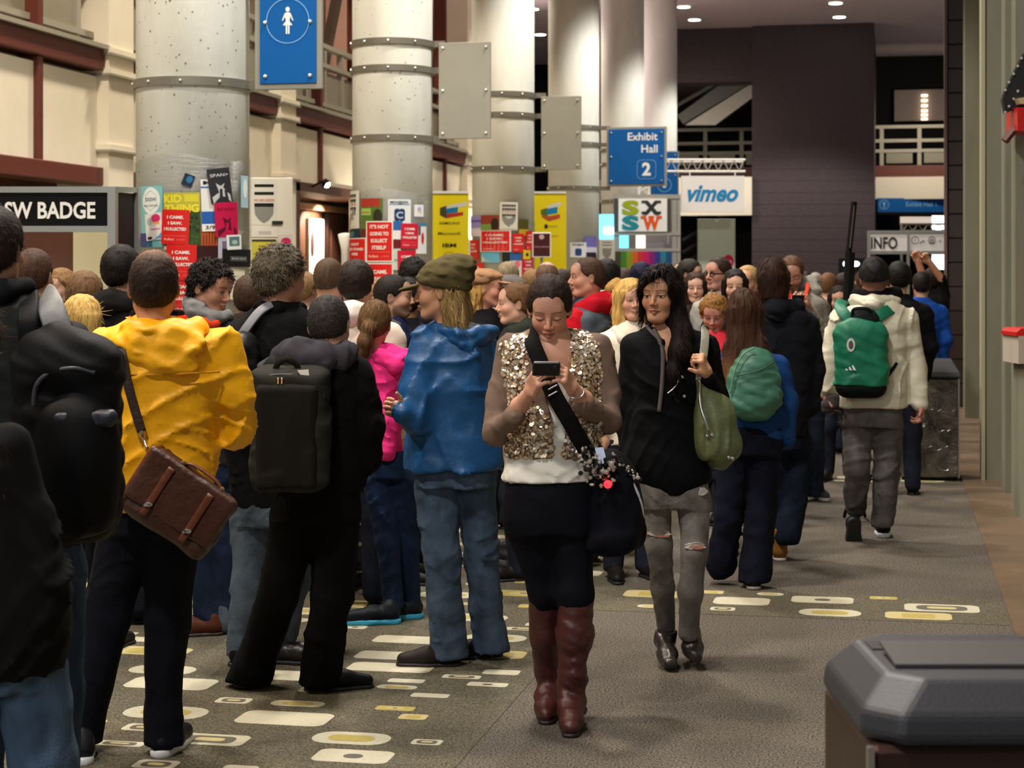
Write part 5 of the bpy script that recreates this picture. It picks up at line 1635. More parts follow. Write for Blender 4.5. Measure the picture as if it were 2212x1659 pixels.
    def item(s, name, label, cat):
        """something carried: a thing of its own in the same frame"""
        return thing(name, label, cat, s.root.location, YAW)

SHOES = {}
def shoe_mesh(kind):
    if kind in SHOES: return SHOES[kind]
    q = Sdf(.03)
    if kind == 'boot':
        q.cone((0, .055, .05), (0, -.05, .045), .040, .040); q.cone((0, -.05, .045), (0, -.135, .035), .040, .030); q.cone((0, .06, .06), (0, .06, .17), .042, .048)
    elif kind == 'sneaker':
        q.cone((0, .06, .055), (0, -.04, .05), .040, .040); q.cone((0, -.04, .05), (0, -.15, .038), .042, .034); q.cone((0, .05, .06), (0, .05, .09), .034, .034)
        q.folds(.0015, 40, 1)
    else:
        q.cone((0, .06, .045), (0, -.05, .042), .038, .038); q.cone((0, -.05, .042), (0, -.15, .03), .040, .030); q.cone((0, .05, .05), (0, .05, .085), .034, .034)
    q.plane((0, 0, .012), (0, 0, -1))
    if kind == 'boot': q.plane((0, 0, .19), (0, 0, 1))
    b = Sdf(.02)
    h = .030 if kind == 'sneaker' else .018
    b.cone((0, .065, h / 2), (0, -.04, h / 2), .040, .042); b.cone((0, -.04, h / 2), (0, -.15, h / 2), .045, .034)
    b.plane((0, 0, h), (0, 0, 1)); b.plane((0, 0, 0.0), (0, 0, -1))
    sh = np.array([0, -.05, 0])
    SHOES[kind] = tuple((v_ + sh, q_) for v_, q_ in (q.mesh(.006), b.mesh(.006)))
    return SHOES[kind]

def strap(t, name, pts, w, th, up, material):
    """flat band swept through local points (densified)"""
    P = [Vector(p) for p in pts]; out = []
    for i in range(len(P) - 1):
        p0, p1, p2, p3 = P[max(i - 1, 0)], P[i], P[i + 1], P[min(i + 2, len(P) - 1)]
        for k in range(6):
            u = k / 6
            out.append(.5 * ((2 * p1) + (p2 - p0) * u + (2 * p0 - 5 * p1 + 4 * p2 - p3) * u * u + (3 * p1 - p0 - 3 * p2 + p3) * u ** 3))
    out.append(P[-1])
    return obj(name, MB().tube(out, 0, flat=(w, th, up)), material, t, True)

def rope(t, name, pts, r, material, n=8):
    P = [Vector(p) for p in pts]; out = []
    for i in range(len(P) - 1):
        p0, p1, p2, p3 = P[max(i - 1, 0)], P[i], P[i + 1], P[min(i + 2, len(P) - 1)]
        for k in range(6):
            u = k / 6
            out.append(.5 * ((2 * p1) + (p2 - p0) * u + (2 * p0 - 5 * p1 + 4 * p2 - p3) * u * u + (3 * p1 - p0 - 3 * p2 + p3) * u ** 3))
    out.append(P[-1])
    return obj(name, MB().tube(out, r, n), material, t, True)

def sdf_part(t, name, q, material, vox=.008):
    v, f = q.mesh(vox)
    return np_mesh(name, [(v, f)], material, t)

# ---- plain figures for the crowd further back (meshes shared between them)
GEN = {}
def gen_mesh(kind):
    if kind in GEN: return GEN[kind]
    q = Sdf(.05)
    f = kind[0] == 'f'
    sx = .9 if f else 1.0
    if kind[1:] == 'top':
        q.loft([(.80, 0, 0, .185, .135), (.95, 0, 0, .180, .135), (1.15, 0, 0, .172 * sx, .130), (1.30, 0, .005, .195 * sx, .138), (1.40, 0, .01, .200 * sx, .125), (1.455, 0, .015, .155 * sx, .10), (1.50, 0, .02, .092, .085), (1.53, 0, .025, .072, .072)])
        for x in (-1, 1):
            q.chain([(x * .185 * sx, .01, 1.385, .062), (x * .235 * sx, .03, 1.12, .052), (x * .21 * sx, -.06, .88, .042)])
        q.folds(.006, 11, 2); vox = .02
    elif kind[1:] == 'hood':
        q.chain([(-.080, -.03, 1.475, .032), (-.09, .06, 1.495, .048), (0, .105, 1.50, .058), (.09, .06, 1.495, .048), (.080, -.03, 1.475, .032)]); q.folds(.004, 22, 5); vox = .014
    elif kind[1:] == 'legs':
        q.loft([(.74, 0, .005, .165, .12), (.86, 0, .0, .165, .125), (.98, 0, 0, .15, .115)])
        for x in (-1, 1):
            q.chain([(x * .085, 0, .82, .092), (x * .095, -.01, .48, .070), (x * .10, .02, .07, .066)])
        q.plane((0, 0, .03), (0, 0, -1)); q.folds(.005, 13, 4); vox = .022
    elif kind[1:] == 'body':
        q.loft([(.82, 0, 0, .13, .095), (1.15, 0, 0, .12, .09), (1.36, 0, .01, .15, .09), (1.46, 0, .02, .06, .06)])
        for x in (-1, 1):
            q.chain([(x * .17, .01, 1.37, .04), (x * .225 * sx, .03, 1.12, .034), (x * .205 * sx, -.06, .86, .026)])
            q.chain([(x * .085, 0, .82, .06), (x * .095, -.01, .48, .045), (x * .10, .02, .08, .035)])
            q.ell((x * .20 * sx, -.075, .80), (.022, .038, .06)); 
            for i in range(4): q.cone((x * .20 * sx, -.10 + .018 * i, .77), (x * .195 * sx, -.10 + .018 * i, .70 + .008 * abs(i - 1.5)), .009, .007, k=.006)
            q.cone((x * .20 * sx, -.105, .82), (x * .18 * sx, -.125, .77), .011, .009, k=.008)
        vox = .034
    v, fc = q.mesh(vox)
    GEN[kind] = (v, fc)
    return GEN[kind]

def crowd(label, px, top, d, yaw, top_col, leg_col=(30, 34, 46), hair='short', hcol=(50, 34, 24), sex='m', skin=(206, 156, 130), hood=None, pitch=0,
          beard=0.0, smile=0.0, lanyard=None, tmat=None, hyaw=None, group='people in the crowd further back', sc=1.0, scalp=None):
    for st in [0] + [x for k_ in range(1, 30) for x in ((.1 * k_,) if k_ > 3 else (.1 * k_, -.1 * k_))]:
        dd = d + st
        if all(math.hypot(((px - CX) / F * dd - a) / .52, (dd - b_) / .36) >= 1 for a, b_ in STAND): d = dd; break
    f = Fig(label, px, d, skin, group)
    H = CH - (top - HZ) / F * d
    k = (H - .02) / 1.75
    R = Rz(math.radians(yaw))
    def put(name, kind, m, parent):
        v, q = gen_mesh(kind)
        return shared(name, kind, (v, q), m, parent, m4(R, k))
    put('jacket', sex + 'top', tmat or cloth(top_col), f.root)
    put('trousers', sex + 'legs', denim(leg_col), f.root)
    if hood: put('hood', sex + 'hood', cloth(hood), f.root)
    for x in (-1, 1):
        f.shoe((np.array([x * .10 * k, .0, 0])) @ R.T, yaw + x * 12, 'shoe', (26, 22, 22))
    s_ = (.97 if sex == 'm' else .93) * sc
    hc = np.array([0, .015, H - .118 * s_ - .012])
    f.hc0 = hc
    R2 = math.radians(yaw if hyaw is None else hyaw)
    py = HZ + (CH - hc[2]) / d * F
    f.head(px, py, 0, math.degrees(R2), pitch, 0, s_, sex, None, 'open' if pitch < 20 else 'down', smile, hair, hcol, beard=beard, hvox=.0095, scalp=scalp)
    v, q = gen_mesh(sex + 'body')
    f.parts.append(((v * k) @ R.T, q)); f.cols.append(np.tile(f.skin, (len(v), 1)))
    if lanyard:
        P = [np.array([x * .07, -.02 if abs(x) > .5 else -.17, z]) * k @ R.T for x, z in ((-1, 1.47), (-.75, 1.40), (-.2, 1.22), (0, 1.14), (.2, 1.22), (.75, 1.40), (1, 1.47))]
        P = [np.array([x, y, z]) * k @ R.T for x, y, z in ((-.075, -.02, 1.47), (-.085, -.13, 1.40), (-.03, -.155, 1.22), (0, -.155, 1.14), (.03, -.155, 1.22), (.085, -.13, 1.40), (.075, -.02, 1.47))]
        strap(f.root, 'lanyard', P, .03, .004, R @ np.array([0, -1, 0]), cloth(lanyard, .6))
    np_mesh('body', f.parts, M_skin, f.root, f.cols)
    f.k = k; f.R = R
    return f
# ================================================================== FOREGROUND PEOPLE
BLKC = (15, 15, 17)

# ---- woman in the sequinned cardigan
f = Fig('woman in a sequinned taupe cardigan walking with eyes on her phone', 1195, 7.0, (214, 158, 132))
f.head(1187, 668, -.05, -4, 22, 0, .98, 'f', True, 'down', 0, 'pulled', (40, 25, 18), lip=(168, 84, 78), brow=(70, 46, 34), hvox=.0050)
taupe = cloth((112, 92, 80), .9)
tee = f.sdf([(820, 1120, 1262, .105, -.012), (900, 1108, 1282, .108, -.006), (980, 1094, 1284, .118), (1036, 1084, 1288, .128)], fold=.005, ff=16, seed=3)
f.wear('white_tee', tee, cloth((226, 222, 212)), .009)
card_rows = [(708, 1150, 1236, .07, .035), (722, 1122, 1264, .085, .03), (745, 1106, 1290, .105, .02), (800, 1098, 1294, .128, .0), (860, 1100, 1290, .132, -.01), (920, 1102, 1288, .126, -.008), (985, 1094, 1294, .128, 0)]
armR = [(1104, 752, .01, .056), (1078, 860, -.01, .047), (1070, 935, -.06, .044), (1112, 898, -.20, .038)]
armL = [(1292, 752, .01, .056), (1312, 850, -.01, .047), (1314, 910, -.06, .044), (1262, 876, -.20, .038)]
q = f.sdf(card_rows, [armR, armL], fold=.0035, ff=16, seed=5, k=.026)
vx = f.L(1192, 700)[0]
z1, z2, z3 = f.L(0, 720)[2], f.L(0, 850)[2], f.L(0, 985)[2]
def opening(P, vx=vx, z1=z1, z2=z2, z3=z3):
    w = np.interp(P[:, 2], [z3, z2, z1], [.018, .045, .055])
    o = np.maximum(np.abs(P[:, 0] - vx - .02) - w, P[:, 1] + .01)
    return -o
q.shell_cut(opening, .004)
neck = f.L(1190, 720, .0)
q.cone(neck + np.array([0, .02, -.05]), neck + np.array([0, -.02, .15]), .062, .075, k=.006, sub=True)
v, fc = q.mesh(.0085)
np_mesh('cardigan', [(v, fc)], taupe, f.root)
# sequins scattered on the two front panels
tri_c = v[fc].mean(1)
nr = np.cross(v[fc[:, 2]] - v[fc[:, 0]], v[fc[:, 3]] - v[fc[:, 1]]); nr /= np.maximum(np.linalg.norm(nr, axis=1), 1e-9)[:, None]
ppx, ppy = f.to_px(tri_c)
def inpoly(x, y, P):
    r = np.zeros(len(x), bool)
    for (x1, y1), (x2, y2) in zip(P, P[1:] + P[:1]):
        r ^= ((y1 > y) != (y2 > y)) & (x < (x2 - x1) * (y - y1) / (y2 - y1 + 1e-9) + x1)
    return r
left = [(1080, 745), (1108, 728), (1134, 722), (1150, 740), (1138, 800), (1150, 870), (1190, 900), (1222, 985), (1092, 990), (1098, 890)]
right = [(1226, 716), (1262, 712), (1292, 742), (1300, 800), (1296, 900), (1312, 995), (1214, 990), (1226, 930), (1236, 850)]
ok = (nr[:, 1] < .15) & (inpoly(ppx, ppy, left) | inpoly(ppx, ppy, right)) & (np.abs(tri_c[:, 0] - f.L(1195, 0)[0]) < .20)
# keep off the sleeves
ok &= ~((tri_c[:, 1] < -.16))
sel = np.argwhere(ok).ravel()
sg = np.random.default_rng(5)
mb = MB()
hexa = [(math.cos(a), math.sin(a)) for a in np.linspace(0, 2 * math.pi, 7)[:-1]]
for i in sg.choice(sel, min(4200, len(sel) * 3)):
    p = tri_c[i] + sg.normal(size=3) * .003
    n_ = unit(nr[i] + sg.normal(size=3) * .42)
    a = unit(np.cross(n_, (0, 0, 1))); b = np.cross(a, n_)
    r = sg.uniform(.0055, .0085)
    mb.poly([tuple(p + n_ * .004 + a * r * c_ + b * r * s_) for c_, s_ in hexa], int(sg.integers(0, 3)))
sq = obj('sequins', mb, [mat('sequin_gold', (236, 218, 186), .28, metal=.75), mat('sequin_silver', (246, 240, 230), .25, metal=.7), mat('sequin_bronze', (196, 166, 132), .3, metal=.8)], f.root)
sq['kind'] = 'stuff'
# chest skin in the V neck
q = Sdf(.04)
q.loft(f.lrows([(690, 1160, 1218, .05, .0), (722, 1150, 1232, .075, -.005), (760, 1130, 1254, .096, -.012), (830, 1126, 1258, .094, -.004)]))
f.skin_part(q, .007)
# legs
navy = cloth((9, 9, 17), .8)
q = f.sdf([(1020, 1098, 1280, .118), (1060, 1090, 1286, .125), (1110, 1092, 1288, .125), (1150, 1102, 1288, .115)],
          [[(1142, 1120, .0, .092), (1178, 1285, .06, .058), (1180, 1380, .14, .05)], [(1234, 1120, 0, .092), (1244, 1285, -.02, .062), (1240, 1380, -.02, .05)]], fold=.003, seed=6)
q.plane(f.L(1200, 1330), (0, 0, -1))
f.wear('leggings', q, navy, .011)
boot = leather((66, 25, 23), .46)
for c, fp, sd in ([[(1178, 1292, .06, .060), (1180, 1370, .11, .060), (1184, 1450, .18, .046), (1188, 1500, .22, .040)], (1182, 1545), 1], [[(1245, 1292, -.02, .068), (1242, 1370, -.02, .066), (1236, 1460, -.01, .052), (1236, 1520, -.01, .046)], (1233, 1572), 2]):
    q = Sdf(.03); p = f.pts(c); q.chain(p)
    g0 = f.gr(*fp)
    an = p[-1][:3]
    q.chain([(an[0], an[1], an[2], .045), (g0[0], g0[1] + .05, .055, .044), (g0[0], g0[1] - .06, .042, .042), (g0[0] - .005, g0[1] - .13, .034, .030)])
    q.plane((0, 0, .008), (0, 0, -1)); q.plane(p[0][:3] + np.array([0, 0, .03]), (0, 0, 1)); q.folds(.0035, 20, sd)
    b = sdf_part(f.root, 'boot', q, boot, .008)
    q = Sdf(.02); q.cone((g0[0], g0[1] + .05, .01), (g0[0] - .005, g0[1] - .13, .01), .046, .033); q.plane((0, 0, .016), (0, 0, 1)); q.plane((0, 0, 0), (0, 0, -1))
    sdf_part(b, 'sole', q, mat('boot_sole', (30, 18, 16), .6), .007)
    ap = an + np.array([0, -.0, -.02])
    rope(b, 'ankle_strap', [ap + np.array([.052 * math.cos(a), .056 * math.sin(a) - .01, .012 * math.sin(a)]) for a in np.linspace(0, 2 * math.pi, 13)], .006, leather((60, 24, 22), .4))
    f.limbs.append(p)
# hands on the phone
wR, wL = f.L(1147, 845, -.27), f.L(1236, 838, -.27)
phone_c = f.L(1180, 797, -.36)
f.hand(wR, phone_c + np.array([-.018, -.012, .0]) - wR, (.55, -.35, .5), 1, (.50, .55, .6, .65), .85, .92, f.L(1085, 925, -.10), .0036)
f.hand(wL, phone_c + np.array([.045, .0, .01]) - wL, (-.75, -.25, .35), -1, (.45, .5, .55, .6), .7, .92, f.L(1300, 900, -.10), .0036)
f.limbs += [f.pts(armR), f.pts(armL)]
br = f.L(1243, 846, -.26)
rope(f.root, 'bracelet', [br + np.array([.031 * math.cos(a), .02 * math.sin(a), .022 * math.sin(a)]) for a in np.linspace(0, 2 * math.pi, 13)], .003, mat('silver', (220, 220, 226), .2, metal=1))
for x in (-1, 1): obj('earring', MB().ball(tuple(f.hp((x * .077, .006, -.036))), .005, 8), MATS['silver'], f.root)
f.done()
FW = f
t = f.item('phone', 'black phone held level in both hands of the sequinned woman', 'phone')
R_ = Rz(.06) @ Rx(.55)
def pb(hx, hy, hz, c=(0, 0, 0), mi=0, m=None):
    m = m or MB(); b = MB().cbox(-hx, hx, -hy, hy, -hz, hz, .004)
    vv = (np.array(b.v) + np.array(c)) @ R_.T + phone_c
    m.add([tuple(p) for p in vv], b.f, mi); return m
obj('case', pb(.050, .006, .029), mat('phone_black', (12, 12, 14), .25), t)
obj('silver_edge', pb(.046, .0065, .003, (0, 0, .028)), MATS['silver'], t)
obj('lens', pb(.006, .002, .006, (.03, -.007, .014)), mat('lens_glass', (40, 44, 60), .1), t)
# cross-body strap and the navy bag
t = f.item('shoulder_bag', 'large dark navy bag with white piping at the hip of the sequinned woman', 'bag')
blk = cloth((13, 12, 13), .8)
strap(t, 'strap', [f.L(1142, 716, .06), f.L(1146, 730, -.085), f.L(1166, 780, -.135), f.L(1196, 850, -.152), f.L(1230, 910, -.15), f.L(1262, 965, -.15), f.L(1292, 1010, -.14)], .062, .006, (-.35, -1, .1), blk)
for a in (836, 850):
    strap(t, 'buckle_bar', [f.L(1184, a + 6, -.160), f.L(1204, a - 5, -.160)], .006, .006, (0, -1, 0), MATS['silver'])
q = Sdf(.06); q.ell(f.L(1328, 1105, -.02), (.115, .13, .17)); q.ell(f.L(1318, 1030, -.02), (.085, .10, .10)); q.ell(f.L(1322, 1160, -.02), (.105, .13, .075)); q.folds(.006, 12, 4)
q.plane(f.L(1320, 1200), (0, 0, -1), .05)
sdf_part(t, 'bag_body', q, cloth((8, 8, 18), .75), .010)
rope(t, 'white_piping', [f.L(1336, 1020, -.11), f.L(1356, 1032, -.10), f.L(1372, 1056, -.09), f.L(1384, 1090, -.07), f.L(1388, 1120, -.05)], .008, cloth((200, 200, 214)))
# black and white tinsel scarf tied on the bag
sg = np.random.default_rng(9)
mb = MB()
P0 = [f.L(1268, 985, -.15), f.L(1290, 1010, -.17), f.L(1312, 1032, -.17)]
for k in range(150):
    u = sg.uniform(0, 2); i = int(min(u, 1.999)); c = P0[i] * (1 - (u - i)) + P0[i + 1] * (u - i)
    c = c + sg.normal(size=3) * np.array([.022, .018, .022])
    mb.ball(tuple(c), tuple(sg.uniform(.006, .011, 3)), 6, int(sg.integers(0, 2)))
o = obj('sequin_cluster', mb, [mat('bead_black', (16, 16, 18), .25), mat('bead_silver', (214, 206, 196), .25, metal=.7)], t); o['kind'] = 'stuff'
mb = MB()
for k in range(70):
    u = sg.uniform(0, 1); c = f.L(1322, 985, -.1) * (1 - u) + f.L(1378, 1040, -.09) * u + sg.normal(size=3) * .01
    mb.ball(tuple(c), tuple(sg.uniform(.004, .008, 3)), 6, int(sg.integers(0, 2)))
o = obj('bead_trim', mb, [MATS['bead_black'], MATS['bead_silver']], t); o['kind'] = 'stuff'
obj('paper_tag', MB().slab([f.L(1285, 968, -.17), f.L(1303, 966, -.17), f.L(1312, 1000, -.18), f.L(1292, 1004, -.18)], (0, .004, 0)), paper((190, 206, 232)), t)
obj('red_light', MB().ball(tuple(f.L(1313, 1046, -.19)), .016, 10), mat('red_led', (255, 40, 50), .3, emit=2.2), t)

# ---- woman in black with ripped jeans and green bag
f = Fig('dark haired woman in black jacket and ripped grey jeans walking towards camera', 1445, 7.97, (206, 152, 116))
f.head(1426, 638, -.03, -22, 2, 0, .98, 'f', True, 'open', 0, 'long_side', (22, 13, 13), lip=(156, 82, 70), brow=(50, 34, 28), hvox=.0058)
jk = cloth((8, 9, 12), .85)
rows = [(700, 1402, 1478, .07, .02), (718, 1378, 1510, .09, .015), (745, 1358, 1532, .11, .01), (800, 1362, 1524, .125), (880, 1366, 1518, .120), (950, 1352, 1526, .125), (1000, 1342, 1530, .13), (1040, 1372, 1528, .13), (1066, 1420, 1490, .12)]
aR = [(1368, 748, .02, .056), (1352, 880, .04, .048), (1358, 990, .03, .038)]
aL = [(1524, 748, .02, .056), (1546, 866, .0, .050), (1530, 818, -.14, .037)]
q = f.sdf(rows, [aR, aL], fold=.005, seed=11)
n0 = f.L(1436, 715, .0); q.cone(n0 + np.array([0, .03, -.03]), n0 + np.array([-.01, -.05, .12]), .055, .07, k=.006, sub=True)
q.ell(f.L(1452, 760, -.12), (.028, .07, .075), k=.008, sub=True)
f.wear('jacket', q, jk, .0095)
grey = cloth((92, 84, 84), .9)
rope(f.root, 'grey_braid', [f.L(1412, 712, -.075), f.L(1424, 735, -.105), f.L(1432, 765, -.122), f.L(1430, 830, -.130), f.L(1424, 890, -.128)], .009, grey)
rope(f.root, 'collar_braid', [f.L(1398, 706, .0), f.L(1406, 716, -.07), f.L(1428, 738, -.105)], .008, grey)
q = Sdf(.03); q.loft(f.lrows([(690, 1410, 1470, .05, .0), (730, 1402, 1482, .08, -.01), (800, 1396, 1492, .10, -.008)])); f.skin_part(q, .007)
for px, py in ((1470, 772), (1474, 814), (1478, 856)):
    obj('button', MB().ball(tuple(f.L(px, py, -.135)), .0085, 8), MATS['silver'], f.root)
rope(f.root, 'chain_trim', [f.L(1468, 814, -.136), f.L(1462, 830, -.138), f.L(1452, 842, -.138), f.L(1442, 850, -.136)], .004, MATS['silver'])
jean = denim((118, 114, 110))
q = f.sdf([(1020, 1366, 1526, .115), (1060, 1374, 1530, .115), (1095, 1380, 1534, .10)],
          [[(1416, 1080, .0, .070), (1424, 1175, .0, .054), (1432, 1270, .05, .047), (1440, 1370, .12, .040)], [(1498, 1080, 0, .074), (1500, 1190, -.06, .056), (1492, 1280, -.03, .050), (1488, 1366, .0, .042)]], fold=.004, ff=18, seed=12, k=.025)
q.plane(f.L(1460, 1385), (0, 0, -1))
f.wear('ripped_jeans', q, jean, .0085)
fray = cloth((190, 182, 176), .95)
skinm = mat('knee_skin', (176, 118, 100), .55)
def rip(px, py, dd, w, h, seed):
    g = np.random.default_rng(seed); mb = MB()
    pts = [f.L(px + w * .5 * math.cos(a) * (1 + .2 * g.uniform(-1, 1)), py + h * .5 * math.sin(a) * (1 + .3 * g.uniform(-1, 1)), dd + .012 * math.cos(a) ** 2) for a in np.linspace(0, 2 * math.pi, 17)[:-1]]
    mb.slab(pts, (0, .01, 0)); o = obj('frayed_rip', mb, fray, f.root)
    return o
rip(1508, 1062, -.092, 44, 20, 1); rip(1424, 1152, -.058, 52, 14, 2); rip(1502, 1180, -.126, 46, 15, 3); rip(1430, 1182, -.058, 16, 12, 4)
for px, py, dd, w, h in ((1430, 1159, -.061, 34, 5), (1508, 1183, -.129, 26, 8)):
    obj('knee_gap', MB().slab([f.L(px + w * .5 * math.cos(a), py + h * .5 * math.sin(a), dd) for a in np.linspace(0, 2 * math.pi, 13)[:-1]], (0, .006, 0)), skinm, f.root)
ab = leather((44, 40, 38), .3)
for top, fp, sd, lift in (((1440, 1362, .10), (1441, 1440), 1, 0), ((1488, 1358, .0), (1496, 1436), 2, .02)):
    q = Sdf(.03); a = f.L(*top); g0 = f.gr(*fp)
    q.chain([(a[0], a[1], a[2], .042), (g0[0] - .005, g0[1] + .08, .10, .040), (g0[0], g0[1] - .03, .055, .040), (g0[0] + .004, g0[1] - .10, .034, .030)])
    q.plane((0, 0, .012), (0, 0, -1)); q.plane(a, (0, 0, 1)); q.folds(.003, 26, sd)
    b = sdf_part(f.root, 'ankle_boot', q, ab, .007)
    b.location.z = lift
    h = MB().cbox(g0[0] - .022, g0[0] + .022, g0[1] + .06, g0[1] + .11, 0, .07, .005); obj('heel', h, mat('heel_m', (24, 20, 20), .5), b)
w = f.L(1528, 806, -.15)
f.hand(w, f.L(1516, 776, -.18) - w, (-.8, .3, -.2), 1, (.95, .95, .95, .95), .8, .92, None, .004)
for x in (-1, 1): obj('earring', MB().ball(tuple(f.hp((x * .078, .004, -.044))), (.005, .005, .013), 8), MATS['silver'], f.root)
f.done()
t = f.item('green_handbag', 'slouchy olive green leather handbag on the shoulder of the woman in black', 'handbag')
q = Sdf(.05); q.ell(f.L(1548, 930, -.08), (.095, .085, .15)); q.ell(f.L(1560, 965, -.08), (.085, .09, .085)); q.cone(f.L(1514, 815, -.13), f.L(1540, 900, -.09), .022, .06); q.folds(.006, 18, 7, (1.6, 1, .4))
sdf_part(t, 'bag_body', q, leather((88, 96, 62), .42), .008)
lg = leather((120, 116, 100), .5)
strap(t, 'strap', [f.L(1522, 738, .10), f.L(1523, 712, .04), f.L(1523, 713, -.02), f.L(1523, 732, -.085), f.L(1520, 762, -.125), f.L(1514, 792, -.15), f.L(1512, 822, -.15)], .036, .005, (0, -1, 0), lg)
rope(t, 'chain', [f.L(1512, 822, -.155), f.L(1511, 850, -.155), f.L(1514, 880, -.165), f.L(1522, 905, -.175), f.L(1530, 930, -.18)], .006, MATS['silver'])
for px, py in ((1520, 795), (1527, 942), (1538, 940), (1574, 988), (1582, 990)):
    obj('stud', MB().ball(tuple(f.L(px, py, -.165)), .009, 8), MATS['silver'], t)

# ---- woman in the blue rain jacket with olive cap
f = Fig('woman in blue rain jacket and olive cap looking left, bootcut jeans', 975, 8.0, (206, 150, 116))
f.head(950, 630, -.02, -98, 3, 0, 1.0, 'f', False, 'open', 0, 'under_cap', (150, 122, 78), hvox=.0070)
f.hc = f.hc + np.array([.0, 0, -.0])
olive = cloth((84, 76, 50), .95)
q = Sdf(.02); q.ell(f.hp((0, .035, .075)), np.array([.108, .130, .078]), f.hR @ Rx(.25)); q.ell(f.hp((0, .02, .045)), np.array([.092, .114, .06]), f.hR); q.ell(f.hp((0, .06, .03)), np.array([.09, .08, .06]), f.hR); q.folds(.004, 24, 3)
pn = f.hR @ np.array([0, .0, 1.]); pn = f.hR @ unit((0, .35, 1.)); q.plane(f.hp((0, -.08, .040)), -pn, .01)
cap_ = sdf_part(f.root, 'flat_cap', q, olive, .006)
q = Sdf(.01); q.ell(f.hp((0, -.115, .026)), np.array([.07, .07, .012]), f.hR @ Rx(.18)); sdf_part(cap_, 'peak', q, olive, .005)
blue = nylon((13, 70, 118), .45)
rows = [(692, 938, 1008, .07, .02), (708, 915, 1035, .10, .02), (735, 902, 1052, .125, .01), (800, 896, 1064, .145), (880, 890, 1072, .15), (950, 880, 1080, .155), (1012, 876, 1088, .16)]
aL = [(920, 752, -.06, .066), (898, 850, -.11, .062), (896, 905, -.13, .056), (868, 892, -.20, .042)]
q = f.sdf(rows, [aL, [(1046, 752, .08, .06), (1060, 860, .12, .054), (1020, 900, .10, .05)]], fold=.011, ff=9, seed=21)
n0 = f.L(968, 700, .02); q.cone(n0, n0 + np.array([-.02, -.02, .14]), .060, .08, k=.006, sub=True)
f.wear('rain_jacket', q, blue, .0095)
q = Sdf(.03); q.chain([np.append(f.L(940, 704, -.05), .022), np.append(f.L(985, 722, -.09), .040), np.append(f.L(1030, 728, -.07), .044), np.append(f.L(1058, 716, .03), .034)]); q.chain([np.append(f.L(985, 735, -.10), .03), np.append(f.L(1025, 765, -.11), .022)]); q.folds(.006, 22, 5)
f.wear('hood', q, blue, .008)
q = Sdf(.02); q.chain([np.append(f.L(975, 702, -.05), .02), np.append(f.L(1010, 706, -.07), .024), np.append(f.L(1034, 708, -.03), .02)]); q.folds(.006, 30, 2)
f.wear('hood_lining', q, cloth((120, 122, 130)), .007)
jean = denim((66, 82, 102))
q = f.sdf([(1000, 890, 1070, .13), (1050, 896, 1072, .13)], [[(942, 1060, .0, .094), (956, 1200, -.02, .076), (962, 1310, .0, .074), (972, 1418, .02, .086)], [(1030, 1060, .04, .088), (1038, 1200, .08, .072), (1050, 1310, .12, .070), (1062, 1402, .14, .082)]], fold=.006, ff=14, seed=22, k=.02)
q.plane((0, 0, .03), (0, 0, -1))
f.wear('bootcut_jeans', q, jean, .0095)
f.shoe(f.gr(970, 1438) + np.array([0.0, .0, 0]), -88, 'shoe', (38, 32, 30), (22, 18, 18), .98)
f.shoe(f.gr(1062, 1418), -70, 'shoe', (30, 26, 26), (20, 18, 18), .96)
w = f.L(876, 894, -.19); f.hand(w, (-.5, -.1, .2), (.6, -.6, 0), 1, (.7, .7, .7, .7), .5, .9, None, .004)
obj('earring', MB().ball(tuple(f.hp((-.083, .0, -.042))), .005, 8), MATS['silver'], f.root)
f.done()

# ---- girl in pink hoodie
f = Fig('girl in pink hoodie with ponytail and blue-soled running shoes', 830, 9.0, (206, 152, 126))
f.head(810, 700, 0, 172, 4, -4, .95, 'f', False, 'open', 0, 'pony', (104, 76, 48), hvox=.0060)
pink = cloth((238, 52, 130), .85)
rows = [(742, 806, 850, .06, .02), (758, 795, 872, .085, .01), (780, 784, 884, .11), (840, 786, 872, .115), (910, 794, 866, .11), (985, 792, 870, .115)]
q = f.sdf(rows, [[(794, 782, -.0, .056), (812, 870, -.07, .048), (842, 905, -.10, .044), (838, 975, -.12, .038)], [(876, 780, .03, .054), (888, 860, .06, .046), (872, 905, .0, .04)]], fold=.006, ff=15, seed=31)
f.wear('pink_hoodie', q, pink, .010)
q = Sdf(.03); q.chain([np.append(f.L(800, 760, .0), .024), np.append(f.L(825, 772, -.09), .034), np.append(f.L(855, 790, -.11), .040), np.append(f.L(880, 768, -.04), .032)]); q.folds(.005, 26, 3); f.wear('hood', q, pink, .009)
rope(f.root, 'sleeve_stripe', [f.L(786, 770, -.06), f.L(780, 786, -.06), f.L(781, 800, -.06)], .006, cloth((230, 220, 226)))
jean = denim((22, 38, 66))
q = f.sdf([(975, 798, 880, .11), (1030, 796, 890, .11)], [[(820, 1040, .0, .080), (838, 1170, -.02, .058), (850, 1318, .0, .048)], [(868, 1040, .0, .078), (880, 1170, .06, .056), (888, 1305, .1, .046)]], fold=.005, ff=17, seed=32, k=.02)
q.plane((0, 0, .07), (0, 0, -1))
f.wear('slim_jeans', q, jean, .0095)
f.shoe(f.gr(843, 1348), -80, 'sneaker', (24, 30, 36), (60, 170, 210), .98, 0, .5)
f.shoe(f.gr(893, 1336), -70, 'sneaker', (24, 30, 36), (60, 170, 210), .95, 0, .5)
for x in (-1,): pass
f.done()
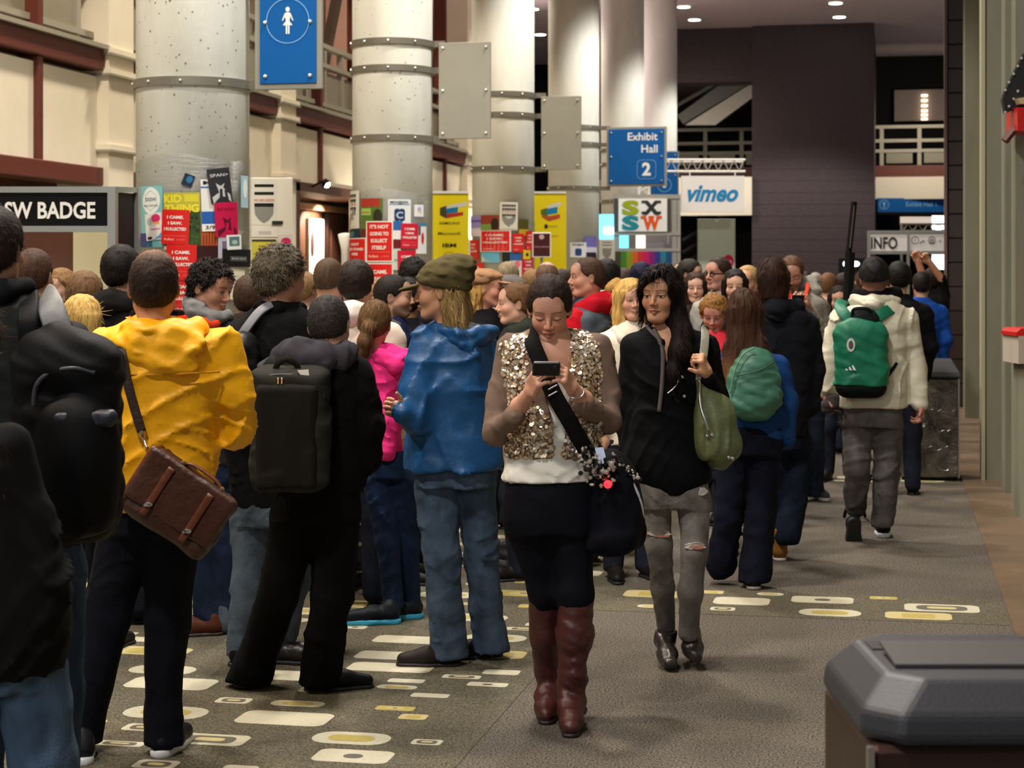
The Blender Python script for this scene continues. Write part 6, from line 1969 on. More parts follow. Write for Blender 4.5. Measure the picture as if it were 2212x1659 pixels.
# ---- man in the yellow raincoat
f = Fig('man in bright yellow hooded raincoat with brown leather satchel, seen from behind', 330, 6.48, (206, 150, 118))
f.head(333, 620, -.02, 186, -4, 0, 1.04, 'm', False, 'open', 0, 'thin', (44, 28, 20), hvox=.0058)
yel = nylon((246, 176, 6), .5)
rows = [(676, 296, 386, .07, .02), (696, 266, 416, .10, .015), (722, 222, 462, .125, .01), (760, 212, 480, .14), (850, 226, 470, .15), (940, 238, 466, .15), (1000, 232, 466, .15), (1060, 224, 456, .15), (1100, 217, 442, .15)]
aR = [(478, 752, .0, .070), (505, 850, .02, .064), (510, 925, .06, .060), (478, 935, .24, .046)]
aL = [(226, 752, .0, .068), (216, 850, .02, .062), (225, 920, .08, .056), (260, 930, .24, .045)]
q = f.sdf(rows, [aR, aL], fold=.009, ff=9, seed=41)
n0 = f.L(334, 694, .03); q.cone(n0, n0 + np.array([0, 0, .14]), .062, .07, k=.006, sub=True)
f.wear('raincoat', q, yel, .0095)
q = Sdf(.04); q.ell(f.L(338, 738, -.115), (.14, .055, .065)); q.ell(f.L(350, 772, -.13), (.10, .045, .06)); q.ell(f.L(352, 795, -.125), (.06, .035, .04))
q.chain([np.append(f.L(282, 704, -.02), .034), np.append(f.L(300, 726, -.10), .042), np.append(f.L(370, 728, -.11), .042), np.append(f.L(425, 708, -.04), .038)])
q.folds(.006, 16, 3); q.crease(.018, 9, 4)
f.wear('hood', q, yel, .008)
q = Sdf(.02); q.chain([np.append(f.L(288, 692, -.0), .022), np.append(f.L(335, 700, -.07), .026), np.append(f.L(392, 690, -.0), .022)]); f.wear('shirt_collar', q, cloth((214, 52, 20)), .008)
q = Sdf(.02); q.chain([np.append(f.L(292, 680, -.0), .02), np.append(f.L(335, 686, -.055), .022), np.append(f.L(388, 680, -.0), .02)]); f.wear('dark_collar', q, cloth((18, 14, 14)), .008)
strap(f.root, 'yoke_seam', [f.L(222, 806, -.11), f.L(270, 808, -.150), f.L(340, 810, -.158), f.L(420, 806, -.152), f.L(474, 803, -.10)], .006, .006, (0, -1, 0), nylon((206, 140, 8)))
jean = denim((11, 12, 22))
q = f.sdf([(1080, 226, 430, .13), (1150, 226, 425, .13)], [[(272, 1150, .0, .098), (232, 1330, .02, .080), (180, 1560, .06, .070), (172, 1625, .06, .074)], [(372, 1150, .0, .098), (362, 1330, .03, .076), (350, 1540, .04, .062), (352, 1600, .04, .068)]], fold=.006, ff=12, seed=42, k=.025)
q.plane((0, 0, .035), (0, 0, -1))
f.wear('dark_jeans', q, jean, .010)
f.shoe(f.gr(352, 1632), 168, 'sneaker', (30, 30, 36), (222, 222, 226), .98)
f.shoe(f.gr(178, 1648), 195, 'sneaker', (30, 30, 36), (222, 222, 226), .98)
f.done()
t = f.item('leather_satchel', 'brown leather satchel hanging across the yellow raincoat', 'satchel')
lb = leather((60, 29, 18), .48); lb2 = leather((100, 54, 34), .4)
A = math.radians(33)
ux, uz = np.array([math.cos(A), -.12, -math.sin(A)]), np.array([math.sin(A), 0, math.cos(A)])
ux = unit(ux); uy = unit(np.cross(uz, ux)); RB = np.stack([ux, uy, uz], 1)
c0 = f.L(388, 1090, -.24)
q = Sdf(.02); q.rbox(c0, (.168, .052, .120), .03, RB, k=.0); q.folds(.004, 12, 2); q.crease(.006, 10, 3)
sdf_part(t, 'bag_body', q, lb, .0075)
q = Sdf(.02); q.rbox(c0 - uy * .048 + uz * .03, (.172, .014, .096), .012, RB); q.folds(.003, 14, 4)
fl = sdf_part(t, 'flap', q, leather((66, 33, 20), .46), .0065)
q = Sdf(.02); q.rbox(c0 - ux * .168, (.014, .056, .126), .012, RB); sdf_part(t, 'gusset', q, lb2, .0065)
def bp(a, b, c): return c0 + ux * a + uy * b + uz * c
for a in (-.075, .085):
    strap(fl, 'closing_strap', [bp(a, -.068, .10), bp(a, -.068, .0), bp(a, -.068, -.085)], .024, .006, -uy, lb2)
    obj('clasp', MB().ball(tuple(bp(a, -.074, -.045)), (.016, .006, .008), 8), MATS['silver'], fl)
strap(t, 'top_handle', [bp(-.06, -.02, .122), bp(-.03, -.02, .14), bp(.06, -.02, .14), bp(.10, -.02, .122)], .026, .008, uz, lb2)
for a in (-.06, .1): obj('rivet', MB().ball(tuple(bp(a, -.036, .13)), .009, 8), mat('brass', (190, 170, 120), .25, metal=.9), t)
strap(t, 'shoulder_strap', [f.L(258, 712, .05), f.L(255, 722, -.10), f.L(262, 760, -.155), f.L(274, 820, -.165), f.L(290, 880, -.165), f.L(306, 932, -.17)], .032, .006, (0, -1, 0), leather((44, 26, 20), .5))
obj('ring', MB().ball(tuple(f.L(307, 938, -.175)), .014, 8), MATS['brass'], t)
rope(t, 'strap_clip', [f.L(308, 942, -.175), f.L(313, 955, -.18), f.L(318, 968, -.20)], .006, MATS['silver'])

# ---- tall man with a black pack, cut by the left edge
f = Fig('tall man in dark jacket with large black backpack at the far left', 40, 5.3, (198, 148, 124))
f.head(-14, 540, .0, 172, 0, 0, 1.0, 'm', False, 'open', 0, 'short', (40, 28, 24), hvox=.0070)
dj = cloth((28, 30, 28), .8)
rows = [(612, -50, 40, .08, .02), (640, -95, 80, .11, .02), (680, -120, 118, .14, .02), (760, -128, 150, .16, .02), (900, -125, 175, .165, .02), (1050, -120, 185, .165, .02), (1170, -115, 180, .16, .02)]
q = f.sdf(rows, [[(-100, 690, 0, .07), (-130, 850, .0, .06), (-140, 1000, -.05, .05)], [(112, 735, .05, .062), (160, 880, .10, .056), (170, 1000, .16, .05)]], fold=.007, seed=51)
f.wear('jacket', q, dj, .011)
q = Sdf(.03); q.chain([np.append(f.L(-55, 622, .0), .03), np.append(f.L(0, 632, -.08), .034), np.append(f.L(55, 620, .0), .03)]); f.wear('collar', q, cloth((20, 20, 22)), .009)
q = f.sdf([(1150, -110, 172, .15, .02), (1240, -112, 170, .14, .02)], [[(-40, 1240, .0, .11), (-50, 1500, .0, .085), (-60, 1780, .05, .08)], [(112, 1240, .04, .10), (118, 1500, .10, .08), (110, 1780, .15, .075)]], fold=.006, seed=52)
q.plane((0, 0, .035), (0, 0, -1))
f.wear('jeans', q, denim((44, 60, 84)), .012)
f.shoe(f.gr(-60, 1860), 175, 'shoe', (30, 26, 26)); f.shoe(f.gr(110, 1830), 175, 'shoe', (30, 26, 26))
f.done()
t = f.item('black_backpack', 'large black backpack with a curved front zip at the far left', 'backpack')
bk = cloth((10, 10, 12), .6)
q = Sdf(.05); q.rbox(f.L(146, 950, -.21), (.145, .10, .285), .085); q.ell(f.L(140, 790, -.20), (.125, .10, .11)); q.folds(.006, 12, 2); q.crease(.008, 8, 2)
sdf_part(t, 'pack_body', q, bk, .0095)
q = Sdf(.04); q.ell(f.L(165, 1000, -.29), (.115, .085, .20)); q.rbox(f.L(165, 1010, -.29), (.10, .05, .17), .05); q.crease(.006, 16, 5); sdf_part(t, 'front_pocket', q, cloth((8, 8, 9), .5), .0085)
q = Sdf(.04); q.rbox(f.L(182, 905, -.335), (.085, .02, .025), .02); q.folds(.004, 24, 5); sdf_part(t, 'pocket_flap', q, nylon((34, 34, 44), .4), .007)
rope(t, 'zip', [f.L(72, 905, -.30), f.L(78, 835, -.315), f.L(110, 805, -.318), f.L(160, 795, -.318), f.L(205, 805, -.305)], .007, mat('zip_grey', (66, 66, 72), .4))
strap(t, 'shoulder_strap', [f.L(60, 800, -.16), f.L(62, 740, -.17), f.L(60, 690, -.165), f.L(62, 655, -.10), f.L(64, 640, -.0)], .055, .014, (0, -1, .2), bk)
strap(t, 'shoulder_strap', [f.L(140, 790, -.16), f.L(128, 720, -.165), f.L(112, 670, -.14), f.L(100, 642, -.06), f.L(95, 640, .02)], .075, .014, (0, -1, .2), nylon((112, 112, 112), .5))

# ---- person in long black coat, nearest at the left edge
f = Fig('person in long black coat and blue jeans cut off by the left edge', -20, 4.6, (190, 140, 116))
f.head(-78, 760, .0, 165, 0, 0, .95, 'f', False, 'open', 0, 'long_back', (58, 36, 26), hvox=.006)
q = f.sdf([(905, -118, -30, .08, .02), (935, -170, 22, .12), (990, -205, 52, .15), (1100, -200, 88, .16), (1230, -195, 128, .17), (1340, -190, 150, .18), (1440, -180, 140, .18)],
          [[(18, 960, .0, .06), (62, 1120, .0, .055), (100, 1260, -.02, .05)], [(-165, 960, .0, .06), (-210, 1120, 0, .055), (-210, 1260, -.05, .045)]], fold=.007, seed=61)
f.wear('long_coat', q, cloth((11, 10, 10), .85), .012)
q = f.sdf([(1420, -150, 128, .14), (1480, -150, 130, .13)], [[(-85, 1450, .0, .09), (-90, 1700, 0, .08), (-95, 1960, .0, .075)], [(72, 1450, .0, .088), (92, 1640, .0, .084), (100, 1960, .03, .08)]], fold=.006, seed=62, k=.02)
q.plane((0, 0, .03), (0, 0, -1))
f.wear('jeans', q, denim((72, 92, 116)), .011)
f.shoe(f.gr(-95, 2060), 170, 'shoe', (26, 24, 24)); f.shoe(f.gr(100, 2040), 170, 'shoe', (26, 24, 24))
f.done()

# ---- man with charcoal backpack, grey hood
f = Fig('grey haired man in black jacket with charcoal laptop backpack, head bowed', 690, 7.5, (204, 150, 124))
f.head(712, 704, -.02, 170, 10, 4, 1.0, 'm', False, 'open', 0, 'crew', (44, 40, 38), hvox=.0058)
bj = cloth((9, 8, 9), .9)
rows = [(752, 650, 760, .09, .02), (775, 612, 780, .12), (820, 590, 792, .14), (900, 592, 796, .145), (980, 590, 790, .145), (1060, 588, 782, .14)]
q = f.sdf(rows, [[(605, 812, 0, .064), (575, 900, -.0, .058), (570, 990, -.02, .05)], [(775, 815, 0, .066), (795, 920, .0, .064), (792, 985, .03, .058), (770, 1005, .14, .044)]], fold=.007, seed=71)
f.wear('jacket', q, bj, .0105)
gh = cloth((58, 56, 62), .9)
q = Sdf(.04); q.chain([np.append(f.L(612, 770, -.02), .046), np.append(f.L(640, 766, -.09), .058), np.append(f.L(690, 776, -.115), .058), np.append(f.L(742, 768, -.07), .044), np.append(f.L(756, 756, .02), .034)]); q.folds(.007, 18, 4); q.crease(.012, 11, 2)
f.wear('hood', q, gh, .0085)
q = Sdf(.03); q.ell(f.L(588, 796, -.02), (.055, .08, .045)); q.folds(.004, 18, 2); f.wear('shoulder_panel', q, gh, .009)
bt = cloth((8, 7, 9), .9)
q = f.sdf([(1040, 600, 776, .13), (1120, 600, 774, .13)], [[(640, 1110, .0, .098), (602, 1290, .02, .080), (548, 1440, .06, .080), (530, 1485, .08, .084)], [(728, 1110, 0, .098), (715, 1290, .0, .082), (694, 1440, .02, .080), (688, 1490, .02, .088)]], fold=.006, seed=72, k=.02)
q.plane((0, 0, .025), (0, 0, -1))
f.wear('trousers', q, bt, .0105)
f.shoe(f.gr(532, 1484), 165, 'shoe', (13, 12, 13), (10, 10, 10), 1.05); f.shoe(f.gr(692, 1492), 105, 'shoe', (14, 13, 14), (10, 10, 10), .95)
f.done()
t = f.item('laptop_backpack', 'charcoal laptop backpack with grey zip pulls on a black jacket', 'backpack')
ch = cloth((40, 40, 35), .8)
q = Sdf(.04); q.rbox(f.L(628, 920, -.215), (.152, .085, .258), .06); q.folds(.004, 12, 2); q.crease(.006, 9, 2)
q.plane(f.L(628, 792, -.2), (0, -.25, 1), .03)
sdf_part(t, 'pack_body', q, ch, .0085)
q = Sdf(.04); q.rbox(f.L(618, 945, -.298), (.118, .025, .205), .025); q.folds(.003, 14, 4); sdf_part(t, 'front_pocket', q, cloth((26, 26, 23), .8), .0075)
rope(t, 'top_zip', [f.L(552, 838, -.27), f.L(560, 818, -.28), f.L(600, 810, -.285), f.L(650, 812, -.285), f.L(690, 822, -.275), f.L(700, 860, -.27)], .006, mat('zip_dark', (24, 24, 22), .5))
for px in (601, 609): obj('zip_pull', MB().cbox(*[c for p in zip(f.L(px - 2, 830, -.31), f.L(px + 2, 816, -.298)) for c in p], .001), MATS['silver'], t)
strap(t, 'handle', [f.L(592, 806, -.22), f.L(602, 784, -.24), f.L(622, 776, -.24), f.L(640, 788, -.23), f.L(648, 806, -.22)], .022, .012, (0, -1, .3), cloth((26, 26, 24)))
obj('white_tag', MB().slab([f.L(642, 800, -.29), f.L(666, 798, -.29), f.L(668, 812, -.29), f.L(650, 811, -.29)], (0, .004, 0)), paper((220, 220, 214)), t)
strap(t, 'shoulder_strap', [f.L(690, 830, -.16), f.L(706, 790, -.16), f.L(722, 768, -.12), f.L(730, 756, -.02)], .05, .012, (0, -1, .2), cloth((24, 24, 24)))
strap(t, 'shoulder_strap', [f.L(570, 850, -.15), f.L(572, 810, -.15), f.L(590, 780, -.12), f.L(600, 762, -.02)], .05, .012, (0, -1, .2), cloth((24, 24, 24)))

# ---- tall grey haired man in black coat
f = Fig('tall man with wavy grey-brown hair in black coat, facing away to the right', 590, 8.0, (202, 148, 124))
f.head(608, 598, .0, 138, 0, 0, 1.05, 'm', False, 'open', 0, 'wavy', (84, 74, 60), hvox=.0070)
bc = cloth((9, 9, 10), .85)
rows = [(655, 560, 655, .09, .02), (680, 528, 672, .12), (725, 490, 690, .145), (820, 478, 698, .155), (920, 482, 698, .155), (1000, 490, 696, .15), (1090, 500, 690, .145)]
q = f.sdf(rows, [[(510, 735, -.06, .07), (490, 860, -.04, .062), (530, 960, .05, .05)], [(676, 735, .08, .068), (700, 860, .14, .06), (690, 960, .22, .048)]], fold=.007, seed=81)
f.wear('coat', q, bc, .011)
q = Sdf(.03); q.chain([np.append(f.L(560, 664, -.04), .03), np.append(f.L(600, 668, -.08), .03), np.append(f.L(650, 666, .0), .028)]); f.wear('collar', q, bc, .009)
q = f.sdf([(1070, 500, 690, .14), (1130, 504, 688, .14)], [[(548, 1110, .0, .098), (540, 1260, .0, .076), (524, 1420, .02, .072)], [(640, 1110, .08, .096), (630, 1260, .12, .074), (600, 1395, .15, .07)]], fold=.006, seed=82, k=.02)
q.plane((0, 0, .04), (0, 0, -1))
f.wear('grey_jeans', q, denim((70, 80, 90)), .011)
f.shoe(f.gr(520, 1438), 120, 'shoe', (16, 14, 14), (12, 12, 12), 1.05); f.shoe(f.gr(600, 1432), 80, 'shoe', (20, 17, 17), (12, 12, 12), 1.1, glossy=True)
f.done()
t = f.item('dark_daypack', 'black daypack with light grey strap on the tall grey haired man', 'backpack')
q = Sdf(.05); q.rbox(f.L(500, 800, -.17), (.12, .10, .17), .08); q.folds(.005, 14, 2); sdf_part(t, 'pack_body', q, nylon((17, 17, 19), .45), .009)
strap(t, 'shoulder_strap', [f.L(515, 735, -.16), f.L(535, 705, -.16), f.L(562, 672, -.13), f.L(592, 655, -.08), f.L(604, 654, .02)], .042, .012, (-.3, -1, .5), nylon((112, 112, 116), .5))
for px, py in ((500, 756), (488, 782), (505, 790)): obj('buckle', MB().ball(tuple(f.L(px, py, -.285)), (.015, .006, .008), 8), MATS['silver'], t)

# ---- young man in profile with spiky dark hair
f = Fig('young man with spiky dark hair and grey scarf looking down to the right', 455, 8.7, (202, 146, 116))
f.head(456, 622, 0, 62, 14, 0, 1.0, 'm', False, 'open', 0, 'spiky', (24, 16, 14), hvox=.0058)
rows = [(668, 420, 495, .08, .02), (690, 400, 510, .11), (740, 385, 520, .13), (850, 390, 520, .135), (1000, 395, 515, .135)]
q = f.sdf(rows, [[(400, 740, .0, .06), (395, 860, .0, .052), (430, 940, -.1, .042)], [(510, 740, .04, .06), (520, 860, .06, .052), (510, 940, .0, .042)]], seed=91)
f.wear('jacket', q, cloth((40, 38, 40)), .013)
q = Sdf(.03); q.chain([np.append(f.L(408, 650, .03), .04), np.append(f.L(425, 672, -.07), .045), np.append(f.L(462, 690, -.11), .034), np.append(f.L(490, 680, -.06), .028)]); q.folds(.006, 24, 3); f.wear('scarf', q, cloth((112, 112, 110)), .008)
q = Sdf(.03); q.chain([np.append(f.L(430, 694, -.10), .035), np.append(f.L(465, 700, -.13), .026)]); f.wear('orange_lining', q, cloth((206, 60, 30)), .008)
q = f.sdf([(980, 400, 512, .13), (1040, 402, 510, .13)], [[(430, 1030, .0, .085), (440, 1190, .0, .07), (452, 1345, .0, .068)], [(486, 1030, 0, .085), (492, 1190, .0, .072), (490, 1335, .02, .07)]], fold=.006, seed=92, k=.02)
q.plane((0, 0, .06), (0, 0, -1)); f.wear('cuffed_jeans', q, denim((26, 38, 58)), .011)
q = Sdf(.01); p = f.L(488, 1335, .02); q.cone(p + np.array([0, 0, .0]), p + np.array([0, 0, .05]), .078, .078); f.wear('cuff', q, denim((74, 84, 96)), .009)
f.shoe(f.gr(460, 1372), -80, 'shoe', (74, 38, 24), (30, 18, 14), 1.02); f.shoe(f.gr(486, 1360), -70, 'shoe', (74, 38, 24), (30, 18, 14))
f.done()

# ---- woman with long brown hair and teal backpack
f = Fig('woman with very long brown hair and teal backpack walking away', 1610, 10.0, (204, 152, 128))
f.head(1608, 676, 0, 176, 2, 0, 1.02, 'f', False, 'open', 0, 'long_back', (62, 38, 26), hvox=.0075, scalp=(.16, .42, (128, 86, 50)))
bl = cloth((22, 58, 112), .8)
rows = [(742, 1585, 1640, .07, .02), (765, 1560, 1668, .11), (800, 1550, 1690, .125), (870, 1552, 1692, .125), (950, 1556, 1692, .13)]
q = f.sdf(rows, [[(1562, 790, 0, .056), (1552, 880, .02, .05), (1560, 960, .0, .04)], [(1682, 790, 0, .06), (1700, 870, .0, .056), (1700, 950, -.0, .045)]], seed=101)
f.wear('blue_top', q, bl, .012)
q = f.sdf([(920, 1556, 1690, .13), (980, 1556, 1690, .13)], [[(1588, 960, 0, .09), (1574, 1110, .02, .076), (1556, 1220, .08, .078)], [(1652, 960, 0, .09), (1644, 1110, -.02, .078), (1630, 1255, -.02, .088)]], seed=102, k=.02)
q.plane((0, 0, .03), (0, 0, -1)); f.wear('flared_trousers', q, denim((10, 14, 28)), .012)
f.shoe(f.gr(1628, 1272), 178, 'shoe', (24, 22, 24), (120, 112, 104)); f.shoe(f.gr(1552, 1240), 175, 'shoe', (18, 16, 18), (14, 14, 14), 1, 25)
f.done()
t = f.item('teal_backpack', 'rounded teal green backpack under long brown hair', 'backpack')
q = Sdf(.05); q.ell(f.L(1628, 838, -.17), (.145, .09, .155)); q.ell(f.L(1624, 868, -.17), (.13, .09, .085)); q.ell(f.L(1630, 790, -.17), (.09, .07, .10)); q.folds(.004, 14, 2); q.crease(.006, 10, 2)
sdf_part(t, 'pack_body', q, nylon((56, 104, 84), .5), .009)
rope(t, 'piping', [f.L(1578, 850, -.24), f.L(1588, 800, -.245), f.L(1606, 765, -.24), f.L(1630, 752, -.235)], .005, nylon((90, 130, 110)))
rope(t, 'seam', [f.L(1590, 812, -.26), f.L(1640, 800, -.265), f.L(1672, 782, -.24)], .004, nylon((40, 76, 62)))
strap(t, 'shoulder_strap', [f.L(1592, 815, -.14), f.L(1586, 795, -.10), f.L(1584, 778, -.05)], .05, .012, (0, -1, .2), nylon((40, 76, 62)))
strap(t, 'shoulder_strap', [f.L(1662, 815, -.14), f.L(1664, 795, -.10), f.L(1660, 778, -.05)], .05, .012, (0, -1, .2), nylon((40, 76, 62)))

# ---- dark haired man in dark hoodie behind her
f = Fig('man with shaggy dark brown hair and dark hoodie walking away', 1698, 11.0, (202, 148, 124))
f.head(1668, 604, 0, 184, 2, 0, 1.02, 'm', False, 'open', 0, 'mop', (46, 26, 18), hvox=.0075)
dh = cloth((18, 20, 26), .9)
rows = [(652, 1645, 1712, .09, .02), (672, 1636, 1742, .13), (705, 1635, 1754, .15), (790, 1640, 1755, .15), (880, 1645, 1748, .15), (940, 1648, 1745, .15)]
q = f.sdf(rows, [[(1650, 705, .0, .07), (1640, 820, .02, .06), (1650, 910, -.02, .05)], [(1744, 705, .0, .074), (1756, 800, .02, .066), (1750, 880, -.0, .055)]], seed=111)
f.wear('hoodie', q, dh, .0125)
q = Sdf(.04); q.chain([np.append(f.L(1645, 660, -.02), .05), np.append(f.L(1680, 672, -.12), .06), np.append(f.L(1722, 662, -.04), .05)]); q.folds(.006, 16, 2); f.wear('hood', q, dh, .010)
q = f.sdf([(920, 1650, 1745, .14), (970, 1650, 1744, .14)], [[(1672, 960, 0, .095), (1672, 1070, .0, .08), (1668, 1180, .1, .075)], [(1722, 960, 0, .095), (1712, 1080, -.02, .084), (1700, 1160, -.08, .08)]], seed=112, k=.02)
q.plane(f.L(1690, 1172), (0, 0, -1)); f.wear('dark_jeans', q, denim((22, 30, 46)), .0125)
f.shoe(f.gr(1684, 1210), 176, 'boot', (150, 104, 46), (210, 196, 190), 1.0); f.shoe(f.gr(1664, 1180), 176, 'boot', (150, 104, 46), (60, 50, 46), 1.0)
f.done()

# ---- man in white jacket with green backpack
f = Fig('man in off-white jacket with green sports backpack walking away by the bin', 1885, 11.7, (186, 128, 108))
f.head(1888, 604, .0, 176, 0, 0, 1.05, 'm', False, 'open', 0, 'beanie', (16, 13, 14), hvox=.0070, hmat=M_hairs)
wj = nylon((206, 200, 178), .55)
rows = [(640, 1862, 1922, .09, .02), (655, 1842, 1942, .12), (680, 1818, 1956, .145), (740, 1812, 1958, .155), (820, 1812, 1958, .155), (878, 1808, 1956, .16)]
aL = [(1818, 690, 0, .075), (1794, 780, .02, .068), (1784, 845, -.0, .052)]
aR = [(1956, 690, 0, .075), (1976, 790, .02, .07), (1986, 870, -.02, .052)]
q = f.sdf(rows, [aL, aR], fold=.009, ff=10, seed=121)
f.wear('white_jacket', q, wj, .011)
q = Sdf(.03); q.chain([np.append(f.L(1850, 652, -.02), .045), np.append(f.L(1886, 656, -.10), .055), np.append(f.L(1930, 650, -.02), .045)]); q.folds(.006, 18, 2); f.wear('collar', q, wj, .009)
q = Sdf(.03); q.chain([np.append(f.L(1852, 636, -.0), .04), np.append(f.L(1890, 640, -.05), .045), np.append(f.L(1935, 634, .0), .045)]); f.wear('black_scarf', q, cloth((12, 11, 12)), .010)
q = f.sdf([(860, 1812, 1950, .13), (920, 1812, 1948, .13)], [[(1852, 920, 0, .098), (1852, 1015, -.04, .078), (1848, 1095, .10, .066)], [(1918, 920, 0, .098), (1916, 1020, .0, .080), (1906, 1130, .0, .07)]], fold=.007, ff=14, seed=122, k=.02)
q.plane(f.L(1880, 1138), (0, 0, -1)); f.wear('grey_jeans', q, denim((84, 80, 78)), .0115)
f.shoe(f.gr(1908, 1160), 172, 'sneaker', (22, 24, 36), (222, 226, 236), 1.05)
f.shoe(f.L(1846, 1138, -.02), 176, 'sneaker', (20, 22, 32), (16, 16, 18), 1.08, 78)
w = f.L(1987, 872, -.02); f.hand(w, (.02, -.1, -1), (-1, -.2, 0), -1, (.5, .55, .6, .65), .4, 1.0, None, .0045)
w = f.L(1784, 852, .0); f.hand(w, (-.02, -.1, -1), (1, -.2, 0), 1, (.6, .6, .6, .6), .4, 1.0, None, .0045)
f.done()
t = f.item('flat_cap', 'grey cap carried in the left hand of the white jacket man', 'cap')
q = Sdf(.03); q.ell(f.L(1795, 872, -.04), (.05, .04, .07), Ry(.5)); q.folds(.004, 20, 3); sdf_part(t, 'crown', q, cloth((72, 66, 66)), .007)
q = Sdf(.02); q.ell(f.L(1806, 888, -.05), (.05, .03, .012), Ry(.4)); sdf_part(t, 'peak', q, cloth((64, 58, 58)), .006)
t = f.item('green_backpack', 'green sports backpack with black base and small crest', 'backpack')
gr = nylon((8, 104, 74), .5); dk = cloth((10, 18, 18), .7)
q = Sdf(.05); q.rbox(f.L(1860, 778, -.21), (.165, .09, .235), .08); q.ell(f.L(1862, 716, -.205), (.12, .075, .09)); q.folds(.004, 12, 2); q.crease(.008, 8, 6); q.plane(f.L(1860, 828), (0, 0, -1), .01)
sdf_part(t, 'pack_body', q, gr, .0085)
q = Sdf(.05); q.rbox(f.L(1860, 820, -.205), (.158, .092, .115), .075); q.plane(f.L(1860, 828), (0, 0, 1), .01); sdf_part(t, 'black_base', q, dk, .009)
q = Sdf(.04); q.loft(f.lrows([(700, 1828, 1902, .06, -.22), (680, 1838, 1896, .05, -.20), (668, 1842, 1886, .04, -.18)])); sdf_part(t, 'black_top', q, dk, .0085)
strap(t, 'handle', [f.L(1842, 684, -.22), f.L(1845, 668, -.24), f.L(1876, 668, -.24), f.L(1882, 684, -.22)], .02, .012, (0, -1, .3), dk)
strap(t, 'shoulder_strap', [f.L(1836, 690, -.17), f.L(1822, 676, -.15), f.L(1814, 660, -.08), f.L(1822, 650, .02)], .07, .014, (-.2, -1, .4), gr)
strap(t, 'shoulder_strap', [f.L(1892, 688, -.17), f.L(1912, 674, -.15), f.L(1934, 664, -.08), f.L(1946, 660, .03)], .07, .014, (.2, -1, .4), gr)
strap(t, 'side_strap', [f.L(1914, 818, -.16), f.L(1930, 795, -.155), f.L(1945, 772, -.10)], .02, .006, (.2, -1, 0), dk)
mb = MB(); c = f.L(1838, 745, -.308)
for rx, rz, mi, o_ in ((.026, .042, 0, 0), (.015, .026, 2, .002), (.007, .012, 1, .004)):
    mb.poly([tuple(c + np.array([rx * math.cos(a), -o_, rz * math.sin(a)])) for a in np.linspace(0, 6.283, 17)[:-1]], mi)
obj('crest', mb, [paper((200, 206, 200)), paper((150, 60, 60)), paper((40, 90, 70))], t)
mb = MB(); c = f.L(1839, 800, -.312)
for k in range(3):
    a = -.034 + k * .024; h_ = .012 + .011 * k
    mb.poly([tuple(c + np.array([x, 0, z])) for x, z in ((a, 0), (a + .016, 0), (a + .016 - .012 - .004 * k, h_), (a - .003 - .004 * k, h_ * .75))])
obj('stripe_mark', mb, paper((226, 230, 226)), t)
# ================================================================== PEOPLE FURTHER BACK
def curve_cap(f, col, peak=True):
    q = Sdf(.02); q.ell(f.hp((0, .02, .065)), np.array([.096, .116, .060]), f.hR); q.folds(.003, 24, 3)
    q.plane(f.hp((0, 0, .038)), -(f.hR @ unit((0, .3, 1.))), .01)
    c = sdf_part(f.root, 'cap', q, cloth(col), .007)
    if peak:
        q = Sdf(.01); q.ell(f.hp((0, -.115, .040)), np.array([.066, .062, .010]), f.hR @ Rx(.15)); sdf_part(c, 'peak', q, cloth(col), .006)

# left cluster behind the yellow raincoat
crowd('man with short brown hair behind the black backpack strap', 74, 533, 7.9, 172, (40, 42, 44), hair='crew', hcol=(70, 46, 34))
crowd('blonde woman with straight hair in front of the booth opening', 180, 636, 8.3, 168, (30, 28, 32), hair='blond_back', hcol=(206, 168, 96), sex='f')
crowd('man with tousled light brown hair behind the blonde woman', 184, 586, 9.4, 175, (44, 42, 40), hair='thick', hcol=(106, 76, 48))
crowd('black haired man in black hooded jacket left of the yellow raincoat', 264, 530, 9.2, 160, (20, 19, 20), hair='thick', hcol=(20, 14, 13), hood=(24, 22, 22))
crowd('person with brown hair and dark hood between the young man and tall man', 540, 592, 9.6, 178, (46, 34, 26), hair='short', hcol=(62, 42, 28), hood=(40, 30, 24))
# right of the tall man
crowd('man with a buzz cut and white shirt collar by the bright doorway', 712, 553, 9.7, 160, (216, 216, 226), hair='buzz', hcol=(78, 58, 40), skin=(212, 156, 124))
f = crowd('dark haired man in a white hooded top, back turned', 770, 562, 9.2, 172, (220, 208, 192), hair='thick', hcol=(40, 26, 20), hood=(236, 228, 218), skin=(216, 160, 136))
crowd('bearded dark haired man in navy jacket seen from the side', 852, 592, 9.8, 85, (24, 30, 62), hair='short', hcol=(26, 18, 14), hood=(84, 84, 84), beard=.7)
crowd('blond person partly hidden behind the bearded man', 822, 602, 11.2, 70, (60, 60, 64), hair='short', hcol=(150, 112, 70), sex='f')
crowd('black curly haired person behind the olive cap, left one', 893, 556, 12.2, 175, (30, 30, 34), hair='wavy', hcol=(20, 16, 14))
crowd('brown haired person behind the olive cap, right one', 925, 562, 12.6, 150, (50, 44, 40), hair='thick', hcol=(52, 38, 28))
crowd('person in dark clothes between the bearded man and blue jacket', 880, 600, 10.8, 178, (20, 20, 26), hair='thick', hcol=(22, 17, 15))
f = crowd('woman in tan cap and black coat with blonde hair, facing right', 1052, 580, 10.9, 80, (17, 17, 19), hair='under_cap', hcol=(190, 150, 84), sex='f', skin=(214, 150, 124))
curve_cap(f, (152, 114, 84))
w = f.L(1082, 672, -.1); f2 = Fig
crowd('brown haired man in profile facing left beside the sequinned woman', 1114, 608, 10.3, -85, (40, 40, 42), hair='short', hcol=(104, 70, 42), hood=(44, 50, 38), skin=(216, 166, 138))
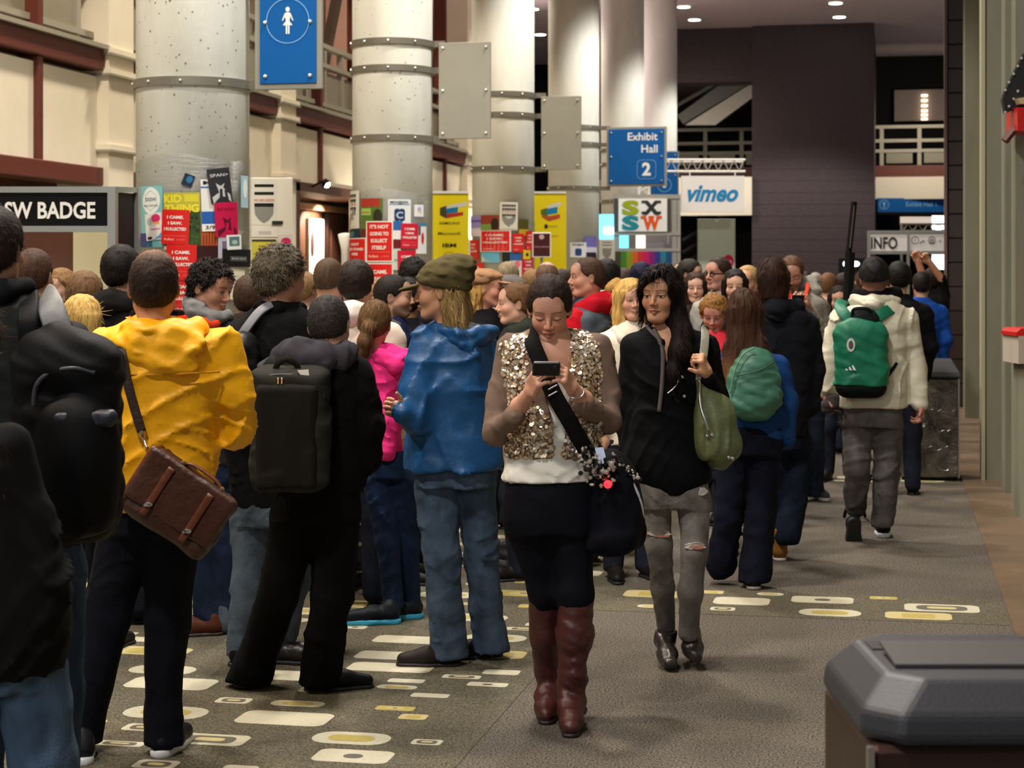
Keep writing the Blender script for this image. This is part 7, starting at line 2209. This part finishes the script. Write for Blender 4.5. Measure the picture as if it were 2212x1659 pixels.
crowd('grey haired person beyond the tan cap', 1098, 563, 13.0, 170, (150, 140, 130), hair='crew', hcol=(140, 122, 96))
f = crowd('person in grey cap behind the brown haired man', 1108, 592, 12.2, 120, (50, 50, 52), hair='short', hcol=(60, 50, 40))
curve_cap(f, (96, 92, 88))
crowd('bald man directly behind the sequinned woman', 1183, 562, 12.4, 165, (70, 60, 60), hair='bald', hcol=(110, 84, 66), skin=(196, 142, 120))
crowd('person with pale arm just left of the red jacket man', 1216, 580, 13.2, 100, (60, 50, 60), hair='short', hcol=(46, 34, 28))
f = crowd('man in grey and red jacket with red hood, facing left', 1268, 553, 10.8, -105, (74, 82, 90), hair='crew', hcol=(68, 46, 32), hood=(176, 18, 34), skin=(204, 150, 122), hyaw=-80)
q = Sdf(.03)
for c in ([(-.20, -.04, 1.40, .075), (-.25, .0, 1.14, .064), (-.22, -.08, .90, .052)], [(.20, -.04, 1.40, .075), (.25, .0, 1.14, .064), (.22, -.08, .90, .052)]):
    q.chain([np.append((np.array(p[:3]) * f.k) @ f.R.T, p[3]) for p in c])
q.folds(.005, 14, 2); f.wear('red_sleeves', q, cloth((186, 18, 34)), .014)
crowd('black haired man with white collar right of the red jacket', 1312, 560, 12.4, 165, (30, 30, 32), hair='thick', hcol=(20, 15, 15), hood=(226, 214, 198))
crowd('woman with a blonde bun and olive hood', 1336, 600, 11.6, 150, (84, 82, 66), hair='bun', hcol=(170, 128, 64), hood=(88, 86, 68), sex='f')
f = crowd('blonde woman in cream jacket facing the camera', 1362, 602, 10.3, 14, (226, 212, 190), hair='bob', hcol=(206, 164, 92), sex='f', skin=(220, 166, 138), tmat=nylon((222, 208, 186)))
q = Sdf(.03); q.chain([np.append((np.array(p) * f.k) @ f.R.T, r) for p, r in (((-.10, -.02, 1.47), .026), ((-.075, -.10, 1.42), .030), ((-.02, -.13, 1.36), .02))]); q.chain([np.append((np.array(p) * f.k) @ f.R.T, r) for p, r in (((.10, -.02, 1.47), .026), ((.075, -.10, 1.42), .030), ((.02, -.13, 1.36), .02))]); f.wear('collar', q, nylon((222, 208, 186)), .011)
f = crowd('person in dark blue knitted hat beside the kiosk', 1385, 567, 13.4, 178, (36, 36, 60), hair='beanie', hcol=(16, 16, 44))
crowd('brown haired person below the rainbow panel', 1348, 578, 13.6, 170, (80, 70, 62), hair='short', hcol=(56, 38, 28))
# between the woman in black and the long haired woman
crowd('smiling woman with long brown hair and orange lanyard', 1502, 588, 13.8, -4, (40, 26, 24), hair='long_face', hcol=(52, 32, 24), sex='f', skin=(226, 176, 150), smile=1.0, lanyard=(240, 72, 50))
f = crowd('man with black glasses and grey shirt looking left', 1551, 554, 13.6, -50, (150, 148, 142), hair='short', hcol=(50, 34, 24), skin=(206, 150, 128))
for x in (-1, 1):
    rope(f.root, 'glasses_rim', [f.hp((x * .031 + .022 * math.cos(a), -.098, .0 + .015 * math.sin(a))) for a in np.linspace(0, 6.283, 13)], .0032, M_black)
    rope(f.root, 'glasses_arm', [f.hp((x * .052, -.095, .003)), f.hp((x * .078, .0, .003))], .0032, M_black)
f = crowd('grey jacketed man with dark hair below the poster stand', 1492, 560, 15.5, 60, (84, 80, 80), hair='thick', hcol=(34, 26, 22))
crowd('dark haired woman peering over the long haired woman', 1588, 582, 12.6, -8, (30, 26, 28), hair='long_face', hcol=(28, 20, 18), sex='f', skin=(226, 176, 146))
crowd('blond person just left of the shaggy haired man', 1614, 572, 13.2, -30, (120, 100, 86), hair='short', hcol=(176, 140, 92), skin=(216, 160, 130))
crowd('older woman with short ginger hair and red top looking down', 1542, 636, 11.2, -12, (206, 50, 60), hair='wavy', hcol=(140, 96, 44), sex='f', skin=(206, 140, 120), pitch=18)
crowd('distant bald man beside the kiosk post', 1468, 568, 19.0, 170, (90, 84, 80), hair='bald', hcol=(150, 120, 96), skin=(222, 178, 148))

# bearded man with phone
f = Fig('bearded man in grey hoodie with orange lanyard reading his phone', 1734, 13.8, (200, 146, 122))
f.head(1710, 592, -.03, -8, 20, 0, 1.06, 'm', False, 'down', 0, 'short', (92, 62, 40), beard=.8, hvox=.0075)
gy = cloth((140, 134, 124), .9)
aR = [(1694, 668, 0, .066), (1686, 740, -.02, .058), (1714, 664, -.24, .042)]
aL = [(1772, 668, 0, .070), (1786, 738, -.02, .060), (1740, 664, -.24, .042)]
q = f.sdf([(630, 1706, 1760, .09, .02), (645, 1694, 1778, .13), (680, 1688, 1782, .15), (760, 1692, 1778, .15), (850, 1694, 1776, .15)], [aR, aL], fold=.007, seed=131)
f.wear('hoodie', q, gy, .013)
q = Sdf(.03); q.chain([np.append(f.L(1702, 630, -.06), .03), np.append(f.L(1712, 622, .04), .05), np.append(f.L(1752, 612, .04), .06), np.append(f.L(1764, 628, -.05), .04)]); q.folds(.006, 20, 3); f.wear('hood', q, gy, .011)
strap(f.root, 'lanyard', [f.L(1698, 612, -.10), f.L(1706, 636, -.16), f.L(1718, 672, -.165), f.L(1728, 672, -.165), f.L(1740, 640, -.16), f.L(1746, 612, -.10)], .026, .005, (0, -1, 0), cloth((240, 74, 50), .6))
obj('name_badge', MB().slab([f.L(1714, 672, -.18), f.L(1732, 672, -.18), f.L(1732, 700, -.18), f.L(1714, 700, -.18)], (0, .005, 0)), paper((206, 190, 140)), f.root)
q = f.sdf([(830, 1694, 1776, .14), (880, 1695, 1775, .14)], [[(1714, 870, 0, .095), (1712, 970, -.02, .078), (1712, 1065, 0, .07)], [(1754, 870, 0, .095), (1758, 970, -.0, .078), (1758, 1062, .03, .07)]], seed=132, k=.02)
q.plane((0, 0, .03), (0, 0, -1)); f.wear('jeans', q, denim((30, 36, 52)), .014)
f.shoe(f.gr(1712, 1080), 0, 'sneaker', (70, 70, 74), (200, 196, 190)); f.shoe(f.gr(1760, 1076), 14, 'sneaker', (70, 70, 74), (200, 196, 190))
w = f.L(1712, 660, -.25); f.hand(w, (.55, -.45, .4), (.6, -.2, .5), 1, (.6, .65, .7, .7), .7, .95, None, .005)
w = f.L(1744, 662, -.25); f.hand(w, (-.65, -.45, .3), (-.4, -.1, .7), -1, (.5, .55, .6, .65), .7, .95, None, .005)
f.done(.03)
t = f.item('small_phone', 'dark phone in the hands of the bearded man', 'phone')
b = MB().cbox(-.045, .045, -.006, .006, -.028, .028, .003); vv = np.array(b.v) @ Rx(.7).T + f.L(1724, 644, -.36); b.v = [tuple(p) for p in vv]
obj('case', b, MATS['phone_black'], t)
b = MB().box(-.038, .038, .006, .008, -.022, .022); b.v = [tuple(p) for p in np.array(b.v) @ Rx(.7).T + f.L(1724, 644, -.36)]; obj('screen', b, mat('phone_screen', (60, 70, 90), .15), t)

# far right end of the hall
crowd('man in royal blue shirt seen from behind near the INFO booth', 1990, 586, 17.0, 178, (24, 70, 150), (26, 30, 40), hair='short', hcol=(24, 17, 15))
crowd('man in black with dark hair right beside the white jacket man', 1942, 565, 14.2, 176, (15, 14, 17), hair='thick', hcol=(16, 13, 13))
f = Fig('person in black with both arms raised by the INFO booth', 2022, 18.6, (210, 150, 116), 'people in the crowd further back')
f.head(2014, 604, 0, 176, -8, 0, 1.0, 'm', False, 'open', 0, 'short', (34, 24, 18), hvox=.007)
q = f.sdf([(622, 2006, 2034, .09, .02), (635, 1998, 2044, .13), (700, 2000, 2042, .14), (760, 2002, 2040, .14)], [[(2004, 636, 0, .06), (1996, 600, -.1, .05)], [(2040, 636, 0, .06), (2034, 602, -.1, .05)]], seed=141); f.wear('black_shirt', q, cloth((18, 15, 16)), .016)
q = Sdf(.02); q.chain([np.append(f.L(1996, 602, -.1), .042), np.append(f.L(1982, 562, -.14), .03)]); q.chain([np.append(f.L(2034, 604, -.1), .042), np.append(f.L(2006, 564, -.16), .03)]); f.skin_part(q, .008)
f.hand(f.L(1983, 564, -.14), (-.5, -.1, .8), (0, -1, 0), 1, (.6, .6, .6, .6), .5, .95, None, .006); f.hand(f.L(2007, 566, -.16), (-.5, -.1, .6), (0, -1, 0), -1, (.6, .6, .6, .6), .5, .95, None, .006)
q = f.sdf([(745, 2003, 2040, .13), (780, 2003, 2040, .13)], [[(2012, 780, 0, .09), (2010, 870, 0, .07), (2010, 945, 0, .06)], [(2032, 780, 0, .09), (2034, 870, 0, .07), (2034, 945, 0, .06)]], seed=142); f.wear('trousers', q, denim((24, 26, 36)), .018)
f.shoe(f.gr(2010, 955), 180); f.shoe(f.gr(2034, 955), 180)
f.done(.03)
crowd('woman in orange vest beyond the blue shirt man', 1996, 598, 20.5, 20, (226, 84, 34), hair='long_face', hcol=(140, 92, 50), sex='f')
crowd('small woman with dark curly hair beside the black light bar', 1812, 618, 15.2, -10, (30, 28, 32), hair='long_face', hcol=(30, 20, 17), sex='f')
crowd('person in beige jacket right of the bearded man', 1790, 588, 17.5, 150, (190, 170, 146), hair='short', hcol=(110, 76, 48))
crowd('grey haired person further down the hall', 1762, 588, 21.0, 165, (120, 112, 110), hair='short', hcol=(150, 140, 130))
crowd('person in dark coat left of the black light bar', 1822, 590, 18.5, 170, (44, 36, 40), hair='thick', hcol=(40, 26, 22), sex='f')
crowd('man in dark jacket behind the white jacket sleeve', 1922, 580, 21.0, 172, (26, 24, 28), hair='thick', hcol=(28, 20, 18))
RC = random.Random(12)
looks = [('a navy fleece', (34, 40, 66)), ('a charcoal coat', (44, 42, 46)), ('a brown jacket', (92, 70, 52)), ('a pale grey top', (150, 146, 142)), ('a maroon sweater', (100, 34, 40)), ('an olive parka', (84, 82, 58)), ('a black hoodie', (24, 22, 24)), ('a tan coat', (160, 130, 100))]
where = [(1240, 580, 16.5, 'behind the red jacket man'), (1420, 574, 17.5, 'left of the woman in black'), (1280, 583, 18.0, 'between the kiosk and the red jacket man'), (1450, 580, 15.0, 'beyond the woman in black'), (1640, 584, 20.0, 'under the brick tower, left side'), (1672, 586, 24.0, 'far off under the tower'), (1740, 586, 18.6, 'behind the bearded man'), (1860, 586, 24.0, 'in front of the monitor'), (1150, 583, 16.0, 'behind the bald man'), (1060, 585, 17.0, 'by the third column'), (980, 590, 14.5, 'behind the blue jacket'), (660, 588, 13.0, 'by the bright doorway'), (610, 592, 14.5, 'below the flyer board'), (20, 585, 11.0, 'at the booth counter'), (130, 580, 11.8, 'at the booth, centre'), (1580, 590, 19.0, 'left of the tower foot'), (1520, 590, 21.0, 'below the poster stand')]
for i, (px, top, d, wh) in enumerate(where):
    nm, c = looks[i % len(looks)]
    sx = 'f' if i % 3 == 1 else 'm'
    crowd('%s-haired person in %s %s' % (['dark', 'brown', 'fair'][i % 3], nm, wh), px, top, d, RC.choice([178, 165, 150, -160, 20, -30]), c, hair=['short', 'long_back', 'thick'][i % 3] if sx == 'm' or i % 3 == 1 else 'short',
          hcol=[(28, 20, 18), (66, 44, 30), (130, 98, 62)][i % 3], sex=sx)

# ================================================================== THINGS ON THE FLOOR
M_binm = None
def bin_mat():
    m = bpy.data.materials.new('swirled_steel'); m.use_nodes = True
    nt = m.node_tree; p = nt.nodes['Principled BSDF']
    p.inputs['Metallic'].default_value = .85
    tc = nt.nodes.new('ShaderNodeTexCoord')
    n = nt.nodes.new('ShaderNodeTexNoise'); n.inputs['Scale'].default_value = 5; n.inputs['Detail'].default_value = 2; n.inputs['Distortion'].default_value = 1.5
    w = nt.nodes.new('ShaderNodeTexNoise'); w.inputs['Scale'].default_value = 11; w.inputs['Distortion'].default_value = 2.5; w.inputs['Detail'].default_value = 4
    nt.links.new(tc.outputs['Object'], n.inputs['Vector']); nt.links.new(tc.outputs['Object'], w.inputs['Vector'])
    r = nt.nodes.new('ShaderNodeValToRGB'); r.color_ramp.elements[0].color = lin((84, 80, 76)); r.color_ramp.elements[1].color = lin((150, 144, 136))
    r.color_ramp.elements[0].position = .35; r.color_ramp.elements[1].position = .75
    nt.links.new(n.outputs['Fac'], r.inputs['Fac']); nt.links.new(r.outputs['Color'], p.inputs['Base Color'])
    mr = nt.nodes.new('ShaderNodeMapRange'); mr.inputs['To Min'].default_value = .22; mr.inputs['To Max'].default_value = .55
    nt.links.new(w.outputs['Fac'], mr.inputs['Value']); nt.links.new(mr.outputs['Result'], p.inputs['Roughness'])
    b = nt.nodes.new('ShaderNodeBump'); b.inputs['Strength'].default_value = .5; b.inputs['Distance'].default_value = .02
    nt.links.new(w.outputs['Fac'], b.inputs['Height']); nt.links.new(b.outputs['Normal'], p.inputs['Normal'])
    return m
M_bin = bin_mat(); M_lid = mat('bin_lid', (44, 45, 50), .5, bump=.1, bscale=200); M_seam = mat('bin_edge', (176, 172, 164), .3, metal=.8)
def trash_bin(label, cx, cy, w, dp, h, rotz, z_lid):
    t = thing('trash_bin', label, 'trash bin', (cx, cy, 0), rotz)
    obj('plinth', MB().box(-w / 2 + .02, w / 2 - .02, -dp / 2 + .02, dp / 2 - .02, 0, .03), M_black, t)
    obj('steel_body', MB().cbox(-w / 2, w / 2, -dp / 2, dp / 2, .03, z_lid, .012), M_bin, t)
    for x in (-1, 1):
        obj('corner_edge', MB().box(x * w / 2 - .006, x * w / 2 + .006, -dp / 2 - .004, -dp / 2 + .008, .03, z_lid), M_seam, t)
    sg = np.random.default_rng(3); sc = MB()
    for _ in range(46):                                  # curved polish marks in the steel
        cx_, cz_ = sg.uniform(-w / 2 + .06, w / 2 - .06), sg.uniform(.08, z_lid - .08)
        r_, a0, sp = sg.uniform(.03, .11), sg.uniform(0, 6.28), sg.uniform(.5, 1.6)
        pts = [(cx_ + r_ * math.cos(a0 + sp * k / 6) * .8, -dp / 2 - .0015, cz_ + r_ * math.sin(a0 + sp * k / 6)) for k in range(7)]
        pts = [q for q in pts if abs(q[0]) < w / 2 - .02 and .04 < q[2] < z_lid - .02]
        if len(pts) > 2: sc.tube(pts, sg.uniform(.0012, .003), 4)
    o = obj('polish_marks', sc, M_seam, t); o['kind'] = 'stuff'
    W2, D2 = w / 2 + .02, dp / 2 + .02
    def rg(k, z): return [(-W2 + k, -D2 + k * .7, z), (W2 - k, -D2 + k * .7, z), (W2 - k, D2 - k * .7, z), (-W2 + k, D2 - k * .7, z)]
    l = MB(); l.loft([rg(.012, z_lid), rg(0, z_lid + .012), rg(.01, z_lid + .05), rg(.07, h)])
    obj('lid', l, M_lid, t, bevel=.012)
    return t
p = G(2006, 15.35)
trash_bin('brushed steel trash bin with dark lid beside the stone pillar', p.x, p.y, .47, .47, .985, 0, .84)
# swirl scratches on the steel
# the near bin
t = thing('trash_bin', 'large dark-lidded trash bin in the near right corner, out of focus', 'trash bin', G(2100, 3.5), YAW)
w, dp, zl, h = .50, .52, .86, .97
obj('plinth', MB().box(-w / 2 + .02, w / 2 - .02, -dp / 2 + .02, dp / 2 - .02, 0, .03), M_black, t)
obj('steel_body', MB().cbox(-w / 2 + .012, w / 2 - .012, -dp / 2 + .012, dp / 2 - .012, .03, zl, .012), mat('bin_bronze', (70, 50, 42), .4, metal=.7, var=.1), t)
for x in (-1, 1): obj('corner_edge', MB().box(x * (w / 2 - .01) - .006, x * (w / 2 - .01) + .006, -dp / 2 + .006, -dp / 2 + .02, .03, zl), M_seam, t)
def rg(k, z, kb=None):
    kb = k if kb is None else kb
    c = .06
    W2, D2 = w / 2, dp / 2
    return [(-W2 + k + c, -D2 + k, z), (W2 - k - c, -D2 + k, z), (W2 - k, -D2 + k + c, z), (W2 - k, D2 - kb - c, z), (W2 - k - c, D2 - kb, z), (-W2 + k + c, D2 - kb, z), (-W2 + k, D2 - kb - c, z), (-W2 + k, -D2 + k + c, z)]
l = MB(); l.loft([rg(.01, zl), rg(0, zl + .015), rg(.005, zl + .055), rg(.055, h)], cap=True)
lid = obj('lid', l, M_lid, t, bevel=.01)
obj('lid_flap', MB().slab([(-.17, -.12, h + .002), (.17, -.12, h + .002), (.17, .03, h + .016), (-.17, .03, h + .016)], (0, 0, .006)), mat('bin_flap', (62, 60, 60), .5), lid)
obj('lid_well', MB().box(-.18, .18, .045, .12, h - .004, h + .003), mat('bin_well', (24, 24, 28), .6), lid)
# smaller third bin beyond, at the foot of the pier
p = G(2010, 24.5)
trash_bin('distant steel bin with red top rim beside the dark pier', p.x, p.y, .5, .5, .98, 0, .86)
# rolling case and bag on the carpet behind the girl in pink
t = thing('black_suitcase', 'black wheeled case on the carpet behind the pink hoodie girl', 'suitcase', G(790, 10.6), YAW)
obj('shell', MB().cbox(-.15, .15, -.11, .11, .03, .30, .03), mat('case_black', (14, 14, 16), .4), t)
obj('trim', MB().box(-.152, .152, -.115, -.105, .15, .17), M_steel, t)
obj('handle', MB().tube([(-.07, 0, .30), (-.07, 0, .36), (.07, 0, .36), (.07, 0, .30)], .01, 6), M_steel, t)
for x in (-1, 1): obj('wheel', MB().tube([(x * .1, -.08, .03), (x * .1, -.05, .03)], .03, 10), M_black, t)
t = thing('folded_board', 'white edged folding board leaning behind the blue jacket woman', 'board', G(905, 11.2), YAW)
obj('frame', MB().slab([(-.12, .0, 0), (.1, .0, 0), (.1, .12, .42), (-.12, .12, .42)], (0, .02, 0)), paper((222, 220, 214)), t)
obj('panel', MB().slab([(-.09, -.003, .04), (.07, -.003, .04), (.07, .10, .38), (-.09, .10, .38)], (0, .004, 0)), paper((96, 84, 76)), t)
